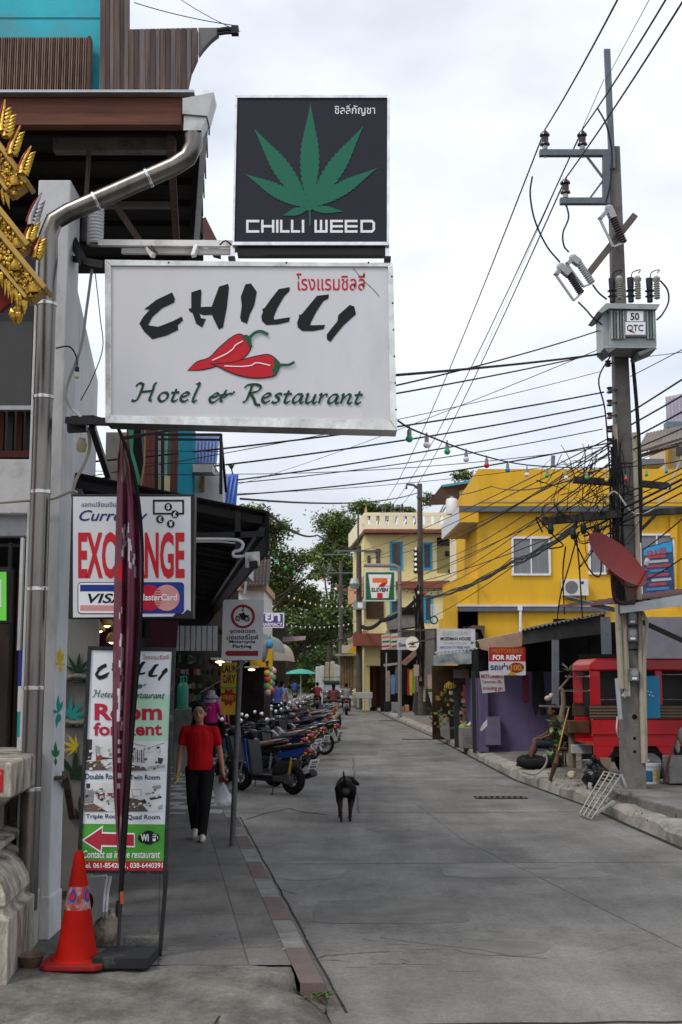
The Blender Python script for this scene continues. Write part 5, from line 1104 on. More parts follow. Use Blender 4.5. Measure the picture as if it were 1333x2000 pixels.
t=thing('banner','blue and red travel banner over the last yellow building window','banner',P(1288,1160,YY-.12))
b=MB();b.ppoly([(1257,1070),(1312,1055),(1318,1158),(1260,1163)],YY-.12,0);b.ppoly([(1257,1072),(1312,1057),(1313,1078),(1258,1085)],YY-.125,1)
for k in range(8):y=1086+k*9;b.ppoly([(1262+(k*7)%12,y),(1300+(k*5)%14,y-3),(1301+(k*5)%14,y+2),(1262+(k*7)%12,y+5)],YY-.13,(2,3,2,4)[k%4])
b.build('sheet',[M('banner_navy',(.03,.07,.16),.6,var=.4,scale=5),M('banner_sky',(.03,.3,.6),.6),M('banner_red',(.4,.06,.06),.6),M('banner_pale',(.4,.4,.42),.6),M('banner_blue',(.08,.2,.4),.6)],t)
b=MB();b.text('TRAVEL',1262,1072,1306,1084,YY-.14,0,.03,rot=-.22);b.build('lettering',M('banner_red',(.4,.06,.06)),t)
t=thing('air_conditioner','white air conditioner outdoor unit on the yellow wall','air conditioner',P(1125,1165,YY-.4))
b=MB();b.pbox(1100,1131,1150,1163,YY-.4,.36);b.build('casing',M('ac_white',(.6,.6,.58),.5),t,bevel=.01);b=MB();b.pdisc(1117,1147,12.5,YY-.41);b.build('grille',M('ac_grille',(.1,.1,.1),.7),t)
b=MB();[b.pring(1117,1147,r_,r_+.7,YY-.415)for r_ in(3,6,9,12)];b.build('grille_rings',galv,t);b=MB();b.pdisc(1138,1138,3,YY-.405);b.build('badge',blue_print,t);b=MB();b.bar(P(1106,1164,YY-.3),P(1106,1172,YY),.03);b.bar(P(1144,1164,YY-.3),P(1144,1172,YY),.03);b.build('bracket',black_metal,t)
b=MB();b.tube([P(1080,910,YY+3),P(1081,890,YY+3)],.08,8);b.pbox(1236,896,1298,908,YY+3,1);tag(b.build('roof_tank',M('roof_gear',(.12,.14,.2),.6)),'small dark tank and post on the yellow roof','tank')
# ================================================================== blue-roofed house behind
Yb=54;bh=thing('blue_roofed_house','cream house with blue sheet roof and deep brown eaves behind the yellow one','building',(7,Yb,0))
crm=M('cream_paint',(.76,.64,.32),.75,var=.06,dirt=((.4,.3,.16),.14,1.2));crl=M('cream_pale',(.8,.71,.5),.75,var=.05,dirt=((.4,.34,.22),.14,1.2))
b=MB();b.pbox(899,950,1000,1240,Yb,5);b.pprism([(884,985),(899,955),(899,1008),(884,1008)],Yb+.1,.3);b.build('wall',crl,bh)
b=MB();x0,x1_=P(866,945,Yb).x,P(960,945,Yb).x;r0=[P(833,986,Yb-.8),P(863,948,Yb-.6),P(944,936,Yb-.6),P(944,948,Yb-.6),P(897,956,Yb-.3),P(892,984,Yb-.3)]
b.prism([r0[0],r0[1],r0[4],r0[5]][::-1],(.1,.5,.05),0);b.prism([r0[1],r0[2],r0[3],r0[4]][::-1],(0,.3,0),0);b.build('eave_soffit',M('eave_brown',(.1,.06,.045),.7),bh)
b=MB();b.prism([P(863,947,Yb-.7),P(946,934,Yb-.7),P(946,939,Yb-.7),P(865,951,Yb-.7)][::-1],(.3,5,.5),0);b.build('roof_edge',M('roof_blue',(.07,.27,.42),.5),bh)
win(bh,911,969,927,990,Yb,galv,2,2,glass)
b=MB();b.pbox(896,985,940,1000,Yb-.6,.12,0);b.build('parapet',crl,bh)
t=thing('water_tank','pale cylindrical tank beside the terrace parapet','tank',P(883,1003,Yb-.5));b=MB();b.lathe([(.0,.75),(.22,.7),(.26,.6),(.26,.05),(.24,0)],P(883,1005,Yb-.5),16);b.build('shell',white_print,t,smooth=40);b=MB();b.lathe([(.09,.74),(.09,.8),(0,.82)],P(883,1005,Yb-.5),10);b.build('lid',galv,t)
# ================================================================== cream balustraded building
Yc=70;cb=thing('cream_building','cream two-storey building with balustraded roof terrace and blue-framed windows','building',P(800,1330,Yc)-Vector((0,0,1.5)))
brn=M('brown_band',(.22,.075,.05),.7);pch=M('peach_band',(.6,.36,.2),.75)
b=MB();b.pbox(712,1038,940,1300,Yc,8,0)
# street side face, receding and turned towards the road
xs0,ys0=P(712,1100,Yc).x,Yc;ye=Yc+12;xs1=P(690,1150,ye).x
zt=P(712,1038,Yc).z
b.prism([(xs0,ys0,-.1),(xs1,ye,-.1),(xs1,ye,zt),(xs0,ys0,zt)][::-1],(.3,.2,0),0)
b.build('wall',crm,cb)
b=MB()
zp0,zp1=P(712,1037,Yc).z,P(712,1005,Yc).z;h_=zp1-zp0
xr=P(940,1020,Yc).x;xl=P(712,1020,Yc-.9).x
b.bx(xl,xr,Yc-.9,Yc-.75,zp0,zp0+h_*.28);b.bx(xl,xr,Yc-.9,Yc-.75,zp1-h_*.2,zp1)
nb=13
for k in range(nb+1):x=xl+(xr-xl)*k/nb;b.bx(x-.17,x+.17,Yc-.89,Yc-.76,zp0+h_*.28,zp1-h_*.2)
b.prism([(xl,Yc-.9,zp0),(P(681,1075,ye-2).x,ye-2,zp0),(P(681,1075,ye-2).x,ye-2,zp1),(xl,Yc-.9,zp1)][::-1],(.2,.1,0))
b.build('balustrade',crl,cb)
b=MB();b.bx(xl-.02,xr,Yc-.93,Yc,zp0-.2,zp0-.002);b.bx(P(712,1140,Yc).x,xr,Yc-.35,Yc,P(712,1150,Yc).z,P(712,1136,Yc).z);b.pbox(690,1237,760,1261,Yc-1.0,1);b.build('brown_band',brn,cb)
b=MB();b.poly([(xl,Yc-.9,zp0-.21),(xs0+2,Yc-.9,zp0-.21),(xs0+2,Yc+2,zp0-.21),(P(681,1075,ye-2).x,ye-2,zp0-.21)]);b.build('terrace_soffit',M('dim_soffit',(.12,.09,.07),.8),cb)
b=MB();z0,z1=P(690,1165,Yc).z,P(690,1125,Yc).z;zl0,zl1=P(690,1262,Yc).z,P(690,1232,Yc).z
for(za,zb2)in((z0,z1),(zl0,zl1)):b.prism([(P(712,1140,Yc-.5).x,Yc-.5,za),(P(680,1150,ye-3).x,ye-3,za),(P(680,1150,ye-3).x,ye-3,zb2),(P(712,1140,Yc-.5).x,Yc-.5,zb2)][::-1],(.2,.1,0))
b.build('side_balcony',pch,cb)
bf=M('blue_frame',(.03,.3,.55),.6)
for r in((762,1058,787,1113),(825,1059,845,1113),(907,1098,931,1130),(762,1170,784,1200),(828,1165,846,1215)):win(cb,*r,Yc,bf,4,1,glass)
for r in((735,1072,743,1100),(718,1085,724,1102)):win(cb,*r,Yc,M('brown_frame',(.08,.05,.03),.6),1.5,1,glass)
b=MB();b.pbox(854,1050,898,1132,Yc-.03,.05,0);b.pbox(854,1050,898,1066,Yc-.06,.05,1);b.pbox(870,1076,883,1086,Yc-.1,.1,1);b.pbox(852,1120,900,1134,Yc-.3,.2,2);b.pbox(876,1112,890,1120,Yc-.15,.1,1);b.build('balcony_recess',[M('recess_olive',(.28,.24,.1),.8),M('recess_dark',(.03,.027,.025),.8),crm],cb)
b=MB();b.pbox(897,1062,937,1140,Yc-.04,.05,0);b.pbox(911,1062,930,1080,Yc-.1,.1,1);b.build('glass_block',[crl,galv],cb)
b=MB();b.pbox(716,1173,750,1208,Yc-.1,.15); 
for k in range(7):b.pbox(717,1175+k*5,749,1177+k*5,Yc-.14,.05)
b.build('louvre_shutter',M('shutter_brown',(.09,.05,.03),.7),cb)
b=MB();b.pprism([(712,1003),(714,990),(716,990),(718,1003)],Yc-.8,.2);b.build('finial',pch,cb)
t=thing('grey_balcony_house','grey concrete balcony and shop front beside the second pole','building',P(790,1300,65));b=MB();b.pprism([(757,1202),(800,1182),(825,1186),(825,1222),(762,1230)],64,3);b.build('balcony',M('bare_concrete',(.2,.19,.18),.85,var=.2,dirt=((.1,.1,.09),.3,3)),t)
b=MB();b.pbox(780,1186,815,1200,63.9,.1);b.build('shadow_gap',dark_void,t);b=MB();b.pbox(757,1230,850,1345,65.4,2);b.build('shop_front',M('shop_front_grey',(.3,.29,.27),.7),t)
b=MB();[b.pbox(842+i*4,1180,843.5+i*4,1225,60.5,.05)for i in range(5)];b.build('white_rail',wf,t)
# ================================================================== convenience store signs
Y7=55;t=thing('store_sign','square green and white convenience store sign on a bent grey pole','sign',(P(778,1340,Y7).x,Y7,0))
b=MB();b.tube([(P(781,1300,Y7).x,Y7+.1,0),P(781,1120,Y7+.1),P(779,1108,Y7+.1),P(771,1105,Y7+.1),P(711,1104,Y7+.1)],.09,10,0,1);b.build('pole',M('sign_pole_grey',(.22,.23,.25),.5,.3),t,smooth=50)
b=MB();b.pbox(712,1115,773,1174,Y7,.25);b.build('case',wf,t);b=MB();b.prect(714.5,1117.5,770.5,1172,Y7-.004);b.build('panel',M('store_green',(.01,.14,.06),.5),t)
b=MB();b.ppoly([(720,1122),(765,1122),(759,1168),(726,1168)],Y7-.008);b.build('white_field',white_print,t)
b=MB();b.ppoly([(728,1129),(757,1129),(757,1134),(754,1138),(728,1138)],Y7-.012,0);b.ppoly([(747,1138),(754,1138),(757,1134),(757,1138),(751,1146),(739,1147),(742,1142)],Y7-.013,1);b.prect(737,1158,748,1169,Y7-.012,1)
b.build('numeral',[M('store_orange',(.75,.16,.03),.5),M('store_red',(.5,.015,.025),.5)],t)
b=MB();b.text('ELEVEN',726,1148,758,1156,Y7-.014,0,.04);b.build('lettering',M('store_dark_green',(.005,.06,.03),.5),t)
t=thing('store_fascia','striped orange, green and red store fascia with white panels','sign',P(763,1268,57));b=MB();b.pprism([(746,1240),(762,1238),(762,1266),(747,1269)],57,.2);b.pprism([(764,1238),(778,1236),(778,1264),(764,1266)],57,.2);b.build('panel',M('fascia_white',(.6,.58,.54),.5),t)
b=MB()
for u0,u1 in((747,761),(765,777)):
    for v,m in((1243,0),(1252,1),(1261,2)):b.ppoly([(u0,v),(u1,v-1.5),(u1,v+2),(u0,v+3.5)],56.99,m)
b.build('stripe',[M('stripe_orange',(.6,.2,.06),.5),M('stripe_green',(.01,.15,.07),.5),M('stripe_red',(.45,.03,.03),.5)],t)
t=thing('round_leaf_sign','round white sign with a dark leaf hung by the second pole','sign',P(806,1270,50));b=MB();b.pprism([(806+13*math.cos(i*.314),1257+14*math.sin(i*.314))for i in range(20)],50,.1);b.build('disc',white_print,t);b=MB();leaf_art(b,(806,1260),9,49.99,0,n=4);b.prect(799,1262,813,1264,49.99,1);b.build('leaf_emblem',[M('dark_sticker',(0,0,0)),M('rust_print',(.3,.06,.04),.5)],t)
t=thing('blue_text_sign','rectangular white sign with blue lettering left of the round leaf sign','sign',P(790,1268,51));b=MB();b.pbox(776,1245,800,1269,51,.1);b.build('panel',M('panel_grey_white',(.5,.5,.53),.5),t);b=MB();b.text('Guest',779,1255,797,1263,50.99,0,.03);b.build('lettering',blue_print,t)
# Mossman board on its scaffold
YM=38;t=thing('guest_house_board','weathered white guest house board with faded script on a steel frame','sign',P(890,1285,YM));b=MB();b.pbox(854,1228,929,1284,YM,.06);b.build('panel',M('faded_board',(.5,.5,.51),.6,var=.1,dirt=((.28,.27,.25),.3,3)),t)
b=MB();b.text('MOSSMAN HOUSE',861,1244,920,1251,YM-.005,0,.03);b.build('name_lettering',black_print,t);b=MB();b.text('GUEST HOUSE',864,1233,915,1241,YM-.005,0,.02);b.text('ROOMS FREE WIFI',868,1254,912,1258,YM-.005,0,.01);b.build('faded_lettering',M('faded_print',(.36,.36,.36),.6),t)
b=MB();b.text('AIRCON T.V FREE WIFI',859,1262,918,1267,YM-.005,0,.02);b.text('HOT WATER',902,1268,924,1271,YM-.005,0,.02);b.build('blue_lettering',M('faded_blue',(.06,.1,.3),.6),t)
b=MB();b.bar(P(851,1228,YM+.1),(P(851,1228,YM).x,YM+.1,0),.07);b.bar(P(931,1235,YM+.1),(P(931,1235,YM).x,YM+.1,0),.06);b.bar(P(780,1233,YM+3),P(852,1229,YM+.1),.05);b.bar(P(798,1258,YM+3),P(852,1246,YM),.04);b.build('frame',M('rust_frame',(.09,.07,.06),.7,.3),t)
# ================================================================== tin-roofed shacks, stalls
rust=M('rusty_tin',(.33,.28,.24),.75,.15,var=.3,scale=2,dirt=((.1,.06,.04),.42,2.5));tin=M('old_tin',(.36,.37,.37),.6,.3,var=.2,scale=3,dirt=((.09,.075,.06),.4,3))
def corr(mb,a,b_,c,d,n,amp,m=0):
    """corrugated sheet: a->b is the eave, d->c the far edge"""
    a,b_,c,d=map(Vector,(a,b_,c,d));up=(b_-a).cross(d-a).normalized()*amp;A=[];B=[]
    for i in range(n+1):s=i/n;o=up*(1 if i%2 else-1);A.append(a.lerp(b_,s)+o);B.append(d.lerp(c,s)+o)
    return mb.add(A+B,[[i,i+1,n+2+i,n+1+i]for i in range(n)],m)
Ysk=27.5
sk=thing('purple_shack','lean-to shop with purple rendered wall under a rusty tin roof','building',(P(1010,1460,29).x,29,.07))
b=MB();pw=M('purple_render',(.12,.095,.185),.8,var=.12,dirt=((.12,.11,.13),.22,2));x0,x1_=P(952,1400,30).x,P(1080,1400,30).x
b.bx(x0,x1_+.1,30,30.2,.05,1.95,0);b.bx(x0,x1_+2.2,30.3,30.4,.05,2.75,2);b.bx(x0-.2,x0,29.8,33,.05,1.8,0);b.bx(x0-.2,x0,29.9,33,1.8,2.5,2);b.pbox(949,1400,978,1455,29.75,.3,1);b.build('wall',[pw,M('grey_purple',(.15,.125,.21),.85,dirt=((.13,.13,.13),.3,4)),dark_void],sk)  # near-black strips above and behind the purple paint in shade under the roof
b=MB();b.bx(x0-.1,x1_+3,29.98,29.99,.03,.06);b.build('plinth_line',concrete,sk)
b=MB();corr(b,P(918,1256,Ysk+2),P(1108,1217,Ysk-.5),P(1130,1212,Ysk+4),P(934,1252,Ysk+6),40,.03);b.build('tin_roof',rust,sk)
b=MB();b.pprism([(934,1251),(1020,1234),(1020,1262),(952,1271),(940,1268)],Ysk+.6,.06,0);b.pprism([(1021,1233),(1110,1215),(1182,1199),(1182,1238),(1110,1246),(1021,1259)],Ysk-.6,.06,1);b.build('fascia_sheet',[M('salmon_tin',(.36,.24,.17),.75,var=.3,scale=2,dirt=((.15,.1,.08),.35,2.5)),M('grey_tin',(.055,.052,.05),.75,var=.3,dirt=((.025,.02,.02),.35,3))],sk)
b=MB();corr(b,P(1018,1232,Ysk-.7),P(1186,1196,Ysk-.9),P(1190,1194,Ysk+3),P(1040,1225,Ysk+3),40,.025);b.build('upper_roof',M('dark_tin',(.1,.1,.1),.7,.2,dirt=((.03,.03,.03),.3,3)),sk)
b=MB();b.bar((P(1085,1460,25.5).x,25.5,.1),P(1085,1250,25.5),.13);b.bar(P(1183,1205,26),P(1186,1300,26),.18);b.bar((P(1150,1460,29.5).x,29.5,.1),P(1150,1240,29.5),.1);b.build('post',M('shack_post',(.13,.14,.17),.7,dirt=((.08,.03,.03),.4,4)),sk)
b=MB();b.bx(P(1090,1300,29).x,P(1160,1300,29).x,29.4,29.5,.1,3.2);b.build('interior_shade_sheet',dark_void,sk)  # near-black sheet painting in the shade of the shack interior
for i,(pts,nm_,lb,mt)in enumerate((([(1020,1318),(1033,1318),(1034,1370),(1026,1374),(1021,1368)],'hanging_shirt','dark red garment hanging on the purple wall',M('dark_red_cloth',(.07,.015,.03),.85)),([(1040,1312),(1062,1310),(1068,1395),(1058,1398),(1054,1380),(1047,1400),(1040,1375)],'hanging_trousers','black garments hanging beside the dark red one',M('black_cloth',(.012,.012,.014),.85)))):
    b=MB();b.pprism(pts,29.3,.06);o=b.build(nm_,mt,bevel=.01);tag(o,lb,'clothes')
YS1=27.2
t=thing('rental_sign','red and white motorbike rental sign with a big 100 under the tin roof','sign',P(990,1318,YS1))
b=MB();b.prect(955,1264,1027,1292,YS1,0);b.prect(955,1292,1027,1319,YS1,1);b.pbox(955,1264,1027,1319,YS1+.01,.03,1);b.build('panel',[M('sign_red',(.36,.015,.015),.6),M('sign_white_b',(.5,.5,.52),.6)],t)
b=MB();b.text('MOTORBIKE',960,1267,1022,1276,YS1-.004,0,.03);b.text('FOR RENT',963,1279,1019,1289,YS1-.004,1,.03);b.text('รถเช่า',958,1295,993,1309,YS1-.004,2,.03);b.pdisc(1009,1304,15,YS1-.004,3,10);b.text('100.',998,1298,1022,1310,YS1-.008,4,.04)
b.ppoly([(990,1319),(1000,1311),(1012,1319)],YS1-.004,4);b.build('sign_print',[M('ochre_print',(.35,.15,.03),.6),white_print,M('navy_print2',(.01,.03,.12),.6),M('oval_red',(.28,.02,.015),.6),M('gold_print',(.45,.25,.03),.6)],t)
t=thing('handwritten_sign','tilted white hand-lettered motorbike board with red writing','sign',P(962,1352,YS1+.5));y_=YS1+.5
b=MB();b.pprism([(937,1312),(954,1310),(984,1318),(987,1350),(943,1354)],y_,.03);b.build('panel',M('sign_white_c',(.48,.47,.5),.6,dirt=((.3,.28,.3),.2,6)),t)
b=MB();b.text('MOTORBIKE',940,1317,983,1325,y_-.004,0,.03);b.text('Tomorrow 100.-',942,1328,982,1335,y_-.004,0,.01);b.text('including gas',943,1340,983,1350,y_-.004,0,.01,.2);b.build('lettering',M('sign_scrawl',(.28,.03,.05),.6),t)
# vegetable stall
vs_=thing('vegetable_stall','roadside vegetable stall with dark posts, low concrete counter and mossy roof','stall',(P(905,1460,33).x,33,0));Yv=32.5
b=MB();corr(b,P(846,1277,Yv-1),P(930,1268,Yv-1),P(935,1266,Yv+4),P(850,1274,Yv+4),24,.03);b.pprism([(848,1280),(929,1270),(929,1296),(848,1300)],Yv-1,.05,1);b.build('roof',[tin,M('mossy_fascia',(.33,.38,.38),.8,var=.3,scale=2,dirt=((.03,.028,.026),.5,2.2))],vs_)
b=MB();b.bar((P(893,1464,Yv).x,Yv,0),P(891,1300,Yv),.12);b.bar((P(928,1478,30.2).x,30.2,0),P(925,1310,30.2),.09);b.bar(P(886,1316,Yv-.3),P(938,1316,Yv-.3),.05,.22,1);b.build('post',[M('stall_post',(.03,.033,.035),.7),M('stall_beam',(.26,.2,.15),.8)],vs_)
b=MB();xa,xb2=P(900,1430,Yv-.6).x,P(952,1430,Yv-.6).x;b.bx(xa,xb2,Yv-.8,Yv+.1,.02,.55);b.pprism([(857,1396),(878,1402),(880,1450),(862,1438)],36,.1);b.build('counter',concrete,vs_,bevel=.02)
b=MB();b.bx(P(848,1400,36).x,P(960,1400,36).x,36.5,36.7,0,2.15);b.build('back_wall',M('stall_back',(.03,.02,.01),.85,var=.8,scale=1.5),vs_)
b=MB();[b.box(P(rnd.uniform(846,950),rnd.uniform(1345,1425),rnd.uniform(34,36)),[rnd.uniform(.03,.11)for _ in 'xyz'],rnd.uniform(0,1),rnd.choice((0,0,3,4,4)))for _ in range(90)];o=b.build('shelf_goods',pk,vs_);o['kind']='stuff'
vg=[('cabbage','pale green cabbage on the stall counter',906,1421,.13,(.2,.3,.08)),('cabbage','second cabbage, yellower, highest on the stall counter',939,1399,.12,(.4,.42,.15)),('cabbage','white-green cabbage lying below the yellower one',934,1408,.12,(.35,.4,.2))]
for n_,lb,u,v,r_,c_ in vg:b=MB();b.ell(P(u,v,Yv-.5),(r_,r_,r_*.85),0,14,8);tag(b.build(n_,M('veg_%d'%u,c_,.6,var=.4,scale=12,bump=.6,bscale=20),smooth=70),lb,'vegetable','vegetables on the stall counter')
b=MB();b.tube([P(915,1418,Yv-.5),P(925,1410,Yv-.5),P(934,1406,Yv-.5)],[.05,.09,.06],10,0,4);tag(b.build('white_radish',M('radish',(.5,.52,.42),.5),smooth=60),'long white radish laid across the stall counter','vegetable','vegetables on the stall counter')
b=MB();[b.tube([P(877,1332,Yv),P(870+k*3.2,1338,Yv-.05),P(869+k*3.4,1346-abs(k-3),Yv-.1)],[.015,.03,.012],6,0,3)for k in range(7)];tag(b.build('banana_bunch',M('banana_yellow',(.45,.3,.02),.5),smooth=60),'yellow banana bunch hanging in the stall','fruit')
t=thing('plastic_chair','pink plastic chair inside the vegetable stall','chair',P(914,1415,34));b=MB();b.pprism([(905,1338),(909,1338),(912,1360),(922,1360),(922,1372),(906,1374)],34,.05);b.build('backrest',M('chair_pink',(.4,.06,.1),.5),t,bevel=.01);b=MB();b.pbox(905,1384,924,1388,33.7,.4);b.build('seat',MATS['chair_pink'],t);b=MB();[b.bar(P(u,1388,33.8),P(u,1425,33.8),.04)for u in(906,923)];b.build('leg',MATS['chair_pink'],t)
potted('bushy_weed','bushy green weed at the corner of the low stall wall',Vector((P(856,1440,37).x,36.8,.0)),.75,.3,110,lf,M('grey_pot',(0,0,0)),.07,'plant',9,.1,.1)
b=MB();b.pprism([(945,1412),(952,1405),(952,1418),(941,1428),(938,1425)],29,.02);tag(b.build('paper_notice',white_paint),'loose white paper notice curling off the stall post','notice')
# clothes stall
Yk=63;ck_=thing('clothes_stall','stall of hanging clothes under two tilted brown boards','stall',(P(780,1385,Yk).x,Yk,0))
b=MB();b.pprism([(783,1296),(814,1268),(822,1272),(793,1300)],Yk,1.2,0);b.pprism([(750,1297),(776,1294),(778,1298),(752,1302)],Yk,1.2,1);b.build('roof_board',[M('board_brown',(.24,.15,.11),.8,var=.2),tin],ck_)
b=MB();b.bar((P(755,1385,Yk).x,Yk,0),P(755,1275,Yk),.06);b.bar((P(815,1385,Yk).x,Yk+.5,0),P(815,1290,Yk+.5),.06);b.bx(P(745,1300,Yk).x,P(818,1300,Yk).x,Yk+1.4,Yk+1.5,0,3.2,1);b.build('frame',[galv,M('stall_dark',(.012,.01,.009),.9)],ck_)
gm=[((.25,.2,.14),759,1310,7,65),((.1,.2,.4),768,1318,8,38),((.12,.12,.12),776,1302,7,52),((.35,.3,.15),781,1312,5,48),((.01,.01,.011),790,1304,11,52),((.45,.02,.03),798,1306,4,52),((.45,.36,.05),803,1308,5,50),((.2,.25,.06),809,1305,7,50),((.3,.15,.25),817,1312,5,45)]
gl=['beige','blue denim','grey','straw-coloured','black','red','yellow','olive','mauve']
for k,(c_,u,v,w_,h_)in enumerate(gm):
    b=MB();b.pprism([(u-w_*.35,v),(u+w_*.35,v),(u+w_*.6,v+h_*.2),(u+w_*.45,v+h_),(u-w_*.45,v+h_),(u-w_*.6,v+h_*.2)],Yk-.05+.02*(k%3),.06);tag(b.build('hanging_garment',M('cloth_%d'%k,c_,.85,var=.2,scale=8),bevel=.01),gl[k]+' garment hanging at the clothes stall','clothes','garments hanging at the clothes stall')
for k,(u,v,w_,h_,c_,n_,lb)in enumerate(((785,1375,9,10,(.28,.15,.1),'carton','brown carton on the kerb below the black garment'),(795,1372,8,13,(.36,.18,.11),'carton','reddish carton standing beside the brown one'),(772,1363,14,18,(.2,.22,.24),'crate','grey plastic crate under the blue denim garment'),(757,1370,12,20,(.02,.02,.022),'bin','black rubbish bin by the thin stall post'))):
    b=MB();c=P(u,v+h_/2,Yk-1);b.box((c.x,Yk-1,.07+h_*mpp(Yk)/2),(w_*mpp(Yk),.4,h_*mpp(Yk)));tag(b.build(n_,M('box_%d'%k,c_,.8,var=.2),bevel=.02),lb,n_)
# dark red far stall with grey awning, barrier, fence boards, bamboo
Yr=72;t=thing('red_stall','dark red stall with a grey hipped awning by the bend','stall',(P(712,1365,Yr).x,Yr,0));b=MB();b.pbox(702,1286,760,1385,Yr+1,1.2,0);b.pbox(728,1300,735,1380,Yr+.8,.2,1);[b.pbox(716,1328+6*i,730,1331+6*i,Yr+.85,.1,2)for i in range(5)];b.build('counter',[M('stall_red',(.08,.016,.02),.7),M('stall_timber',(.12,.06,.03),.7),M('shelf_red',(.2,.05,.05),.7)],t)
b=MB();b.pprism([(698,1303),(712,1288),(728,1288),(728,1302)],Yr,1.5,0);b.pprism([(710,1277),(780,1268),(788,1272),(714,1280)],Yr-.4,2,1);b.build('awning',[M('awning_grey',(.2,.21,.23),.7),tin],t)
b=MB();b.pprism([(709,1272),(714,1268),(714,1290),(709,1294)],Yr-.6,.1);b.build('side_sign',M('pink_sign',(.55,.25,.22),.6),t);b=MB();b.bar((P(755,1365,Yr-.4).x,Yr-.4,0),P(755,1275,Yr-.4),.06);b.build('post',galv,t)
c=P(713,1365,60);t=thing('white_barrier','low white barrier block on the kerb before the dark red stall','barrier',(c.x,68,0));b=MB();b.pbox(696,1352,728,1364,68,.2);b.build('beam',M('barrier_white',(.4,.4,.42),.6),t,bevel=.02);b=MB();b.pbox(697,1364,702,1382,68,.3);b.pbox(721,1364,726,1382,68,.3);b.build('foot',galv,t)
t=thing('bamboo_screen','weathered bamboo screen wall behind the far grey pole','fence',(P(680,1340,74).x,74,0));b=MB();[b.pbox(664+i*2.6,1278+rnd.uniform(0,3),666.3+i*2.6,1345,74,.08,i%2)for i in range(14)];b.build('canes',[M('cane_a',(.22,.16,.09),.8,var=.3),M('cane_b',(.14,.1,.06),.8,var=.3)],t);b=MB();b.pbox(655,1277,705,1281,73.6,1.5);b.build('tin_cap',tin,t)
b=MB();b.pbox(668,1260,700,1276,72,.1,0);b.ppoly([(676,1276),(690,1262),(700,1262),(700,1276)],71.9,1);tag(b.build('yellow_shop_sign',[M('sign_dirty_white',(.5,.48,.4),.6),M('sign_sun',(.6,.36,.02),.6)]),'white and yellow shop board high under the cream balcony','sign')
# parasol and stacked white goods at the end of the street
t=thing('parasol','teal parasol open at the end of the street','parasol',(P(588,1345,88).x,88,0));b=MB();b.lathe([(1.2,0),(.7,.22),(.0,.36)],P(588,1316,88),10);b.build('canopy',M('parasol_teal',(.06,.3,.25),.7),t);b=MB();b.tube([(P(588,1345,88).x,88,0),P(588,1308,88)],.03,6);b.build('pole',galv,t)
for k,(u,v,w_,h_,m)in enumerate(((622,1302,10,34,0),(630,1300,9,30,0),(640,1293,8,40,1),(650,1292,9,42,2),(657,1298,8,36,0),(664,1300,8,34,0))):
    b=MB();c0=P(u,v+h_/2,86);b.bx(c0.x-w_*mpp(86)/2,c0.x+w_*mpp(86)/2,86-.02*k,86.4,0,P(u,v,86).z);tag(b.build('mattress_roll',[M('roll_white',(.5,.5,.5),.7),M('roll_beige',(.38,.32,.22),.7),M('roll_cream',(.45,.42,.32),.7)][m],bevel=.06),('leftmost pale upright roll in the far stack','second pale roll, shorter, in the far stack','beige upright roll in the far stack','tall cream roll in the middle of the far stack','white roll next to the tall cream one','rightmost white roll in the far stack')[k],'roll','upright rolls stacked at the end of the street')
# ================================================================== right-hand shop: canopy, upper roofs
rs=thing('corner_shop','corner shop with a steel-edged awning and dark red lining behind the tall pole','building',(7.5,18,.2))
Yq=18.2
b=MB();zf=P(1270,1190,Yq).z;xl=P(1213,1190,Yq).x
b.pprism([(1213,1182),(1340,1160),(1340,1182),(1213,1198)],Yq-.1,.06);b.build('awning_edge',galv,rs)
a=P(1213,1180,Yq);c_=P(1345,1158,Yq-.1)
b=MB();corr(b,(a.x,Yq-.05,a.z+.02),(c_.x+3,Yq-.2,c_.z+.3),(c_.x+3.5,Yq+5,c_.z+.7),(a.x-.1,Yq+5,a.z+.25),50,.02);b.build('awning_roof',M('red_lining',(.07,.02,.022),.7,var=.3),rs)
b=MB();b.bar(P(1255,1215,19),P(1340,1254,19),.07);b.bar(P(1215,1195,18.3),(P(1222,1195,18.3).x,23,3.3),.06);b.build('awning_strut',black_metal,rs)
b=MB();b.bx(5.0,12,25.8,26,.1,2.3,1);b.pbox(1250,1205,1400,1290,25.7,.1,0);b.pbox(1150,1215,1250,1290,27.5,.1,1);b.build('rear_wall',[M('shop_rear',(.2,.2,.23),.85,dirt=((.09,.09,.1),.3,2)),dark_void],rs)  # near-black pieces paint in the shade of the open shop interior
t=thing('ridge_roof_house','tall house edge with slanting tin eave and pale ribbed roof top','building',(P(1330,1000,56).x+1,56,0))
b=MB();corr(b,P(1240,886,53),P(1345,866,53),P(1345,828,57),P(1262,846,57),26,.025);b.build('eave_roof',M('eave_tin',(.2,.17,.15),.7,.2,dirt=((.08,.06,.05),.4,2)),t)
b=MB();b.pprism([(1301,775),(1345,766),(1345,822),(1303,826)],57.5,.1,0);[b.bar(P(1301+7*i,774,57.45),P(1303+7*i,824,57.45),.03,.03,1)for i in range(7)];b.pbox(1303,823,1350,836,57.2,.6,2);b.pbox(1308,836,1400,1380,57.6,3,3);b.pbox(1305,836,1310,960,57.4,.3,4);b.pbox(1322,872,1350,890,57.5,.2,5)
b.build('upper_wall',[M('lilac_sheet',(.5,.48,.58),.5),M('lilac_rib',(.36,.33,.42),.5),M('blue_grey',(.13,.17,.22),.6),M('pale_cream',(.5,.43,.3),.7),yel,M('vent_dark',(.1,.1,.1),.7)],t)
b=MB();b.bar(P(1243,893,53.3),P(1345,862,53.3),.16);b.bar(P(1243,885,53.1),P(1345,853,53.1),.1);b.build('eave_beam',M('eave_beam',(.07,.06,.055),.7),t)
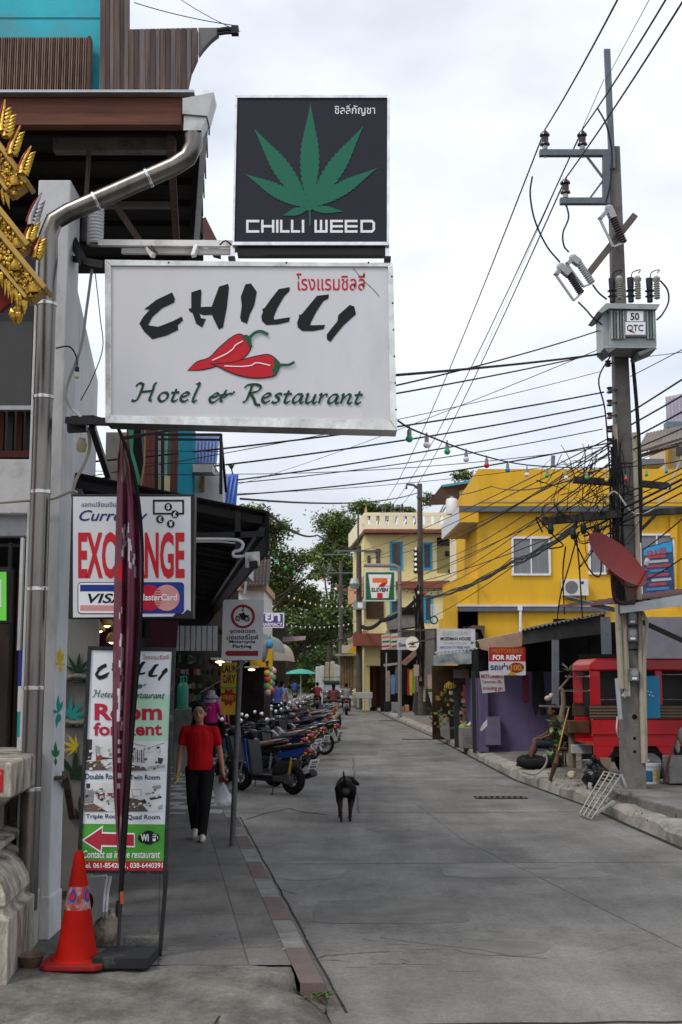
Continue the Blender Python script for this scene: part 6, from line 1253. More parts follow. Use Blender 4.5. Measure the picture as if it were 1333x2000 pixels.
# ================================================================== the tall pole with its transformer
YP=18.7;pc=M('pole_concrete',(.17,.16,.15),.9,var=.22,scale=3,dirt=((.05,.045,.04),.42,3),bump=.3)
xp=P(1237,1530,YP).x;pl=thing('utility_pole','tall concrete utility pole carrying a grey transformer and steel crossarms','pole',(xp,YP,.2));ztop=P(1207,289,YP).z
b=MB();w0,w1=.165,.085;b.add([(xp+a*w,YP+c*w,z)for z,w in((.1,w0),(ztop,w1))for a,c in((-1,-1),(1,-1),(1,1),(-1,1))],[[3,2,1,0],[4,5,6,7],[0,1,5,4],[1,2,6,5],[2,3,7,6],[3,0,4,7]]);b.build('shaft',pc,pl,bevel=.012)
b=MB();[b.pdisc(1212+k*.0,420+k*28,1.6,YP-.17)for k in range(0)]; 
for v in(1400,1442,1468):b.pdisc(1240,v,3 if v>1400 else 5,YP-.166)
b.build('bolt_hole',dark_void,pl)
st=M('pole_steel',(.12,.14,.16),.5,.5,var=.15)
b=MB();b.bar(P(1186,97,YP-.1),P(1196,330,YP-.1),.095,.06);b.build('mast',st,pl)
b=MB();b.bar(P(1054,299.5,YP-.12),P(1190,299.5,YP-.12),.1,.1);b.bar(P(1094,393.5,YP-.12),P(1192,393.5,YP-.12),.1,.1);b.bar(P(1184,305,YP-.125),P(1184,388,YP-.125),.11,.09)
b.bar(P(1147,306,YP-.12),P(1178,347,YP-.12),.045,.03);b.bar(P(1152,388,YP-.12),P(1178,353,YP-.12),.03);b.build('crossarm',st,pl,bevel=.004)
ceram=M('dark_ceramic',(.045,.03,.032),.3,coat=.3);cw=M('grey_ceramic',(.4,.41,.44),.4)
for u,v in((1065,292),(1138,292),(1105,386)):
    c=P(u,v,YP-.12);b=MB();b.lathe([(.04,0),(.045,.03),(.04,.06)],c,14,1);b.lathe([(.045,.06),(.08,.075),(.075,.1),(.055,.12),(.06,.19),(.045,.21),(.082,.23),(.075,.26),(.05,.27),(.04,.3),(.0,.31)],c,16,0);b.tube([c-Vector((0,0,.14)),c],.012,6,1);b.build('insulator',[ceram,cw],pl,smooth=40)
b=MB();b.bar(P(1147,538,YP-.25),P(1240,421,YP-.25),.12,.1);b.bar(P(1190,478,YP-.3),P(1204,474,YP-.1),.03);b.build('diagonal_arm',M('arm_concrete',(.12,.105,.09),.9,var=.3,dirt=((.04,.035,.03),.4,5)),pl,bevel=.006)
def fuse(h0,b0,b1,t0,t1,dark,Y):
    b=MB();A,B=P(*b0,Y),P(*b1,Y);d=(B-A);n=12;nn=d.normalized()
    b.lathe([(.045+.018*(i%2),d.length*i/24)for i in range(25)],A,12,0 if dark else 1,nn)
    H=P(*h0,Y);b.bar(A.lerp(H,1.2),A+nn*.06,.13,.1,1);side=Vector((-nn.z,0,nn.x));T0=P(*t0,Y-.03);T1=P(*t1,Y-.03)
    b.bar(H,T0,.09,.06,1);b.tube([T0,T1],.022,8,2);b.bar(T1,B,.03,.03,2);b.ell(H,(.07,.06,.07),1);b.build('fuse_cutout',[M('fuse_dark',(.04,.035,.038),.5),M('fuse_grey',(.33,.34,.35),.5),galv],pl,smooth=35,bevel=0)
fuse((1190,408),(1195,420),(1219,474),(1172,428),(1198,482),True,YP-.4);fuse((1120,505),(1127,508),(1157,553),(1108,516),(1140,560),False,YP-.45);fuse((1096,522),(1108,530),(1136,573),(1086,537),(1121,587),True,YP-.5)
tr=M('transformer_grey',(.3,.33,.33),.5,.1,var=.1,dirt=((.14,.13,.11),.25,4));trd=M('transformer_dark',(.13,.15,.15),.5)
zx=lambda u,v:P(u,v,YP-.75)
b=MB();b.pbox(1190,604,1282,676,YP-.75,.55,0);b.pprism([(1176,612),(1190,604),(1190,676),(1178,684)],YP-.7,.45,0);b.pbox(1180,676,1282,680,YP-.78,.5,0)
for k in range(5):b.pbox(1194+k*6,607,1197.5+k*6,662,YP-.8,.05,k%2)
for k in range(3):b.pbox(1264+k*6,607,1267.5+k*6,662,YP-.8,.05,k%2)
b.build('transformer_tank',[tr,trd],pl,bevel=.008)
b=MB();b.pprism([(1168,608),(1184,592),(1290,594),(1284,604),(1190,602),(1176,611)],YP-.85,.75);b.bar(zx(1172,610),zx(1167,612),.03);b.build('transformer_lid',tr,pl)
b=MB();b.pprism([(1180,680),(1206,678),(1190,690)],YP-.8,.5);b.pprism([(1246,688),(1276,678),(1284,680),(1250,694)],YP-.8,.5);b.pbox(1206,676,1262,688,YP-.4,.35);b.build('transformer_bracket',trd,pl)
b=MB();b.prect(1225,608,1257,627.5,YP-.815);b.prect(1222,629,1261,653.5,YP-.815);b.pbox(1221,606,1263,657,YP-.81,.03,1);b.build('rating_plate',[white_print,trd],pl)
b=MB();b.text('50',1232,611,1249,625,YP-.82,0,.02);b.text('QTC',1225,634,1257,649,YP-.82,1,.015);b.pen([(1231,643),(1236,647),(1240,650)],YP-.822,2.2,2);b.build('plate_lettering',[black_print,M('plate_navy',(.02,.025,.07),.5),M('plate_red',(.4,.06,.04),.5)],pl)
for k,(u,v0)in enumerate(((1197,542),(1233,541),(1270,542))):
    b=MB();A=P(u,590,YP-.5);hh=(590-v0)*mpp(YP);b.lathe([(.045,0),(.045,hh*.2),(.075,hh*.24),(.045,hh*.3),(.045,hh*.42),(.078,hh*.47),(.045,hh*.53),(.05,hh*.6),(.055,hh),(.0,hh)],A,14,0);b.build('bushing',M('bushing_dark',(.025,.028,.035),.5),pl,smooth=35)
    A=P(u+(14 if k==0 else 14),584,YP-.62);b=MB();b.lathe([(.03+.022*(i%2),.018*i)for i in range(15)]+[(.05,.28),(.06,.32),(.03,.36),(.0,.37)],A,12,0);b.build('surge_arrester',M('arrester_tan',(.28,.27,.24),.5),pl,smooth=30)
    b=MB();b.tube([P(u+14,534,YP-.62),P(u+18,527,YP-.62),P(u+3,532,YP-.55),P(u,545,YP-.5)],.008,6,0,4);b.build('lead',wire_mat,pl)
b=MB();cb2=M('arm_dark',(.055,.048,.043),.85,var=.4,scale=6,dirt=((.12,.11,.1),.25,6))
b.bar(P(1059,1018,YP-.3),P(1212,1004,YP-.3),.13,.12);b.bar(P(1248,1003,YP+.2),P(1345,996,YP+.2),.1,.1);b.bar(P(1120,937,YP-.2),P(1206,943,YP-.2),.1,.1);b.bar(P(1244,944,YP+.1),P(1310,950,YP+.1),.1,.1);b.bar(P(1252,1035,YP),P(1280,1007,YP),.05)
b.build('timber_arm',cb2,pl,bevel=.005)
cond=M('pale_conduit',(.36,.32,.25),.7,var=.15,dirt=((.13,.11,.09),.3,4))
b=MB();b.bar(P(1200,830,YP-.2),P(1226,1360,YP-.2),.08,.05);b.tube([P(1240,845,YP-.2),P(1250,1200,YP-.2),P(1258,1490,YP-.2)],.04,8);b.tube([P(1206,1180,YP-.25),P(1214,1345,YP-.25)],.045,8);b.tube([P(1255,1195,YP-.25),P(1264,1215,YP-.3),P(1259,1300,YP-.25),P(1262,1490,YP-.15)],.028,8);b.bar(P(1220,1230,YP-.22),P(1222,1345,YP-.22),.05);b.build('conduit',cond,pl)
b=MB()
for k in range(16):v=880+k*30;b.lathe([(.2,0),(.2,.02)],(xp,YP,P(1220,v,YP).z),4+8)if k%2 else None
b.tube([P(1235,690,YP-.2),P(1246,820,YP-.2),P(1252,960,YP-.22),P(1250,1060,YP-.2)],.03,8,0,4);b.tube([P(1196,690,YP-.3),P(1170,740,YP-.35),P(1182,800,YP-.3),P(1190,900,YP-.25),P(1200,1060,YP-.25)],.012,6,0,5)
for k in range(10):
    x0=1198+rnd.uniform(-4,16);b.tube([P(x0,850+rnd.uniform(0,60),YP-.26),P(x0+rnd.uniform(-6,8),960,YP-.28),P(x0+rnd.uniform(-4,10),1080,YP-.26),P(x0+rnd.uniform(0,12),1190,YP-.24)],rnd.uniform(.008,.02),6,0,4)
b.build('cable_riser',wire_mat,pl)
for u,v in((1191,762),(1191,787),(1191,812),(1191,838),(1191,862),(1188,690),(1188,710)):
    b=MB();b.lathe([(.03,-.05),(.05,-.04),(.03,-.01),(.03,.01),(.05,.04),(.03,.05)],P(u,v,YP-.25),10);b.bar(P(u,v,YP-.25),P(1205,v,YP-.1),.03);b.build('spool_insulator',ceram,pl,smooth=40)
for u,v in((1076,1030),(1120,1040),(1165,1035),(1140,1030)):
    b=MB();b.lathe([(.03,0),(.04,-.03),(.05,-.1),(.035,-.16),(.0,-.17)],P(u,v-8,YP-.35),8);b.build('cable_clamp',black_metal,pl)
for k,(u,v)in enumerate(((1236,1207),(1237,1240),(1240,1318))):
    b=MB();b.pbox(u-9,v-13,u+9,v+13,YP-.3,.14,0);b.pdisc(u,v-4,7,YP-.304,1);b.prect(u-5,v+5,u+5,v+9,YP-.304,2);b.build('electric_meter',[M('meter_grey',(.13,.135,.14),.4),M('meter_face',(.25,.26,.27),.2),white_print],pl,bevel=.015)
b=MB();b.bar(P(1225,1350,YP-.2),P(1217,1362,YP-.25),.05);b.tube([P(1206,1400,YP-.25),P(1205,1430,YP-.3),P(1213,1445,YP-.2)],.012,6,0,4);b.bar(P(1205,1325,YP-.25),P(1212,1405,YP-.25),.06,.03);b.build('earth_lead',galv,pl)
t=thing('metal_board','blue sheet panel fixed beside the tall pole over the red truck','panel',P(1274,1402,18.9));b=MB();b.pprism([(1259,1321),(1288,1320),(1290,1402),(1260,1403)],18.9,.02,0);b.build('sheet',M('panel_blue',(.01,.2,.36),.5,var=.1),t);b=MB();[b.pdisc(1266+k*3,1350+(k*7)%12,1.2,18.895)for k in range(4)];b.build('paint_spots',white_print,t)  # plain blue metal sheet, carries no meters
t=thing('satellite_dish','dull red satellite dish tilted on a bracket beside the tall pole','satellite dish',P(1205,1180,17.9));Yd=17.8
ctr=P(1201,1098,Yd);ax=Vector((.55,-.62,.52)).normalized();ax=Vector((-.45,-.78,-.44)).normalized()*-1
nrm=Vector((.52,-.52,.6)).normalized();q=Vector((0,0,1)).rotation_difference(nrm).to_matrix();dm=M('dish_red',(.15,.016,.014),.55,var=.12,dirt=((.09,.014,.013),.3,4),spec=.25)
b=MB();prof=[(0.0,0)]+[(.52*k/10,.11*(k/10)**2)for k in range(1,11)];prof+=[(.535,.115)];b.lathe(prof,ctr-nrm*.05,36,0,nrm);o=b.build('reflector',dm,t,smooth=60);o.modifiers.new('thick','SOLIDIFY').thickness=.012
b=MB();lnb=ctr+nrm*.42+Vector((.12,0,-.1));low=P(1238,1160,Yd-.05);b.bar(P(1200,1120,Yd),low,.03);b.bar(low,P(1262,1112,Yd-.3),.03);b.build('feed_arm',M('dish_arm_red',(.36,.05,.04),.5),t);b=MB();b.lathe([(.03,0),(.04,.05),(.03,.1)],P(1262,1104,Yd-.3),10,0,(.3,0,1));b.build('receiver',M('lnb_grey',(.4,.4,.42),.5),t)
b=MB();b.tube([P(1196,1110,Yd+.15),P(1198,1150,Yd+.15),P(1206,1176,Yd+.2),P(1240,1177,Yd+.3)],.03,8,0,3);b.build('mount',M('mount_dark',(.06,.02,.02),.6),t);b=MB();b.pbox(1188,1112,1205,1121,Yd-.12,.1);b.build('badge',M('badge_red',(.4,.07,.05),.5),t)
# ------------------------------------------------------------------ farther poles
def small_pole(label,u,vtop,vbase,Y,r,arms=(),extra=None):
    c=P(u,vbase,Y);t=thing('utility_pole',label,'pole',(c.x,Y,0),group='farther utility poles');b=MB();b.tube([(c.x,Y,0),P(u,vtop,Y)*1 if 0 else Vector((c.x,Y,P(u,vtop,Y).z))],[r,r*.7],10);b.build('shaft',M('far_pole',(.1,.09,.08),.9,var=.25,dirt=((.04,.035,.03),.35,2)),t,smooth=50)
    if arms:b=MB();[b.bar(P(a,v,Y-.1),P(c_,v,Y-.1),.12,.1)for a,c_,v in arms];b.build('crossarm',st,t)
    return t,c
p2,c=small_pole('round grey pole with a bent lamp arm before the cream building',824,945,1395,57,.17)
b=MB();b.tube([P(818,955,57),P(808,947,57),P(795,946,57),P(794,955,57)],.06,8);b.pbox(816,956,824,972,56.8,.2);b.build('lamp_arm',M('lamp_arm',(.1,.1,.11),.5,.4),p2)
b=MB();[b.lathe([(.1,-.12),(.16,0),(.1,.12)],P(814,v,56.7),8)for v in(1075,1085,1095,1105,1115)];b.build('spool_insulator',ceram,p2);b=MB();b.bar(P(820,1200,56.7),P(822,1330,56.7),.12,.1);b.bar(P(831,1240,56.8),P(829,1370,56.8),.1);b.build('conduit',cond,p2);b=MB();[b.tube([P(815+rnd.uniform(-6,10),1150+rnd.uniform(-10,20),56.6),P(820+rnd.uniform(-8,10),1230,56.6),P(824+rnd.uniform(-4,4),1340,56.7)],.04,5,0,3)for _ in range(9)];b.torus(P(848,1211,56.6),.17,.03,(0,1,0),18,6);b.build('cable_bundle',wire_mat,p2)
b=MB();b.pprism([(808,1388),(812,1352),(836,1350),(848,1392),(840,1398),(814,1398)],57.4,1.0);b.build('stump_base',M('pole_foot',(.07,.065,.06),.9),p2);b=MB();b.pbox(809,1298,819,1320,56.4,.05);b.pbox(836,1317,847,1345,56.4,.05);b.build('paper_sign',M('pink_paper',(.5,.36,.36),.7),p2)
p3,c=small_pole('slim pole with a grey box and three line insulators by the side balcony',702,1066,1372,70,.2,((655,745,1076),(745,848,1004)))
b=MB();b.pbox(690,1175,714,1190,69.4,.6,0);b.prect(699,1177,709,1187,69.39,1);b.build('grey_box',[M('far_transformer',(.26,.28,.3),.6),white_print],p3);b=MB();b.bar(P(700,1000,69.9),P(700,1066,70),.1)
for u in(750,768,786):b.lathe([(.07,0),(.13,.06),(.08,.16),(.13,.26),(.08,.42),(.06,.55),(0,.58)],P(u,1003,69.8),10,0)
b.build('insulator',[ceram],p3);b=MB();b.lathe([(.2,-.3),(.3,0),(.2,.3)],P(693,1140,69.5),10);b.build('old_lamp',galv,p3)
p4,c=small_pole('farthest grey pole with a bare crossarm against the trees',666,1095,1340,92,.2,((640,690,1119),(632,690,1083)))
b=MB();[b.lathe([(.1,0),(.2,.1),(.1,.5),(0,.8)],P(u,1118,92),8)for u in(632,646)];b.build('insulator',ceram,p4)
# ================================================================== red songthaew
Yt=21.0;X0=P(1153,1400,Yt).x;gz=.07
tk=thing('red_truck','bright red passenger pickup truck with roofed rear bench parked behind the tall pole','truck',(X0+2,Yt+.8,gz));red=M('truck_red',(.44,.005,.011),.35,var=.1,coat=.3,dirt=((.2,.012,.014),.25,3))
z_=lambda v:P(1250,v,Yt).z
b=MB();zr=z_(1310);zt=z_(1286)
b.prism([(X0,Yt,zr),(X0+4.6,Yt,zr),(X0+4.6,Yt,zt-.05),(X0+4.55,Yt,zt),(X0+.12,Yt,zt),(X0+.02,Yt,zt-.08)],(0,1.6,0));b.build('roof',red,tk,bevel=.03)
b=MB()
for x,w in((X0+.02,.17),(X0+1.12,.12),(X0+2.4,.12)):
    b.bx(x,x+w,Yt+.02,Yt+.08,z_(1378),zr);b.bx(x,x+w,Yt+1.52,Yt+1.58,z_(1378),zr)
b.build('roof_post',red,tk,bevel=.01)
b=MB();b.bx(X0,X0+3.2,Yt,Yt+.05,z_(1404),z_(1378));b.bx(X0,X0+3.2,Yt+1.55,Yt+1.6,z_(1404),z_(1378));[b.bx(X0,X0+3.2,Yt-.012,Yt,z_(v)-.008,z_(v)+.008,1)for v in(1381,1387,1393,1399)];b.build('wood_panel',[M('brown_strip',(.07,.04,.025),.5),M('tan_strip',(.2,.14,.09),.5)],tk)
b=MB();zb=z_(1458);b.bx(X0+.03,X0+3.2,Yt-.01,Yt+.04,z_(1435),z_(1406));b.bx(X0+.05,X0+3.2,Yt+.015,Yt+.06,zb,z_(1435));b.bx(X0+.03,X0+3.2,Yt+1.55,Yt+1.62,zb,z_(1406));b.bx(X0+.05,X0+3.2,Yt+.06,Yt+1.55,zb,zb+.06)
b.prism([(X0+.05,Yt-.005,zb),(X0+.05,Yt-.005,z_(1484)),(X0+.25,Yt-.005,z_(1484)),(X0+.36,Yt-.005,z_(1470)),(X0+.4,Yt-.005,zb)],(0,.06,0));b.prism([(X0+1.1,Yt-.005,zb),(X0+1.3,Yt-.005,z_(1490)),(X0+1.4,Yt-.005,z_(1492)),(X0+1.38,Yt-.005,zb)],(0,.06,0));b.build('side_panel',red,tk,bevel=.008)
b=MB();b.bx(X0+3.25,X0+4.7,Yt+.02,Yt+1.58,z_(1480),z_(1370));b.prism([(X0+3.3,Yt+.03,z_(1370)),(X0+4.5,Yt+.03,z_(1370)),(X0+4.2,Yt+.03,zr),(X0+3.3,Yt+.03,zr)],(0,1.54,0));b.build('cab',red,tk,bevel=.03)
b=MB();b.bx(X0+.3,X0+3.1,Yt+.1,Yt+.4,z_(1425),z_(1418));b.bx(X0+.3,X0+3.1,Yt+1.2,Yt+1.5,z_(1425),z_(1418));b.build('bench',black_metal,tk)
b=MB();b.bx(X0+3.2,X0+3.24,Yt+.1,Yt+1.5,z_(1404),zr);b.bx(X0+.2,X0+3.2,Yt+1.5,Yt+1.51,z_(1404),zr);b.build('rear_screen',M('smoked_screen',(.02,.02,.022),.3),tk)
b=MB()
for v in(1321,1349):b.tube([P(1104,v,Yt+.1),(X0+.05,Yt+.1,z_(v))],.014,8)
for v in(1366,):b.tube([(X0+.19,Yt+.05,z_(v)),(X0+3.1,Yt+.05,z_(v))],.014,8)
b.tube([(X0+1.2,Yt+.06,z_(1317)),(X0+3.2,Yt+.06,z_(1316))],.014,8);b.tube([(X0+.05,Yt+.1,z_(1321)),(X0+.05,Yt+.1,z_(1440))],.014,8);b.build('chrome_rail',chrome,tk)
def wheel(par,c,r,w,name='wheel'):
    b=MB();b.torus(c,r-w*.4,w*.42,(0,1,0),28,8,0,1.1);o=b.build(name,rubber,par,smooth=60);b=MB();b.lathe([(0,-.05),(r*.2,-.06),(r*.3,-.02),(r*.6,-.03),(r*.63,-.06),(r*.65,0)],c,20,0,(0,1,0));b.build('rim',M('steel_rim',(.3,.3,.31),.4,.7),o,smooth=40)
for x in(X0+1.02,X0+3.9):
    for y in(Yt+.12,Yt+1.48):wheel(tk,Vector((x,y,gz+.31)),.31,.17)
b=MB();b.bx(X0+.3,X0+4.2,Yt+.3,Yt+.42,z_(1480),zb-.01);b.bx(X0+.3,X0+4.2,Yt+1.2,Yt+1.3,z_(1480),zb-.01);b.build('chassis',black_metal,tk)
# ================================================================== clutter on the side pavement
c=G(1165,1548,.02);t=thing('rubbish_bag','shiny black rubbish bag knotted beside the metal ramp','bag',c);q=random.Random(5);b=MB();b.ell((c.x,c.y,.26),(.2,.2,.27),0,22,16);b.v=[(x+.03*math.sin(z*40+x*30)+q.uniform(-.012,.012),y+.03*math.sin(x*45+z*20),max(.0,z+.015*math.sin(x*50+y*40)))for x,y,z in b.v];b.ell((c.x-.03,c.y-.05,.55),(.05,.05,.06),0,8,6);b.ell((c.x+.16,c.y,.15),(.15,.15,.14),0,12,8);b.build('sack',M('bin_bag',(.01,.01,.012),.22,var=.2,bump=.8,bscale=14),t,smooth=60)
b=MB();b.ell((c.x-.12,c.y-.16,.14),(.04,.015,.07));b.build('white_label',M('bag_label',(.4,.4,.42),.5),t)
t=thing('metal_ramp','pale aluminium lattice ramp leaning against the apron edge','ramp',G(1145,1600,-.1));A0,A1,B0,B1=P(1181,1507,18.5),P(1214,1514,18.1),G(1133,1590,-.1),G(1156,1600,-.1)
b=MB();nr,nc=13,3
for i in range(nr+1):s=i/nr;b.bar(A0.lerp(B0,s),A1.lerp(B1,s),.016,.02)
for j in range(nc+1):s=j/nc;b.bar(A0.lerp(A1,s),B0.lerp(B1,s),.016,.024)
al=M('dull_aluminium',(.4,.39,.36),.5,.6,dirt=((.16,.14,.11),.3,9));b.build('lattice',al,t);b=MB();b.bar(A1,P(1223,1536,17.5),.03);b.bar(A0.lerp(B0,.3),A1.lerp(B1,.3)+Vector((.15,.2,-.1)),.025);b.bar(A1.lerp(B1,.25),P(1213,1537,17.6),.025);b.bar(B1.lerp(A1,.1),P(1200,1565,17.4),.03);b.build('leg',al,t)
c=G(1274,1530,.19);t=thing('paint_bucket','white paint bucket with blue and yellow label on the apron','bucket',c);b=MB();b.lathe([(.0,0),(.115,0),(.135,.26),(.145,.265),(.145,.3),(.135,.305),(.0,.3)],c,24);b.build('pail',M('pail_white',(.55,.56,.58),.4),t,smooth=35)
b=MB();n=10
for k in range(n):
    for m_,a0,z0,z1 in((0,-150,.03,.2),(1,-95,.04,.22)):
        a,e=R(a0+5.2*k),R(a0+5.2*(k+1));f=lambda an,z:(c.x+(.117+.02*z/.26*.9)*math.cos(an),c.y+(.117+.02*z/.26*.9)*math.sin(an),c.z+z);b.poly([f(a,z0),f(e,z0),f(e,z1),f(a,z1)],m_)
b.build('label',[M('label_blue',(.03,.1,.22),.5,var=.4,scale=30),M('label_yellow',(.5,.42,.15),.5,var=.3,scale=30)],t)
b=MB();c=G(1320,1530,.21);b.bx(c.x-.12,c.x+.5,c.y-.1,c.y+.3,.21,.62);tag(b.build('concrete_stump',concrete,bevel=.02),'square concrete stump on the apron beside the paint bucket','block')
t=thing('rag_stick','reddish stick topped by a grey rag leaning on the concrete stump','stick',c);b=MB();b.tube([G(1297,1530,.21),P(1308,1480,c.y-.15),P(1328,1430,c.y-.1)],.016,6);b.build('stick',M('red_stick',(.16,.06,.05),.7),t);b=MB();b.ell(P(1333,1437,c.y-.12),(.07,.06,.13),0,10,8);b.ell(P(1324,1458,c.y-.12),(.04,.03,.1));b.build('rag',M('rag_grey',(.25,.23,.22),.9,bump=.5,bscale=20),t,smooth=60)
t=thing('old_tyre','worn black tyre lying on the pavement edge under the seated person','tyre',G(1045,1500,.07));c=G(1046,1503,.07);b=MB();b.torus(c+Vector((0,.3,.12)),.22,.1,(.05,-.15,1),30,10);b.build('tread',rubber,t,smooth=60);b=MB();b.torus(c+Vector((0,.3,.14)),.14,.02,(.05,-.15,1),24,6);b.build('bead',M('bead_grey',(.05,.05,.05),.7),t)
b=MB();b.tube([P(u,v,22.3)for u,v in((1020,1508),(1045,1512),(1062,1500),(1069,1485),(1066,1475),(1062,1478))],.02,6,0,4);tag(b.build('hose',M('hose_grey',(.3,.29,.26),.6)),'pale hose looped around the old tyre','hose')
c=G(1083,1500,.07);fr=thing('frangipani','bare-branched frangipani with one leaf tuft before the shack post','tree',c);b=MB();Yf2=22.8
b.tube([P(u,v,Yf2)for u,v in((1118,1500),(1117,1440),(1106,1428),(1098,1400),(1101,1375),(1099,1350),(1093,1345))],[.07,.065,.06,.055,.05,.045,.04],8,0,4);b.tube([P(1093,1346,Yf2),P(1107,1330,Yf2),P(1114,1320,Yf2),P(1115,1310,Yf2)],.022,7,0,3);b.build('trunk',M('frangipani_bark',(.17,.13,.1),.85,var=.2),fr,smooth=60)
def blade(b,p,d,L_,w,droop=.3,m=0):
    d=Vector(d).normalized();sd_=d.cross(Vector((0,0,1))).normalized();q=[]
    for k in range(5):s=k/4;q.append((p+d*L_*s-Vector((0,0,droop*L_*s*s)),w*math.sin(math.pi*(.08+.92*s))**.7 if s<1 else 0))
    A=[c_+sd_*h for c_,h in q];B=[c_-sd_*h for c_,h in q];b.add(A+B,[[k,k+1,6+k,5+k]for k in range(4)],m)
lfm=[M('leaf_fresh',(.2,.32,.06),.45,var=.25),M('leaf_deep',(.035,.09,.02),.45,var=.3)]
b=MB();c=P(1115,1312,Yf2)
for k in range(14):a=k*2.4;blade(b,c,(math.cos(a)*.8,math.sin(a)*.8,1.5*rnd.random()),rnd.uniform(.22,.34),.034,.25,k%2)
b.build('leaf_tuft',lfm,fr)
t=thing('broadleaf_plant','big-leaved green plant in a pot before the seated person','plant',G(1085,1505,.07));b=MB();c=G(1085,1500,.07);b.lathe([(.13,0),(.17,.22),(.18,.24),(0,.22)],c,16);b.build('pot',M('black_pot',(.02,.02,.02),.6),t)
b=MB()
for k in range(34):
    u,v=rnd.uniform(1074,1102),rnd.uniform(1400,1485);a=rnd.uniform(0,6.3);blade(b,P(u,v,22.9+rnd.uniform(-.2,.3)),(math.cos(a)*.8,math.sin(a)*.5-.2,rnd.uniform(.3,1.2)),rnd.uniform(.18,.3),rnd.uniform(.03,.055),.5,k%2)
b.build('leaves',[M('plant_green',(.1,.22,.035),.4,var=.25),M('plant_dark',(.03,.08,.018),.4,var=.25)],t);b=MB();[b.tube([c+Vector((0,0,.2)),P(1080+8*math.sin(k*2),1430,22.9)],.01,5)for k in range(5)];b.build('stems',lfm[1],t)
t=thing('broom','worn broom leaning on the frangipani trunk','broom',G(1078,1520,.05));b=MB();b.tube([P(1111,1384,22.4),P(1090,1470,21.6)],.013,7);b.build('handle',M('broom_handle',(.36,.22,.08),.6),t);b=MB();b.tube([P(1091,1466,21.6),P(1086,1490,21.5),G(1075,1524,.06)],[.022,.05,.03],10);b.build('bristles',M('broom_brown',(.12,.06,.035),.9,var=.4,scale=30),t)
b=MB();b.bar(P(1056,1379,23.2),P(1111,1381,23.2),.35,.03);tag(b.build('shelf_board',M('board_grey',(.15,.13,.12),.8)),'small grey shelf board behind the frangipani trunk','board')
b=MB();b.ell(P(1070,1364,23.2),(.06,.05,.05));b.ell(P(1077,1360,23.25),(.05,.05,.06));tag(b.build('shell_ornament',M('shell_cream',(.42,.36,.27),.6),smooth=60),'cream shells resting on the grey shelf board','ornament')
c=G(1135,1519,.05);t=MB();t.box((c.x,20.2,.3),(.17,.03,.48),.1);tag(t.build('cardboard_sheet',M('cardboard',(.24,.18,.13),.85,var=.15)),'upright cardboard sheet under the red truck tail','cardboard')
b=MB();b.lathe([(.0,0),(.1,0),(.12,.02),(.12,.22),(.13,.23),(.11,.23),(.1,.05)],(P(1153,1490,20.5).x,20.6,.25),18);tag(b.build('cooking_pot',steel,smooth=40),'dull steel pot beside the cardboard sheet','pot')
b=MB();b.lathe([(.0,-.12),(.055,-.12),(.055,.12),(.03,.125),(.0,.12)],P(1118,1512,20.7),16,0,(-.4,-1,.1));tag(b.build('paper_roll',M('roll_cream2',(.5,.44,.34),.7),smooth=40),'cream cylinder lying on the pavement before the truck','roll')
b=MB();b.pbox(1112,1408,1152,1432,22.5,.4,0);b.pbox(1118,1455,1156,1472,22.6,.3,1);tag(b.build('wooden_crate',[M('crate_brown',(.1,.06,.035),.8,var=.3),M('crate_white',(.4,.4,.42),.6)],bevel=.01),'brown crate and white box stacked behind the truck tail','crate')
b=MB();q=random.Random(8)
for _ in range(160):
    y=q.uniform(15.2,23);x=RX(y)+q.uniform(.0,.5);p=Vector((x,y,.0 if x<RX(y)+.2 else .05));a=q.uniform(0,6.3);blade(b,p,(math.cos(a)*.6,math.sin(a)*.6,1),q.uniform(.05,.13),.008,.3,0)
for _ in range(60):
    p=Vector((LX(7.7)-.05+q.gauss(0,.05),7.72+q.gauss(0,.08),-.06));a=q.uniform(0,6.3);blade(b,p,(math.cos(a),math.sin(a),.7),q.uniform(.03,.07),.007,.3,0)
o=b.build('kerb_weeds',[M('weed_green',(.06,.1,.03),.7,var=.4,scale=20)]);o['kind']='stuff'
# ================================================================== overhead wires and light strings
def sagw(pts,sag,n=14):
    o=[]
    for a,b_ in zip(pts,pts[1:]):
        a,b_=Vector(a),Vector(b_)
        for i in range(n):s=i/n;o.append(a.lerp(b_,s)-Vector((0,0,sag*4*s*(1-s))))
    o.append(Vector(pts[-1]));return o
def wire(name,label,pts,r,sag=.0,group=None,cat='cable',ext0=0,ext1=0):
    q=[P(*p)for p in pts];q[0]=q[0]+(q[0]-q[1])*ext0;q[-1]=q[-1]+(q[-1]-q[-2])*ext1;b=MB();b.tube(sagw(q,sag),r,5);return tag(b.build(name,wire_mat),label,cat,group)
far=((750,985,70),(768,985,70),(786,985,70));tops=((1065,253,YP-.12),(1138,253,YP-.12),(1106,347,YP-.12))
ends=((1240,-65,11),(1345,-75,11),(1370,-55,11));nm3=('outermost upper insulator','inner upper insulator','lower crossarm insulator')
for k in range(3):
    wire('power_line',f'heavy power line rising from the {nm3[k]} up past the pole top',(tops[k],ends[k]),.012,.05)
    wire('power_line',f'long power line falling from the {nm3[k]} to the far line of poles',(tops[k],far[k]),.013,.6)
wire('guy_wire','hair-thin wire from the pole mast up out of the picture',((1182,160,YP),(1290,-40,12)),.005)
wire('guy_wire','hair-thin wire from the pole mast down past the insulators',((1180,155,YP),(940,700,45)),.006)
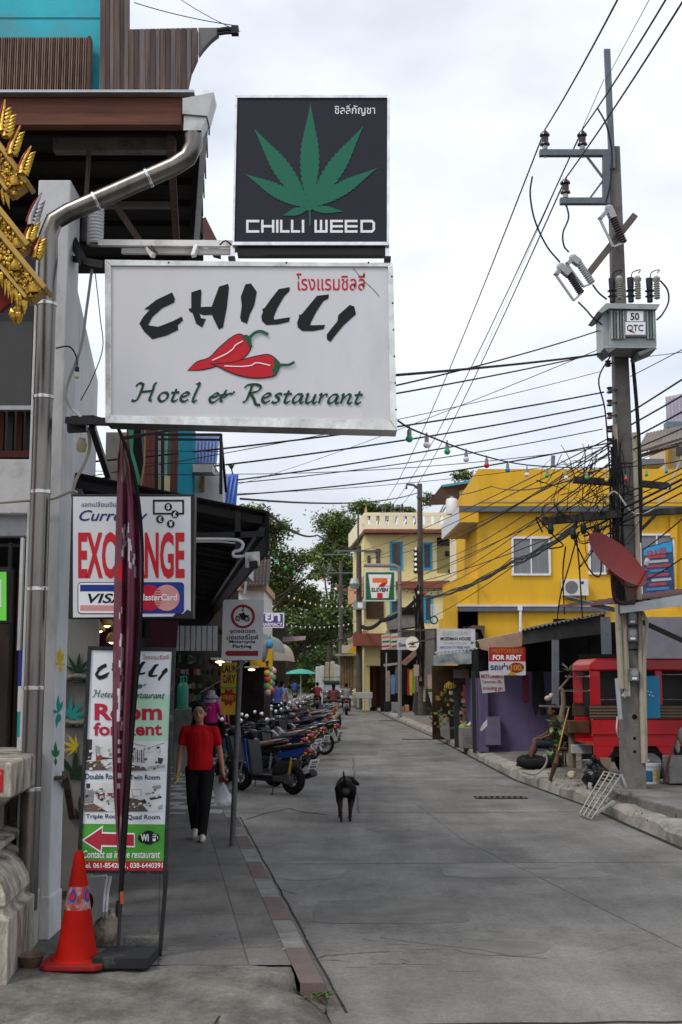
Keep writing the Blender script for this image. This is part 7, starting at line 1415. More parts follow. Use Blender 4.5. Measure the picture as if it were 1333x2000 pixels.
for k,pts in enumerate((((1040,345,YP-.3),(1036,380,YP-.4),(1045,430,YP-.5),(1068,480,YP-.5),(1094,512,YP-.5)),((1106,398,YP-.2),(1111,425,YP-.3),(1100,455,YP-.4),(1102,480,YP-.4),(1111,492,YP-.45)),((1168,212,YP-.2),(1185,245,YP-.3),(1196,300,YP-.3),(1192,360,YP-.4),(1184,395,YP-.4)),((1130,590,YP-.5),(1145,605,YP-.6),(1160,622,YP-.7),(1176,634,YP-.7)),((1158,556,YP-.5),(1170,572,YP-.5),(1186,585,YP-.5)),((1290,548,YP-.6),(1304,566,YP-.6),(1306,590,YP-.65),(1294,614,YP-.7),(1283,625,YP-.7)))):
    b=MB();b.tube([P(*p)for p in pts],.014,6,0,6);tag(b.build('jumper_cable',wire_mat),('long curved jumper from the outer line to the lowest fuse','short curled jumper from the lower crossarm to the grey fuse','jumper bending down the mast to the top fuse','jumper from the lowest fuse to the transformer side','short jumper from the grey fuse to the transformer top','looped jumper on the far side of the transformer')[k],'cable')
lab='thin black wire crossing the sky from the neighbour roofs to the tall pole';grp='thin wires crossing the sky to the tall pole'
for(u0,v0,Y0_),(u1,v1),r,sg in(((430,861,15),(1180,766),.012,.12),((440,893,16),(1180,790),.012,.12),((470,922,19),(1182,812),.012,.14),((480,925,19),(1178,838),.008,.16),((500,944,20),(1186,866),.012,.2),((480,905,19),(1190,872),.006,.2),((470,944,20),(1195,893),.005,.2),((520,920,40),(1176,680),.007,.2),((700,730,12),(1170,692),.016,.05),((690,755,12),(1176,644),.01,.1),((690,775,12),(1180,688),.01,.05),((500,860,14),(1172,726),.005,.1)):
    wire('sky_wire',lab,((u0,v0,Y0_),(u1,v1,YP-.3)),r,sg,grp,ext0=.45)
wire('sky_wire','pair of twisted black wires passing low over the trees to the round grey pole',((470,974,22),(818,962,56.5)),.022,.25,None);wire('sky_wire','slack black wire from the round grey pole to the yellow building',((824,960,56.5),(960,950,40),(1200,905,YP)),.016,.25)
wire('sky_wire','black wire slanting from the canopy down to the far balcony',((524,1002,23),(620,1045,45),(700,1068,70)),.03,.2)
lab2='black wire fanning down from the tangle on the tall pole to the farther poles';grp2='wires fanning from the tall pole to the farther poles'
for(u0,v0),(u1,v1,Y1_)in(((1190,856),(704,1076,70)),((1188,868),(816,1075,57)),((1192,872),(816,1085,57)),((1194,880),(816,1100,57)),((1196,866),(700,1100,70)),((1196,900),(822,1150,57)),((1198,930),(822,1160,57)),((1196,950),(700,1170,70)),((1190,965),(820,1215,57)),((1170,1012),(700,1140,70)),((1196,885),(716,1090,70)),((1196,915),(824,1120,57))):
    wire('drop_wire',lab2,((u0,v0,YP-.3),(u1,v1,Y1_)),.011,rnd.uniform(.15,.5),grp2)
for k,(u,v,rr_)in enumerate(((1074,1000,.12),(1140,1050,.09),(1098,1010,.07),(1180,985,.13),(1188,1040,.1))):
    b=MB();[b.torus(P(u,v,YP-.42)+Vector((rnd.uniform(-.03,.03),.02*j,rnd.uniform(-.03,.03))),rr_*rnd.uniform(.85,1.1),.005,(rnd.uniform(-.4,.4),1,rnd.uniform(-.3,.3)),22,5)for j in range(3)]
    b.build('cable_coil',wire_mat,pl)
lab3='short stray wire in the tangle around the lower timber arm';grp3='stray wires tangled about the lower timber arm'
for k in range(44):
    b=MB();u,v=rnd.gauss(1165,40),rnd.uniform(860,1020);p=[P(u,v,YP-.4),P(u+rnd.uniform(-30,20),v+rnd.uniform(15,60),YP-.45),P(u+rnd.uniform(-50,40),v+rnd.uniform(30,110),YP-.4),P(u+rnd.uniform(-20,50),v+rnd.uniform(20,90),YP-.35)]
    b.tube(p,rnd.uniform(.003,.007),5,0,7);tag(b.build('stray_wire',wire_mat),lab3,'cable',grp3)
for k,pts in enumerate((((1130,1038,YP-.35),(1115,1095,YP-.4),(1095,1165,YP-.5),(1088,1220,25)),((1126,1045,YP-.35),(1132,1110,YP-.4),(1138,1205,YP-.5)),((1105,1068,YP-.4),(1100,1120,20),(1103,1200,25)),((1060,1040,YP-.4),(1048,1010,YP-.4),(1085,1050,YP-.4),(1100,1066,YP-.4),(1072,1072,YP-.4)),((1115,1040,YP-.35),(1150,1110,YP-.4),(1172,1125,YP-.4),(1175,1080,YP-.3)),((1170,1000,YP-.4),(1200,960,YP-.4),(1240,1003,YP-.5),(1290,980,YP-.4),(1333,890,YP)))):
    b=MB();b.tube([P(*p)for p in pts],.012,5,0,6);tag(b.build('hanging_cable',wire_mat if k<5 else M('pale_wire',(.4,.38,.36),.6)),('cable bundle hanging from the timber arm across the air conditioner','single cable hanging straight from the timber arm','slack cable dropping to the shack roof','looped cable end under the tip of the timber arm','cable looping under the middle of the timber arm','pale slack cable bowed across the tall pole')[k],'cable')
b=MB()
for k in range(7):o_=Vector((0,0,.02*k));b.tube([p+o_+Vector((0,0,rnd.uniform(-.03,.03)))for p in sagw([P(1128,1030+k,YP-.35),P(1000,1103,28),P(870,1163,42),P(826,1165,57)],.1,8)],.012+.006*(k%2),5)
tag(b.build('cable_bundle',wire_mat),'thick black cable bundle running from the timber arm down to the round grey pole','cable')
b=MB(); 
for k in range(6):b.tube([p+Vector((0,0,.03*k))for p in sagw([P(822,1165,57),P(745,1215,62),P(705,1225,70)],.25,8)],.035,5)
tag(b.build('cable_bundle',wire_mat),'sagging black cable bundle between the round grey pole and the slim pole','cable')
b=MB();b.tube([P(712,1222,70),P(690,1240,74),P(660,1252,85)],.07,6,0,4);tag(b.build('cable_bundle',wire_mat),'drooping cable bundle beyond the slim pole','cable')
lab4='black wire leaving the tall pole towards the open side of the picture';grp4='wires leaving the tall pole past the ridge-roof house'
for v0,v1,r in((735,640,.007),(805,690,.014),(830,726,.014),(858,760,.014),(880,800,.011),(905,830,.006),(700,672,.005)):
    wire('side_wire',lab4,((1232,v0,YP),(1400,v1,14)),r,.05,grp4,ext1=2.2)
lab5='heavy black service cable passing behind the tall pole at arm height';grp5='service cables passing the pole at arm height'
for v0,v1,r in((1012,925,.018),(1025,935,.014),(1040,950,.011),(985,905,.01),(1000,915,.008)):
    wire('service_cable',lab5,((1140,v0+22,YP-.35),(1215,v0-18,YP-.3),(1380,v1-20,15)),r,.05,grp5,ext1=2)
wire('service_cable','thin wire over the corner shop awning towards the banner',((1255,1075,20),(1400,950,15)),.01,.04);wire('service_cable','lower thin wire above the corner shop awning',((1258,1135,20),(1400,1040,15)),.01,.04)
wire('sky_wire','hair-thin wire from the cable clamp of the timber end board',((262,5,9.4),(460,50,9.5)),.004,.02);wire('sky_wire','second hair-thin wire high beside the timber end board',((340,-10,9.4),(470,62,9.5)),.003,.02)
gcol={'green':M('bulb_green',(.03,.4,.12),.3),'white':M('bulb_white',(.75,.75,.75),.3),'red':M('bulb_red',(.6,.02,.03),.3),'blue':M('bulb_blue',(.03,.25,.55),.3),'yellow':M('bulb_yellow',(.7,.5,.03),.3)}
def string(label,pts,bulbs,r,rb,per=None):
    t=thing('light_string',label,'string lights',P(*pts[0]));b=MB();path=catmull([P(*p)for p in pts],10);b.tube(path,r,5);b.build('wire',wire_mat,t)
    for u,v,Y,c_ in bulbs:
        c=P(u,v,Y);b=MB();b.tube([c+Vector((0,0,rb*3.6)),c+Vector((0,0,rb*2.4))],rb*.25,5,1);b.lathe([(rb*.4,rb*2.5),(rb*.6,rb*2.2),(rb*.65,rb*.6)],c,10,1);b.ell(c,rb,0,10,8);b.build('bulb',[gcol[c_],M('socket_grey',(.22,.23,.25),.5)],t,smooth=50)
bl=[(800,857,'green'),(834,869,'white'),(874,882,'green'),(911,897,'white'),(951,909,'red'),(992,918,'blue'),(1030,927,'white'),(1069,929,'green'),(1106,933,'white'),(1147,933,'green'),(1185,937,'yellow'),(1223,936,'red'),(1263,927,'green'),(1302,921,'blue')]
Yb_=lambda u:8.8+(min(u,1215)-776)/439*9.6 if u<1215 else 18.4-(u-1215)/118*2
string('string of coloured party bulbs from the white sign corner to the tall pole',[(u,v,Yb_(u))for u,v in((778,822),(800,836),(834,850),(874,866),(911,880),(951,892),(992,902),(1030,908),(1069,911),(1106,913),(1147,914),(1185,914),(1215,913),(1263,908),(1302,905),(1345,896))],[(u,v,Yb_(u),c_)for u,v,c_ in bl],.008,.029)
def farstring(label,a,b_,n,sag,cols,rb):
    A,B=P(*a),P(*b_);t=thing('light_string',label,'string lights',A);b=MB();b.tube(sagw([A,B],sag,24),.018,4);b.build('wire',wire_mat,t)
    for k in range(n):
        s=(k+.5)/n;c=A.lerp(B,s)-Vector((0,0,sag*4*s*(1-s)+rb*1.6));b=MB();b.ell(c,(rb,rb,rb*1.5),0,8,6);b.tube([c,c+Vector((0,0,rb*1.7))],rb*.3,4);b.build('bulb',gcol[cols[k%len(cols)]],t,smooth=60)
farstring('dotted string of pale bulbs slung high across the street under the trees',(560,1160,70),(705,1178,70),14,.35,['white','white','yellow'],.045)
farstring('lower sagging string of pale bulbs across the end of the street',(556,1218,72),(705,1212,70),16,.25,['white'],.04)
farstring('string of green bulbs before the tall loose tree',(515,1065,60),(600,1120,64),5,.3,['green'],.07)
farstring('string of red bulbs hung near the farthest pole',(620,1120,75),(740,1150,66),7,.5,['red'],.06)
farstring('string of mixed bulbs across the grey pole below the balcony',(790,1150,56.5),(960,1120,42),12,.3,['green','red','white','red','blue'],.05)
t=thing('street_banner','small pale banner slung across the street under the trees','banner',P(570,1250,74));b=MB();b.pprism([(549,1244),(598,1242),(596,1250),(549,1254)],74,.05);b.build('cloth',M('banner_dull',(.4,.3,.36),.7,var=.4,scale=1.5),t);b=MB();b.tube([P(520,1238,73),P(549,1246,74)],.02,5);b.tube([P(598,1245,74),P(640,1228,75)],.02,5);b.build('cord',wire_mat,t)
# ================================================================== people
def loft(mb,rings,m=0,n=16,ax='z'):
    """rings: (centre, rx, ry) stacked along z (or x when ax='x' with rx->y half width, ry->z half height)"""
    vs=[]
    for c,rx,ry in rings:
        for j in range(n):
            a=2*math.pi*j/n;ca,sa=math.cos(a),math.sin(a)
            if ax=='x':ca=math.copysign(abs(ca)**.75,ca);sa=math.copysign(abs(sa)**.75,sa)
            vs.append((c[0]+rx*ca,c[1]+ry*sa,c[2])if ax=='z' else(c[0],c[1]+rx*ca,c[2]+ry*sa))
    k=len(rings);return mb.add(vs,[[i*n+j,i*n+(j+1)%n,(i+1)*n+(j+1)%n,(i+1)*n+j]for i in range(k-1)for j in range(n)]+[list(reversed(range(n))),[(k-1)*n+j for j in range(n)]],m)
def limb(mb,pts,rs,m=0):
    for(a,ra),(b_,rb)in zip(zip(pts,rs),zip(pts[1:],rs[1:])):
        mb.tube([a,b_],[ra,rb],12,m); 
    for p,r in zip(pts,rs):mb.ell(p,r,m,12,8)
STAND=dict(pel=(0,.0,.53),wai=(0,-.003,.62),che=(0,-.002,.73),nec=(0,.008,.83),hea=(0,-.008,.925),hl=(.05,0,.51),hr=(-.05,0,.51),kl=(.056,-.012,.285),kr=(-.056,-.012,.285),al=(.056,.014,.045),ar=(-.056,.014,.045),tl=(.064,-.07,.018),tr=(-.064,-.07,.018),
             sl=(.1,.004,.8),sr=(-.1,.004,.8),el=(.132,.018,.64),er=(-.132,.018,.64),wl=(.142,-.018,.495),wr=(-.142,-.018,.495))
def figure(label,loc,rz,h,top,bottom,J=None,sleeve=.5,legs='long',hairlen='short',shoe=None,voxel=.013,face=False,hat=None,cloth_loose=1.0,skinm=None,hold=None,topz=None,group=None):
    j={k:Vector(v)*h for k,v in{**STAND,**(J or{})}.items()};t=thing('person',label,'person',loc,rz,group);sk_=skinm or skin
    b=MB();V=Vector
    hd=j['hea'];fw=V((0,-1,0));hs=h*1.0
    b.ell(hd+V((0,.008,.012))*h,(.05*h,.06*h,.062*h),0,20,14);b.ell(hd+V((0,-.014,-.028))*h,(.037*h,.042*h,.044*h),0,16,12);limb(b,[j['nec']-V((0,0,.015*h)),hd+V((0,.01,-.03))*h],[.032*h,.029*h])
    b.ell(hd+V((0,-.06,-.012))*h,(.009*h,.012*h,.014*h),0,8,6);[b.ell(hd+V((s*.05,.006,-.008))*h,(.007*h,.014*h,.019*h),0,8,6)for s in(1,-1)]
    up=(j['nec']-j['pel']).normalized()
    for p,q_,r0,r1 in(('pel','wai',.078,.07),('wai','che',.07,.083)):b.tube([j[p],j[q_]],[r0*h,r1*h],14)
    b.ell(j['che'],(.092*h,.066*h,.09*h),0,16,10);b.ell(j['pel'],(.085*h,.066*h,.06*h),0,16,10);limb(b,[j['sl'],j['nec']-up*.02*h,j['sr']],[.024*h,.031*h,.024*h])
    for s in 'lr':
        limb(b,[j['h'+s],j['k'+s],j['a'+s]],[.05*h,.034*h,.021*h]);b.ell(j['k'+s].lerp(j['a'+s],.3)+V((0,.008*h,0)),(.03*h,.032*h,.055*h),0,10,8);limb(b,[j['a'+s],j['a'+s].lerp(j['t'+s],.5)-V((0,0,.008*h)),j['t'+s]],[.022*h,.021*h,.016*h])
        limb(b,[j['s'+s],j['e'+s],j['w'+s]],[.031*h,.023*h,.0155*h]); 
        d=(j['w'+s]-j['e'+s]).normalized();sg=1 if s=='l' else-1;side=V((0,-1,0));side=(side-d*side.dot(d)).normalized();w=j['w'+s];pn=d.cross(side)*sg
        pc_=w+d*.026*h;b.bar(w,w+d*.05*h,.048*h,.019*h,0,up=pn);b.ell(pc_,.017*h,0,8,6)
        for k,ln in enumerate((.04,.046,.043,.034)):
            f0=w+d*.048*h+side*(.018-.012*k)*h;f1=f0+(d*.75-pn*.35).normalized()*ln*.5*h;f2=f1+(d*.35-pn*.8).normalized()*ln*.5*h;b.tube([f0-d*.006*h,f1,f2],[.0062*h,.006*h,.0045*h],7)
        th=w+d*.014*h+side*.022*h;b.tube([w+d*.01*h+side*.012*h,th+d*.012*h+side*.008*h,th+d*.034*h-pn*.01*h],[.009*h,.0075*h,.005*h],7)
    blend('body',b,sk_,t,voxel,3)
    # trousers or shorts
    b=MB();ex=.007*h*cloth_loose
    loft(b,[(j['pel']-V((0,0,.045*h)),.075*h,.066*h),(j['pel']-V((0,0,.01*h)),.092*h+ex,.075*h+ex),(j['pel']+up*.03*h,.088*h+ex,.07*h+ex),(j['pel']+up*.07*h,.078*h+ex,.062*h+ex)])
    for s in 'lr':
        if legs=='long':limb(b,[j['h'+s],j['k'+s],j['a'+s]+(j['k'+s]-j['a'+s])*.04],[.055*h+ex,.039*h+ex,.028*h+ex])
        elif legs=='short':limb(b,[j['h'+s],j['k'+s]+(j['h'+s]-j['k'+s])*.12],[.056*h+ex,.047*h+ex])
    blend('trousers' if legs=='long' else 'shorts',b,bottom,t,voxel,2)
    b=MB();ex=.009*h*cloth_loose;z0=topz if topz is not None else-.01
    loft(b,[(j['pel']+up*z0*h,.094*h+ex,.078*h+ex),(j['wai'],.08*h+ex*1.4,.069*h+ex*1.4),(j['che']-up*.01*h,.096*h+ex,.075*h+ex),(j['che']+up*.05*h,.1*h+ex,.068*h+ex),(j['nec']-up*.018*h,.075*h,.052*h),(j['nec']+up*.008*h,.043*h,.042*h)],n=20)
    for s in 'lr':
        pts=[j['s'+s],j['e'+s]]+([j['w'+s]]if sleeve>1 else[]);rs=[.0315*h+ex*.6,.026*h+ex]+([.018*h+ex]if sleeve>1 else[])
        if sleeve<=1:pts[1]=pts[0].lerp(pts[1],sleeve);rs[1]=.03*h+ex*.8
        elif sleeve<2:pts[2]=pts[1].lerp(pts[2],sleeve-1)
        limb(b,pts,rs);limb(b,[j['s'+s]-V((0,0,.004*h)),j['nec']-up*.03*h],[.033*h+ex*.5,.036*h])
    blend('shirt',b,top,t,voxel,2)
    b=MB()
    if hairlen:
        b.ell(hd+V((0,.016,.022))*h,(.056*h,.062*h,.06*h),0,18,12);b.ell(hd+V((0,.05,.0))*h,(.05*h,.03*h,.055*h),0,12,8)
        if hairlen=='tied':b.ell(hd+V((.0,.062,-.05))*h,(.03*h,.022*h,.05*h));b.tube([hd+V((-.03,.05,-.03))*h,hd+V((-.045,.03,-.09))*h,hd+V((-.042,.02,-.14))*h],[.018*h,.016*h,.006*h],8)
        if hairlen=='long':b.ell(hd+V((0,.045,-.06))*h,(.048*h,.03*h,.085*h))
        blend('hair',b,hair,t,voxel*.8,1)
    for s in 'lr':
        b=MB();d=(j['t'+s]-j['a'+s]);d.z=0;a0=j['a'+s]-d*.28;limb(b,[V((a0.x,a0.y,j['a'+s].z-.026*h+.0)),V((j['a'+s].x,j['a'+s].y,j['a'+s].z-.022*h))+d*.4,j['t'+s]+d*.1],[.024*h,.026*h,.02*h]);o=blend('shoe',b,shoe or black_metal,t,voxel*.7,2)
    if face:
        b=MB()
        for s in(1,-1):b.ell(hd+V((s*.02,-.052,.004))*h,(.009*h,.004*h,.0032*h),0,8,6)
        b.build('eyes',black_print,t,local=True);b=MB()
        for s in(1,-1):b.bar(hd+V((s*.008,-.0565,.019))*h,hd+V((s*.033,-.047,.02))*h,.004*h)
        b.build('eyebrows',hair,t,local=True);b=MB();b.ell(hd+V((0,-.0545,-.036))*h,(.015*h,.005*h,.0042*h),0,10,6);b.build('mouth',M('lips',(.2,.06,.05),.5),t,local=True,smooth=60)
    if hat:
        b=MB();b.lathe([(.118*h,-.03*h),(.085*h,.015*h),(.064*h,.025*h),(.06*h,.07*h),(.04*h,.09*h),(0,.094*h)],hd+V((0,.01,.0))*h,22);o=b.build('sun_hat',hat,t,local=True,smooth=50);o.modifiers.new('thick','SOLIDIFY').thickness=.006
    return t,j
tee=M('red_tshirt',(.42,.008,.012),.85,var=.22,scale=7,bump=1,bscale=9,stretch=(1.5,1.5,.5));blk=M('black_cloth_b',(.012,.012,.014),.8,var=.3);cream_shoe=M('cream_shoe',(.5,.46,.38),.6)
wl_=G(388,1641,0);hh=1.545
wJ=dict(pel=(.006,0,.53),wai=(.002,-.003,.62),nec=(-.004,.008,.83),hea=(-.01,-.02,.922),al=(.03,-.06,.05),tl=(.034,-.15,.022),kl=(.046,-.06,.29),hl=(.056,0,.512),hr=(-.046,0,.505),ar=(-.03,.12,.075),kr=(-.046,.01,.285),tr=(-.036,.05,.022),wl=(.172,-.01,.5),el=(.146,.035,.645),sl=(.106,-.004,.792),sr=(-.108,.012,.797),wr=(-.15,-.1,.505),er=(-.142,.02,.645))
wo,wj=figure('woman in a red t-shirt and black trousers walking on the pavement with phone and bag',wl_,R(4),hh,tee,blk,wJ,sleeve=.55,hairlen='tied',shoe=cream_shoe,voxel=.0075,face=True,topz=-.02)
def wpos(k,off=(0,0,0)):v=Matrix.Rotation(R(4),3,'Z')@(wj[k]+Vector(off));return wl_+v
t=thing('smartphone','phone in a lime green case held in the hand of the red-shirted woman','phone',wpos('wr',(0,0,-.06)));c=wpos('wr',(-.0,-.035,-.075));b=MB();b.box(c,(.014,.072,.145),Matrix.Rotation(.5,3,'Y'));b.build('case',M('lime_case',(.3,.5,.03),.5),t,bevel=.004);b=MB();b.box(c+Vector((-.008,-.0,.004)),(.003,.06,.12),Matrix.Rotation(.5,3,'Y'));b.build('screen',black_metal,t)
c=wpos('wl',(.005,-.03,-.095));t=thing('purse','dark red purse gripped in the same hand as the clear bag','purse',c);b=MB();b.box(c,(.1,.03,.075),.2);b.build('pouch',M('purse_red',(.08,.012,.012),.6),t,bevel=.012);b=MB();b.tube([c+Vector((.05,0,.02)),c+Vector((.065,0,-.02)),c+Vector((.05,0,-.05))],.004,5);b.build('strap',black_metal,t)
t=thing('plastic_bag','clear plastic bag with white contents hanging from the woman\'s hand','bag',c+Vector((.0,0,-.3)));b=MB();q=random.Random(2);rings=[]
for k in range(13):s=k/12;r=.012+.095*math.sin(min(1,s*1.25)*math.pi/2)**1.3-(.04*max(0,s-.85)/.15);rings.append((c+Vector((.012*s,-.01,-.03-.27*s)),r,r*.55))
loft(b,rings,n=22);b.v=[(x+q.uniform(-.006,.006),y+q.uniform(-.006,.006),z)for x,y,z in b.v];b.build('film',M('clear_film',(.7,.72,.74),.18,alpha=.42,spec=.8),t,smooth=70);b=MB();b.ell(c+Vector((.0,-.01,-.26)),(.06,.035,.04),0);b.ell(c+Vector((.05,-.0,-.235)),(.04,.03,.035));b.build('contents',white_print,t,smooth=70)
pink=M('pink_jacket',(.5,.02,.2),.85,var=.12,scale=6,bump=.2,bscale=14)
c=Vector((-2.98,28.5,0));away=dict();pt,pj=figure('person in a magenta jacket and lilac sun hat walking away on the pavement',c,R(168),1.5,pink,blk,dict(kl=(.056,-.05,.29),al=(.056,.0,.05),wr=(-.2,-.03,.56),er=(-.17,.02,.66)),sleeve=2,hairlen=None,hat=M('lilac_hat',(.36,.3,.38),.85,var=.2),cloth_loose=1.5,voxel=.012)
b=MB();b.ell(Vector((0,.01,.855))*1.5,(.13,.11,.07),0,16,8);b.build('scarf',M('lilac_scarf',(.45,.38,.46),.85,var=.2,scale=9),pt,local=True,smooth=60);b=MB();b.ell(Vector((.07,.08,.85))*1.5,(.04,.02,.05));b.build('blue_towel',M('towel_blue',(.12,.3,.5),.9),pt,local=True,smooth=60)
b=MB();[b.box((x,.122,z),(.05,.006,.016),0)for x,z in((-.04,1.13),(.03,1.14),(-.02,1.09),(.05,1.09))];b.build('back_print',M('print_grey',(.5,.45,.48),.7),pt,local=True)
figure('person in a pale top half hidden behind the magenta jacket',Vector((-2.95,30.2,0)),R(185),1.55,M('pale_top',(.4,.37,.4),.85),blk,None,sleeve=.5)
sal=M('salmon_shirt',(.36,.11,.11),.85,var=.12);navy=M('navy_cloth',(.012,.016,.035),.85);dkb=M('dark_brown_cloth',(.03,.02,.015),.85)
figure('person in a salmon t-shirt and dark shorts standing by the laundry board',Vector((-2.72,35.5,0)),R(200),1.72,sal,dkb,None,.5,'short',shoe=M('yellow_sandal',(.4,.3,.04),.6))
figure('dark-clothed person in shorts behind the salmon t-shirt',Vector((-2.45,36.2,0)),R(110),1.68,blk,blk,dict(wr=(-.1,-.13,.62),er=(-.13,.0,.65),kl=(.056,-.07,.29),al=(.056,-.06,.05),tl=(.06,-.14,.02)),.5,'short')
figure('tall dark-shirted person reaching towards the hanging toys',Vector((-2.55,39,0)),R(-70),1.8,navy,blk,dict(wl=(.12,-.2,.68),el=(.14,-.05,.67)),.5,'short')
figure('person in a blue shirt standing beyond the hanging toys',Vector((-2.3,44,0)),R(180),1.72,M('blue_shirt',(.09,.12,.36),.85),navy,None,.5)
figure('person in a pale patterned shirt next to the blue-shirted one',Vector((-2.2,46.5,0)),R(160),1.68,M('pale_shirt',(.3,.28,.38),.85,var=.5,scale=20),navy,None,.5)
# seated figure under the tin roof
SIT=dict(pel=(0,.0,.27),wai=(0,.005,.355),che=(0,.0,.46),nec=(0,.0,.565),hea=(0,-.02,.66),hl=(.05,-.01,.27),hr=(-.05,-.01,.27),kl=(.07,-.24,.28),kr=(-.05,-.23,.27),al=(.07,-.33,.06),ar=(-.04,-.36,.055),tl=(.075,-.41,.03),tr=(-.045,-.44,.025),sl=(.1,.0,.535),sr=(-.1,.0,.535),el=(.13,-.06,.39),er=(-.13,-.06,.39),wl=(.08,-.2,.33),wr=(-.07,-.2,.33))
sc=Vector((4.22,24.6,.07));figure('seated person in dark shorts with bare feet behind the old tyre and plant',sc,R(-88),1.66,M('dark_patterned',(.04,.02,.025),.85,var=.5,scale=14),M('denim_shorts',(.03,.035,.05),.85),SIT,.5,'short',shoe=M('brown_sandal',(.1,.05,.03),.7),skinm=M('tan_skin',(.12,.055,.035),.6))
t=thing('stool','low stool under the seated person','stool',sc);b=MB();b.box(sc+Vector((.03,0,.37)),(.36,.36,.04));b.build('seat',wood_brown,t,bevel=.01);b=MB();[b.bar(sc+Vector((.03+a*.14,c*.14,0)),sc+Vector((.03+a*.14,c*.14,.35)),.03)for a in(-1,1)for c in(-1,1)];b.build('leg',wood_brown,t)
# ================================================================== the dog
dc=G(676,1606,ZR);dg=thing('dog','black dog walking away up the road with raised tail and head turned aside','dog',dc,R(2));b=MB();V=Vector
# local: heading +y (away), z up
loft(b,[((0,-.02,.4),.03,.05),((0,-.03,.4),.03,.03)])if 0 else None
def ring3(mb,rows,n=16):
    vs=[]
    for(x,y,z),rx,rz_ in rows:vs+=[(x+rx*math.cos(2*math.pi*i/n),y,z+rz_*math.sin(2*math.pi*i/n))for i in range(n)]
    k=len(rows);mb.add(vs,[[i*n+m_,(i+1)*n+m_,(i+1)*n+(m_+1)%n,i*n+(m_+1)%n]for i in range(k-1)for m_ in range(n)]+[list(range(n)),[(k-1)*n+m_ for m_ in reversed(range(n))]])
ring3(b,[((0,-.04,.47),.05,.07),((0,.0,.46),.1,.11),((0,.1,.45),.115,.115),((0,.22,.455),.1,.1),((0,.36,.43),.115,.13),((0,.5,.42),.125,.15),((0,.6,.44),.1,.13),((0,.66,.47),.05,.07)])
for s in(1,-1):
    sw=.05 if s>0 else-.03
    limb(b,[V((s*.075,.05,.44)),V((s*.085,.1+sw,.29)),V((s*.07,-.02+sw,.17)),V((s*.062,.02+sw,.03))],[.078,.05,.024,.02]);b.ell(V((s*.062,.05+sw,.018)),(.026,.045,.018),0,10,6)
    limb(b,[V((s*.08,.52,.4)),V((s*.075,.5-sw,.27)),V((s*.07,.54-sw*2,.14)),V((s*.068,.52-sw*2,.03))],[.062,.036,.022,.018]);b.ell(V((s*.068,.55-sw*2,.018)),(.025,.042,.018),0,10,6)
limb(b,[V((0,.58,.49)),V((.04,.68,.5)),V((.08,.7,.5))],[.085,.07,.06]);b.ell(V((.09,.7,.5)),(.075,.07,.06),0,14,10);limb(b,[V((.13,.69,.485)),V((.195,.66,.455))],[.042,.028])
for s in(1,-1):b.tube([V((.06,.7+s*.05,.545)),V((.065,.7+s*.085,.535)),V((.09,.7+s*.1,.49))],[.022,.022,.008],8)
limb(b,[V((0,-.05,.5)),V((-.015,-.09,.55)),V((-.03,-.09,.63)),V((-.035,-.065,.7))],[.03,.022,.017,.009])
dm=bpy.data.materials.new('dog_coat');dm.use_nodes=True;nt_=dm.node_tree;bs=nt_.nodes['Principled BSDF'];bs.inputs['Roughness'].default_value=.75;bs.inputs['Specular IOR Level'].default_value=.12;tcd=N(nt_,'ShaderNodeTexCoord');sx=N(nt_,'ShaderNodeSeparateXYZ');nt_.links.new(tcd.outputs['Object'],sx.inputs[0])
mz=N(nt_,'ShaderNodeMapRange');mz.inputs['From Min'].default_value=.3;mz.inputs['From Max'].default_value=.1;nt_.links.new(sx.outputs['Z'],mz.inputs['Value']);mxd=N(nt_,'ShaderNodeMix',data_type='RGBA');mxd.inputs['A'].default_value=(.008,.007,.007,1);mxd.inputs['B'].default_value=(.045,.03,.022,1);nt_.links.new(mz.outputs[0],mxd.inputs['Factor'])
sph=N(nt_,'ShaderNodeVectorMath',operation='DISTANCE');sph.inputs[1].default_value=(0,-.06,.41);nt_.links.new(tcd.outputs['Object'],sph.inputs[0]);ms_=N(nt_,'ShaderNodeMapRange');ms_.inputs['From Min'].default_value=.075;ms_.inputs['From Max'].default_value=.035;ms_.inputs['To Max'].default_value=.8;nt_.links.new(sph.outputs['Value'],ms_.inputs['Value'])
nzd=N(nt_,'ShaderNodeTexNoise');nzd.inputs['Scale'].default_value=90;nt_.links.new(tcd.outputs['Object'],nzd.inputs['Vector']);bpd=N(nt_,'ShaderNodeBump');bpd.inputs['Strength'].default_value=.35;bpd.inputs['Distance'].default_value=.01;nt_.links.new(nzd.outputs['Fac'],bpd.inputs['Height']);nt_.links.new(bpd.outputs[0],bs.inputs['Normal'])
m2=N(nt_,'ShaderNodeMix',data_type='RGBA');m2.inputs['B'].default_value=(.1,.088,.08,1);nt_.links.new(ms_.outputs[0],m2.inputs['Factor']);nt_.links.new(mxd.outputs['Result'],m2.inputs['A']);nt_.links.new(m2.outputs['Result'],bs.inputs['Base Color'])
blend('body',b,dm,dg,.011,3)
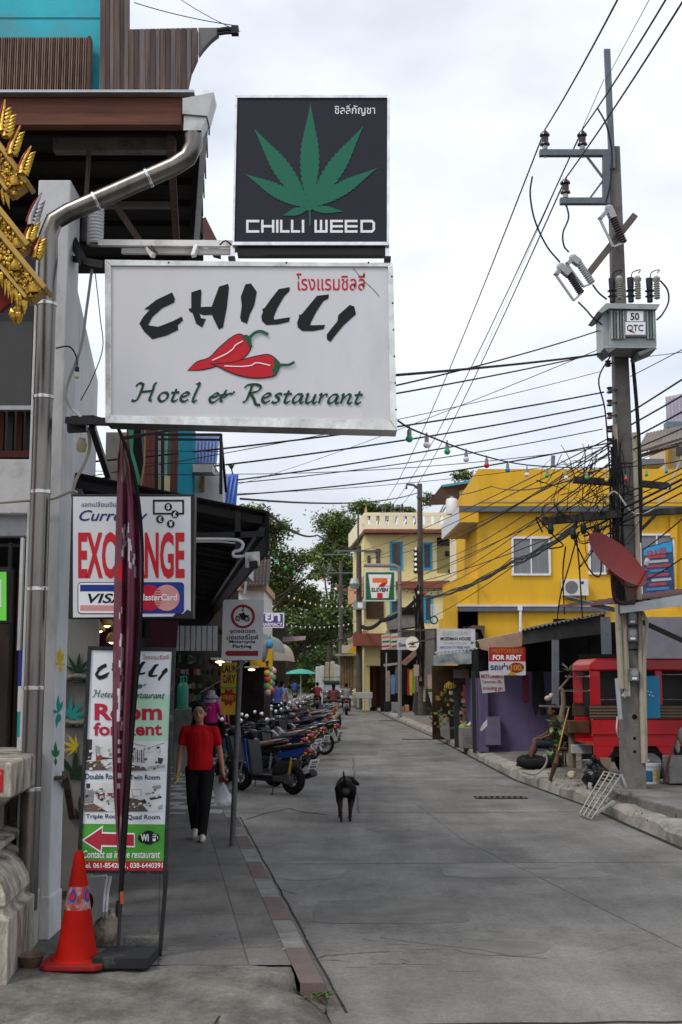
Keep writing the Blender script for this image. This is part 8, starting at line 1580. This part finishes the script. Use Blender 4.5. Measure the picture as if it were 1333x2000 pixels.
# ================================================================== motorbikes; local x forward from the rear tyre contact, z up
def mirror(b,x,z,s):
    b.tube([(x,s*.2,z),(x+.02,s*.27,z+.12),(x-.0,s*.3,z+.17)],.006,5);b.ell((x,s*.33,z+.2),(.014,.055,.04),1,10,8)
def bike(label,paint,seatm,kind='scooter',plate=True,loc=(0,0,0),rz=0,accent=None,group='motorbikes parked in a row at the kerb'):
    t=thing('motorbike',label,'motorbike',loc,rz,group);L_=dict(local=True);scoot=kind=='scooter';wr=.245 if scoot else .285;wb=1.22;tyr=.064 if scoot else .036
    rimm=M('alloy_rim',(.3,.3,.31),.35,.8);blkp=M('black_plastic',(.014,.014,.015),.5,var=.2);silver=M('bike_silver',(.42,.42,.43),.35,.7)
    for x in(0,wb):
        b=MB();b.torus((x,0,wr),wr-tyr,tyr,(0,1,0),30,8,0,1.1);w=b.build('wheel',rubber,t,smooth=60,**L_);b=MB();b.torus((x,0,wr),wr-tyr*2.05,.016,(0,1,0),28,6,0,2.2);b.lathe([(.0,-.06),(.035,-.06),(.035,.06),(0,.06)],(x,0,wr),12,0,(0,1,0))
        if scoot:
            for k in range(5):a=k*1.2566;b.bar((x+.03*math.cos(a),0,wr+.03*math.sin(a)),(x+(wr-.11)*math.cos(a),0,wr+(wr-.11)*math.sin(a)),.03,.03)
        else:
            for k in range(24):a=k*math.pi/12;b.tube([(x+.03*math.cos(a+.5),.03*(-1)**k,wr+.03*math.sin(a+.5)),(x+(wr-.07)*math.cos(a),0,wr+(wr-.07)*math.sin(a))],.003,4)
        b.build('rim',rimm,w,smooth=50,**L_)
    b=MB();[b.tube([(wb,s*.07,wr),(wb-.13,s*.07,.56+.0),(wb-.18,s*.045,.72)],.018,8)for s in(1,-1)];b.build('fork',silver,t,smooth=50,**L_)
    b=MB()
    for k in range(9):a0,a1=R(40+14*k),R(54+14*k);rr_=wr+.02;b.add([(wb+rr_*math.cos(a),y,wr+rr_*math.sin(a)+(0 if abs(y)<.02 else-.02))for a in(a0,a1)for y in(-.06,0,.06)],[[0,1,4,3],[1,2,5,4]])
    o=b.build('front_fender',paint,t,smooth=60,**L_);o.modifiers.new('thick','SOLIDIFY').thickness=.006
    hz=.98 if scoot else .95
    b=MB();loft(b,[((.28,0,.64),.11,.04),((.1,0,.66),.12,.085),((-.12,0,.7),.1,.085),((-.3,0,.76),.06,.05),((-.38,0,.79),.02,.015)]if scoot else[((.45,0,.56),.075,.06),((.2,0,.6),.09,.09),((-.05,0,.66),.085,.075),((-.28,0,.74),.06,.05),((-.4,0,.79),.02,.015)],0,16,'x')
    b.build('side_panel',paint,t,smooth=50,**L_)
    if scoot:b=MB();loft(b,[((.4,0,.34),.11,.06),((.3,0,.44),.135,.15),((.05,0,.46),.135,.12),((-.12,0,.52),.09,.07)],0,16,'x');b.prism([(x,-.14,z)for x,z in((.98,.9),(.95,.64),(.88,.3),(.82,.28),(.86,.6),(.92,.88))],(0,.28,0));b.build('lower_cowl',M('cowl_grey',(.03,.03,.032),.45,var=.3),t,smooth=50,bevel=.02,**L_)
    b=MB();a=.0
    if scoot:b.prism([(x,-.15,z)for x,z in((1.06,.9),(1.05,.7),(.98,.5),(.9,.32),(.885,.33),(.955,.64),(.985,.9))],(0,.3,0))
    else:loft(b,[((1.08,0,.66),.07,.1),((.98,0,.56),.15,.2),((.84,0,.46),.15,.2),((.72,0,.46),.07,.12)],0,16,'x');loft(b,[((.95,0,.62),.05,.08),((.7,0,.52),.06,.06),((.4,0,.54),.06,.06)],0,12,'x')
    b.build('leg_shield',paint,t,smooth=50,bevel=.025 if scoot else 0,**L_)
    if scoot:b=MB();b.bx(.33,.86,-.13,.13,.27,.31);b.bx(.3,.9,-.11,.11,.2,.27);b.build('footboard',blkp,t,bevel=.01,**L_)
    b=MB();loft(b,[((.42,0,.74),.05,.02),((.36,0,.75),.12,.04),((.12,0,.775),.14,.045),((-.08,0,.81),.13,.045),((-.3,0,.835),.09,.035),((-.36,0,.835),.04,.015)],0,16,'x');b.build('seat',seatm,t,smooth=60,**L_)
    b=MB();b.tube([(-.1,.11,.8),(-.34,.1,.86),(-.42,0,.87),(-.34,-.1,.86),(-.1,-.11,.8)],.012,6,0,4);b.build('grab_rail',blkp if scoot else silver,t,smooth=60,**L_)
    b=MB();loft(b,[((1.1,0,hz),.04,.05),((1.05,0,hz),.11,.085),((.95,0,hz),.12,.08),((.88,0,hz),.06,.05)],0,16,'x');hb=b.build('headset',blkp if scoot else paint,t,smooth=50,**L_)
    b=MB();b.ell((1.09,0,hz-.005),(.04,.075,.055),0,14,10);b.build('headlight',M('lamp_glass',(.6,.62,.65),.08,spec=.8),hb,smooth=60,**L_)
    b=MB();b.tube([(.84,-.34,hz+.02),(.92,-.2,hz+.04),(.96,0,hz+.02),(.92,.2,hz+.04),(.84,.34,hz+.02)],.015,8,0,3);b.tube([(.84,-.34,hz+.02),(.88,-.24,hz+.035)],.022,8);b.tube([(.84,.34,hz+.02),(.88,.24,hz+.035)],.022,8);b.build('handlebar',blkp,t,smooth=60,**L_)
    for s in(1,-1):b=MB();mirror(b,.93,hz+.03,s);b.build('mirror',[blkp,M('mirror_face',(.7,.72,.74),.06,1)],t,smooth=60,**L_)
    b=MB();loft(b,[((-.33,0,.74),.09,.05),((-.4,0,.74),.085,.045),((-.44,0,.73),.05,.03)],0,12,'x');b.build('tail_light',M('tail_red',(.2,.006,.008),.15,spec=.7),t,smooth=60,**L_)
    b=MB();[b.ell((-.38,s*.12,.7),(.03,.035,.025),0,8,6)for s in(1,-1)];b.build('indicator',M('amber_lens',(.5,.16,.02),.2),t,smooth=60,**L_)
    b=MB();b.prism([(-.3,-.07,.7),(-.3,.07,.7),(-.46,.06,.34),(-.46,-.06,.34)],(.02,0,.01));b.build('rear_mudguard',blkp,t,bevel=.006,**L_)
    if plate:
        pm_=Matrix.Rotation(R(-24),3,'Y');pcx=Vector((-.455,0,.52));b=MB();b.box(pcx,(.008,.23,.175),pm_);pl_=b.build('number_plate',M('plate_paper',(.6,.6,.6),.5),t,bevel=.003,**L_);b=MB();[b.box(pcx+pm_@Vector((-.006,y,z)),(.003,w_,h_),pm_)for y,z,w_,h_ in((-.05,.045,.035,.03),(0,.045,.035,.03),(.05,.045,.03,.03),(0,.005,.12,.012),(-.06,-.045,.03,.045),(-.015,-.045,.03,.045),(.03,-.045,.03,.045),(.07,-.045,.02,.045))];b.build('plate_marks',M('plate_ink',(.06,.06,.07),.6),pl_,**L_)
    b=MB();b.bx(-.06,.38,-.1,.09,.2,.34);b.bx(.12,.34,-.15,.15,.22,.3);b.lathe([(.0,-.0),(.09,.0),(.09,.06),(0,.07)],(.02,.1,wr+.02),16,0,(0,1,0));b.build('engine',M('engine_grey',(.1,.1,.1),.5,.4,var=.3),t,bevel=.012,**L_)
    b=MB();b.tube([(.4,-.12,.18),(.2,-.15,.2),(.05,-.16,.24)],.02,8);b.tube([(.1,-.16,.23),(-.35,-.17,.36)],[.045,.05],12);b.build('exhaust',M('exhaust_dark',(.06,.06,.06),.4,.6)if scoot else silver,t,smooth=50,**L_)
    b=MB();am=accent or silver
    for s in(1,-1):b.tube([(.0,s*.12,wr+.02),(-.06,s*.12,.62)],.016,8);[b.torus((-.012-.01*k,s*.12,wr+.12+.035*k),.026,.006,(-.15,0,1),12,5)for k in range(6)]
    b.build('shock_absorber',am,t,smooth=60,**L_)
    b=MB();b.tube([(.34,.1,.2),(.26,.24,.01)],.011,6);b.bar((.22,.25,.008),(.3,.25,.008),.03,.01);b.build('side_stand',blkp,t,**L_)
    return t
blue_p=M('bike_blue',(.012,.06,.3),.25,var=.05,coat=.6);black_p=M('bike_black',(.012,.012,.013),.22,var=.1,coat=.5);grey_p=M('bike_grey',(.12,.12,.125),.3,.3,coat=.4);navy_p=M('bike_navy',(.01,.016,.05),.25,coat=.5);white_p=M('bike_white',(.5,.5,.5),.3,coat=.4);red_p=M('bike_red',(.2,.01,.012),.3,coat=.5);orange_p=M('bike_orange',(.4,.07,.015),.3,coat=.5)
seat_k=M('seat_black',(.012,.012,.012),.55,bump=.2);seat_b=M('seat_brown',(.12,.08,.065),.6)
def kerbside(px_or_xy,head):return px_or_xy,head
HD=R(132)
b1=bike('blue scooter with yellow shock absorber, first of the parked row',blue_p,seat_k,accent=M('shock_yellow',(.5,.3,.02),.4),loc=(G(573,1552,ZR).x,G(573,1552,ZR).y,ZR),rz=R(140))
b2=bike('black scooter with jeans-coloured seat pad behind the blue one',navy_p,M('denim_seat',(.05,.065,.1),.85,bump=.3),loc=(-1.02,24.6,ZR),rz=R(146))
b3=bike('scooter with tan seat behind the jeans-coloured pad',black_p,M('seat_tan',(.3,.2,.15),.6),loc=(-.92,26.3,ZR),rz=R(140))
b4=bike('grey spoke-wheeled motorbike with white plate in mid row',grey_p,seat_k,'cub',loc=(-.72,29.6,ZR),rz=R(145))
b5=bike('black spoke-wheeled motorbike whose rear wheel juts farthest into the road',black_p,seat_k,'cub',loc=(-.42,31.6,ZR),rz=R(150))
b6=bike('dark blue scooter parked beyond the spoke-wheeled pair',blue_p,seat_k,loc=(-.75,34.6,ZR),rz=R(140))
b7=bike('red-panelled motorbike in the far half of the row',red_p,seat_b,'cub',loc=(-.62,37.2,ZR),rz=R(142))
b8=bike('navy scooter set back close to the pavement',navy_p,seat_k,loc=(-1.35,39.2,ZR),rz=R(165))
far_l=['tan-seated scooter past the red-panelled motorbike','navy scooter next beyond the far tan-seated one','grey motorbike near the end of the row','navy scooter beyond the last grey motorbike','last black motorbike at the far end of the row']
for k,(src,x,y)in enumerate(((b3,-.6,42),(b2,-.55,44.5),(b4,-.5,47),(b2,-.5,49.5),(b5,-.5,52))):copy_thing(src,(x,y,ZR),R(138+4*k),far_l[k]).rotation_euler.x=R(-7+k)
for k,(src,x,y,a,lb)in enumerate(((b3,-1.2,22.6,150,'tan-seated scooter squeezed in right behind the blue scooter'),(b5,-.8,28,146,'black spoke-wheeled motorbike just before the grey one'),(b2,-.9,33.1,140,'navy scooter wedged behind the jutting rear wheel'),(b4,-.75,36,144,'grey spoke-wheeled motorbike before the red-panelled one'),(b5,-.65,40.3,146,'black motorbike after the red-panelled one'),(b2,-.62,43.3,142,'navy scooter in the farther thick of the row'))):copy_thing(src,(x,y,ZR),R(a+rnd.uniform(-9,9)),lb).rotation_euler.x=R(rnd.uniform(-10,-3))
# sidecar wheel and box
c=Vector((-.2,47.6,ZR));t=thing('sidecar','grey goods sidecar frame with its own wheel in the far row','sidecar',c);b=MB();b.torus(c+Vector((.12,0,.27)),.23,.05,(1,.2,0),24,8);b.build('wheel',rubber,t,smooth=60);b=MB();b.box(c+Vector((-.2,.2,.55)),(.55,.9,.04));[b.bar(c+Vector((x,y,.55)),c+Vector((x,y,.9)),.03)for x in(-.45,.05)for y in(-.2,.6)];b.bar(c+Vector((-.45,-.2,.9)),c+Vector((.05,-.2,.9)),.03);b.bar(c+Vector((.05,-.2,.9)),c+Vector((.05,.6,.9)),.03);b.build('frame',galv,t)
# riders on the road
RIDE=dict(pel=(0,.0,.5),wai=(0,-.01,.59),che=(0,-.02,.7),nec=(0,-.02,.8),hea=(0,-.035,.9),hl=(.055,-.01,.49),hr=(-.055,-.01,.49),kl=(.1,-.22,.44),kr=(-.1,-.22,.44),al=(.1,-.2,.23),ar=(-.1,-.2,.23),tl=(.1,-.28,.2),tr=(-.1,-.28,.2),sl=(.105,-.015,.77),sr=(-.105,-.015,.77),el=(.15,-.11,.64),er=(-.15,-.11,.64),wl=(.15,-.26,.62),wr=(-.15,-.26,.62))
def rider(label,u,vb,top,bike_paint,label2,rz=0,h=1.66,hairlen='short',hat=None):
    c=G(u,vb,ZR);bk=bike(label2,bike_paint,seat_k,loc=c,rz=R(90)+rz,group='motorbikes being ridden up the street');f,_=figure(label,c+Vector((0,.2,.0)),R(180)+rz,h,top,navy,RIDE,.5,hairlen=hairlen,hat=hat,voxel=.016);return f
rider('rider in a grey t-shirt and dark cap on a red scooter',677,1397,M('grey_tee',(.2,.21,.22),.85),red_p,'red scooter ridden away up the middle of the road')
rider('ponytailed rider in a maroon top alongside the grey-shirted one',652,1404,M('maroon_top',(.16,.05,.045),.85),black_p,'black motorbike ridden alongside the red scooter',hairlen='long')
rider('rider in a pinkish red shirt ahead of the green truck',620,1388,M('rose_shirt',(.36,.06,.09),.85),navy_p,'blue motorbike ridden ahead towards the green truck')
rider('rider in a bright blue shirt near the end of the parked row',576,1368,M('bright_blue_shirt',(.03,.1,.42),.85),black_p,'dark motorbike under the bright blue shirt')
# green truck at the end
c=Vector((P(652,1370,78).x,78,ZR));t=thing('green_truck','small green-roofed truck facing down the street at the bend','truck',c);gp=M('truck_green',(.05,.11,.06),.5); 
b=MB();w=.68;b.bx(c.x-w,c.x+w,78,82,ZR+.35,ZR+.95);b.prism([(c.x-w,78.3,ZR+.95),(c.x+w,78.3,ZR+.95),(c.x+w*.9,78.8,ZR+1.55),(c.x-w*.9,78.8,ZR+1.55)],(0,1.2,0));b.build('cab',M('truck_silver',(.24,.25,.25),.5,.3),t,bevel=.03);b=MB();b.bx(c.x-w*1.02,c.x+w*1.02,78.6,82,ZR+1.55,ZR+1.68);b.tube([(c.x-w,78.7,ZR+1.68),(c.x-w,78.7,ZR+1.9),(c.x+w,78.7,ZR+1.9),(c.x+w,78.7,ZR+1.68)],.025,6);b.build('roof_rack',gp,t,bevel=.02)
b=MB();b.poly([(c.x-w*.88,78.29,ZR+1.0),(c.x+w*.88,78.29,ZR+1.0),(c.x+w*.8,78.76,ZR+1.5),(c.x-w*.8,78.76,ZR+1.5)]);b.build('windscreen',M('screen_glass',(.2,.24,.28),.1,spec=.7),t);b=MB();b.bx(c.x-.4,c.x+.4,77.97,78,ZR+.55,ZR+.75);b.bx(c.x-w,c.x+w,77.9,78,ZR+.3,ZR+.42);b.build('grille',black_metal,t)
for s in(1,-1):b=MB();b.ell((c.x+s*.52,77.98,ZR+.68),(.1,.04,.08));b.build('headlight',M('lamp_glass',(.6,.6,.6)),t,smooth=60);wheel(t,Vector((c.x,78.7,ZR+.3))+Vector((s*.55,0,0)),.3,.16)if 0 else None
for s in(1,-1):b=MB();b.torus((c.x+s*.58,78.7,ZR+.29),.22,.075,(1,0,0),20,8);b.build('wheel',rubber,t,smooth=60)
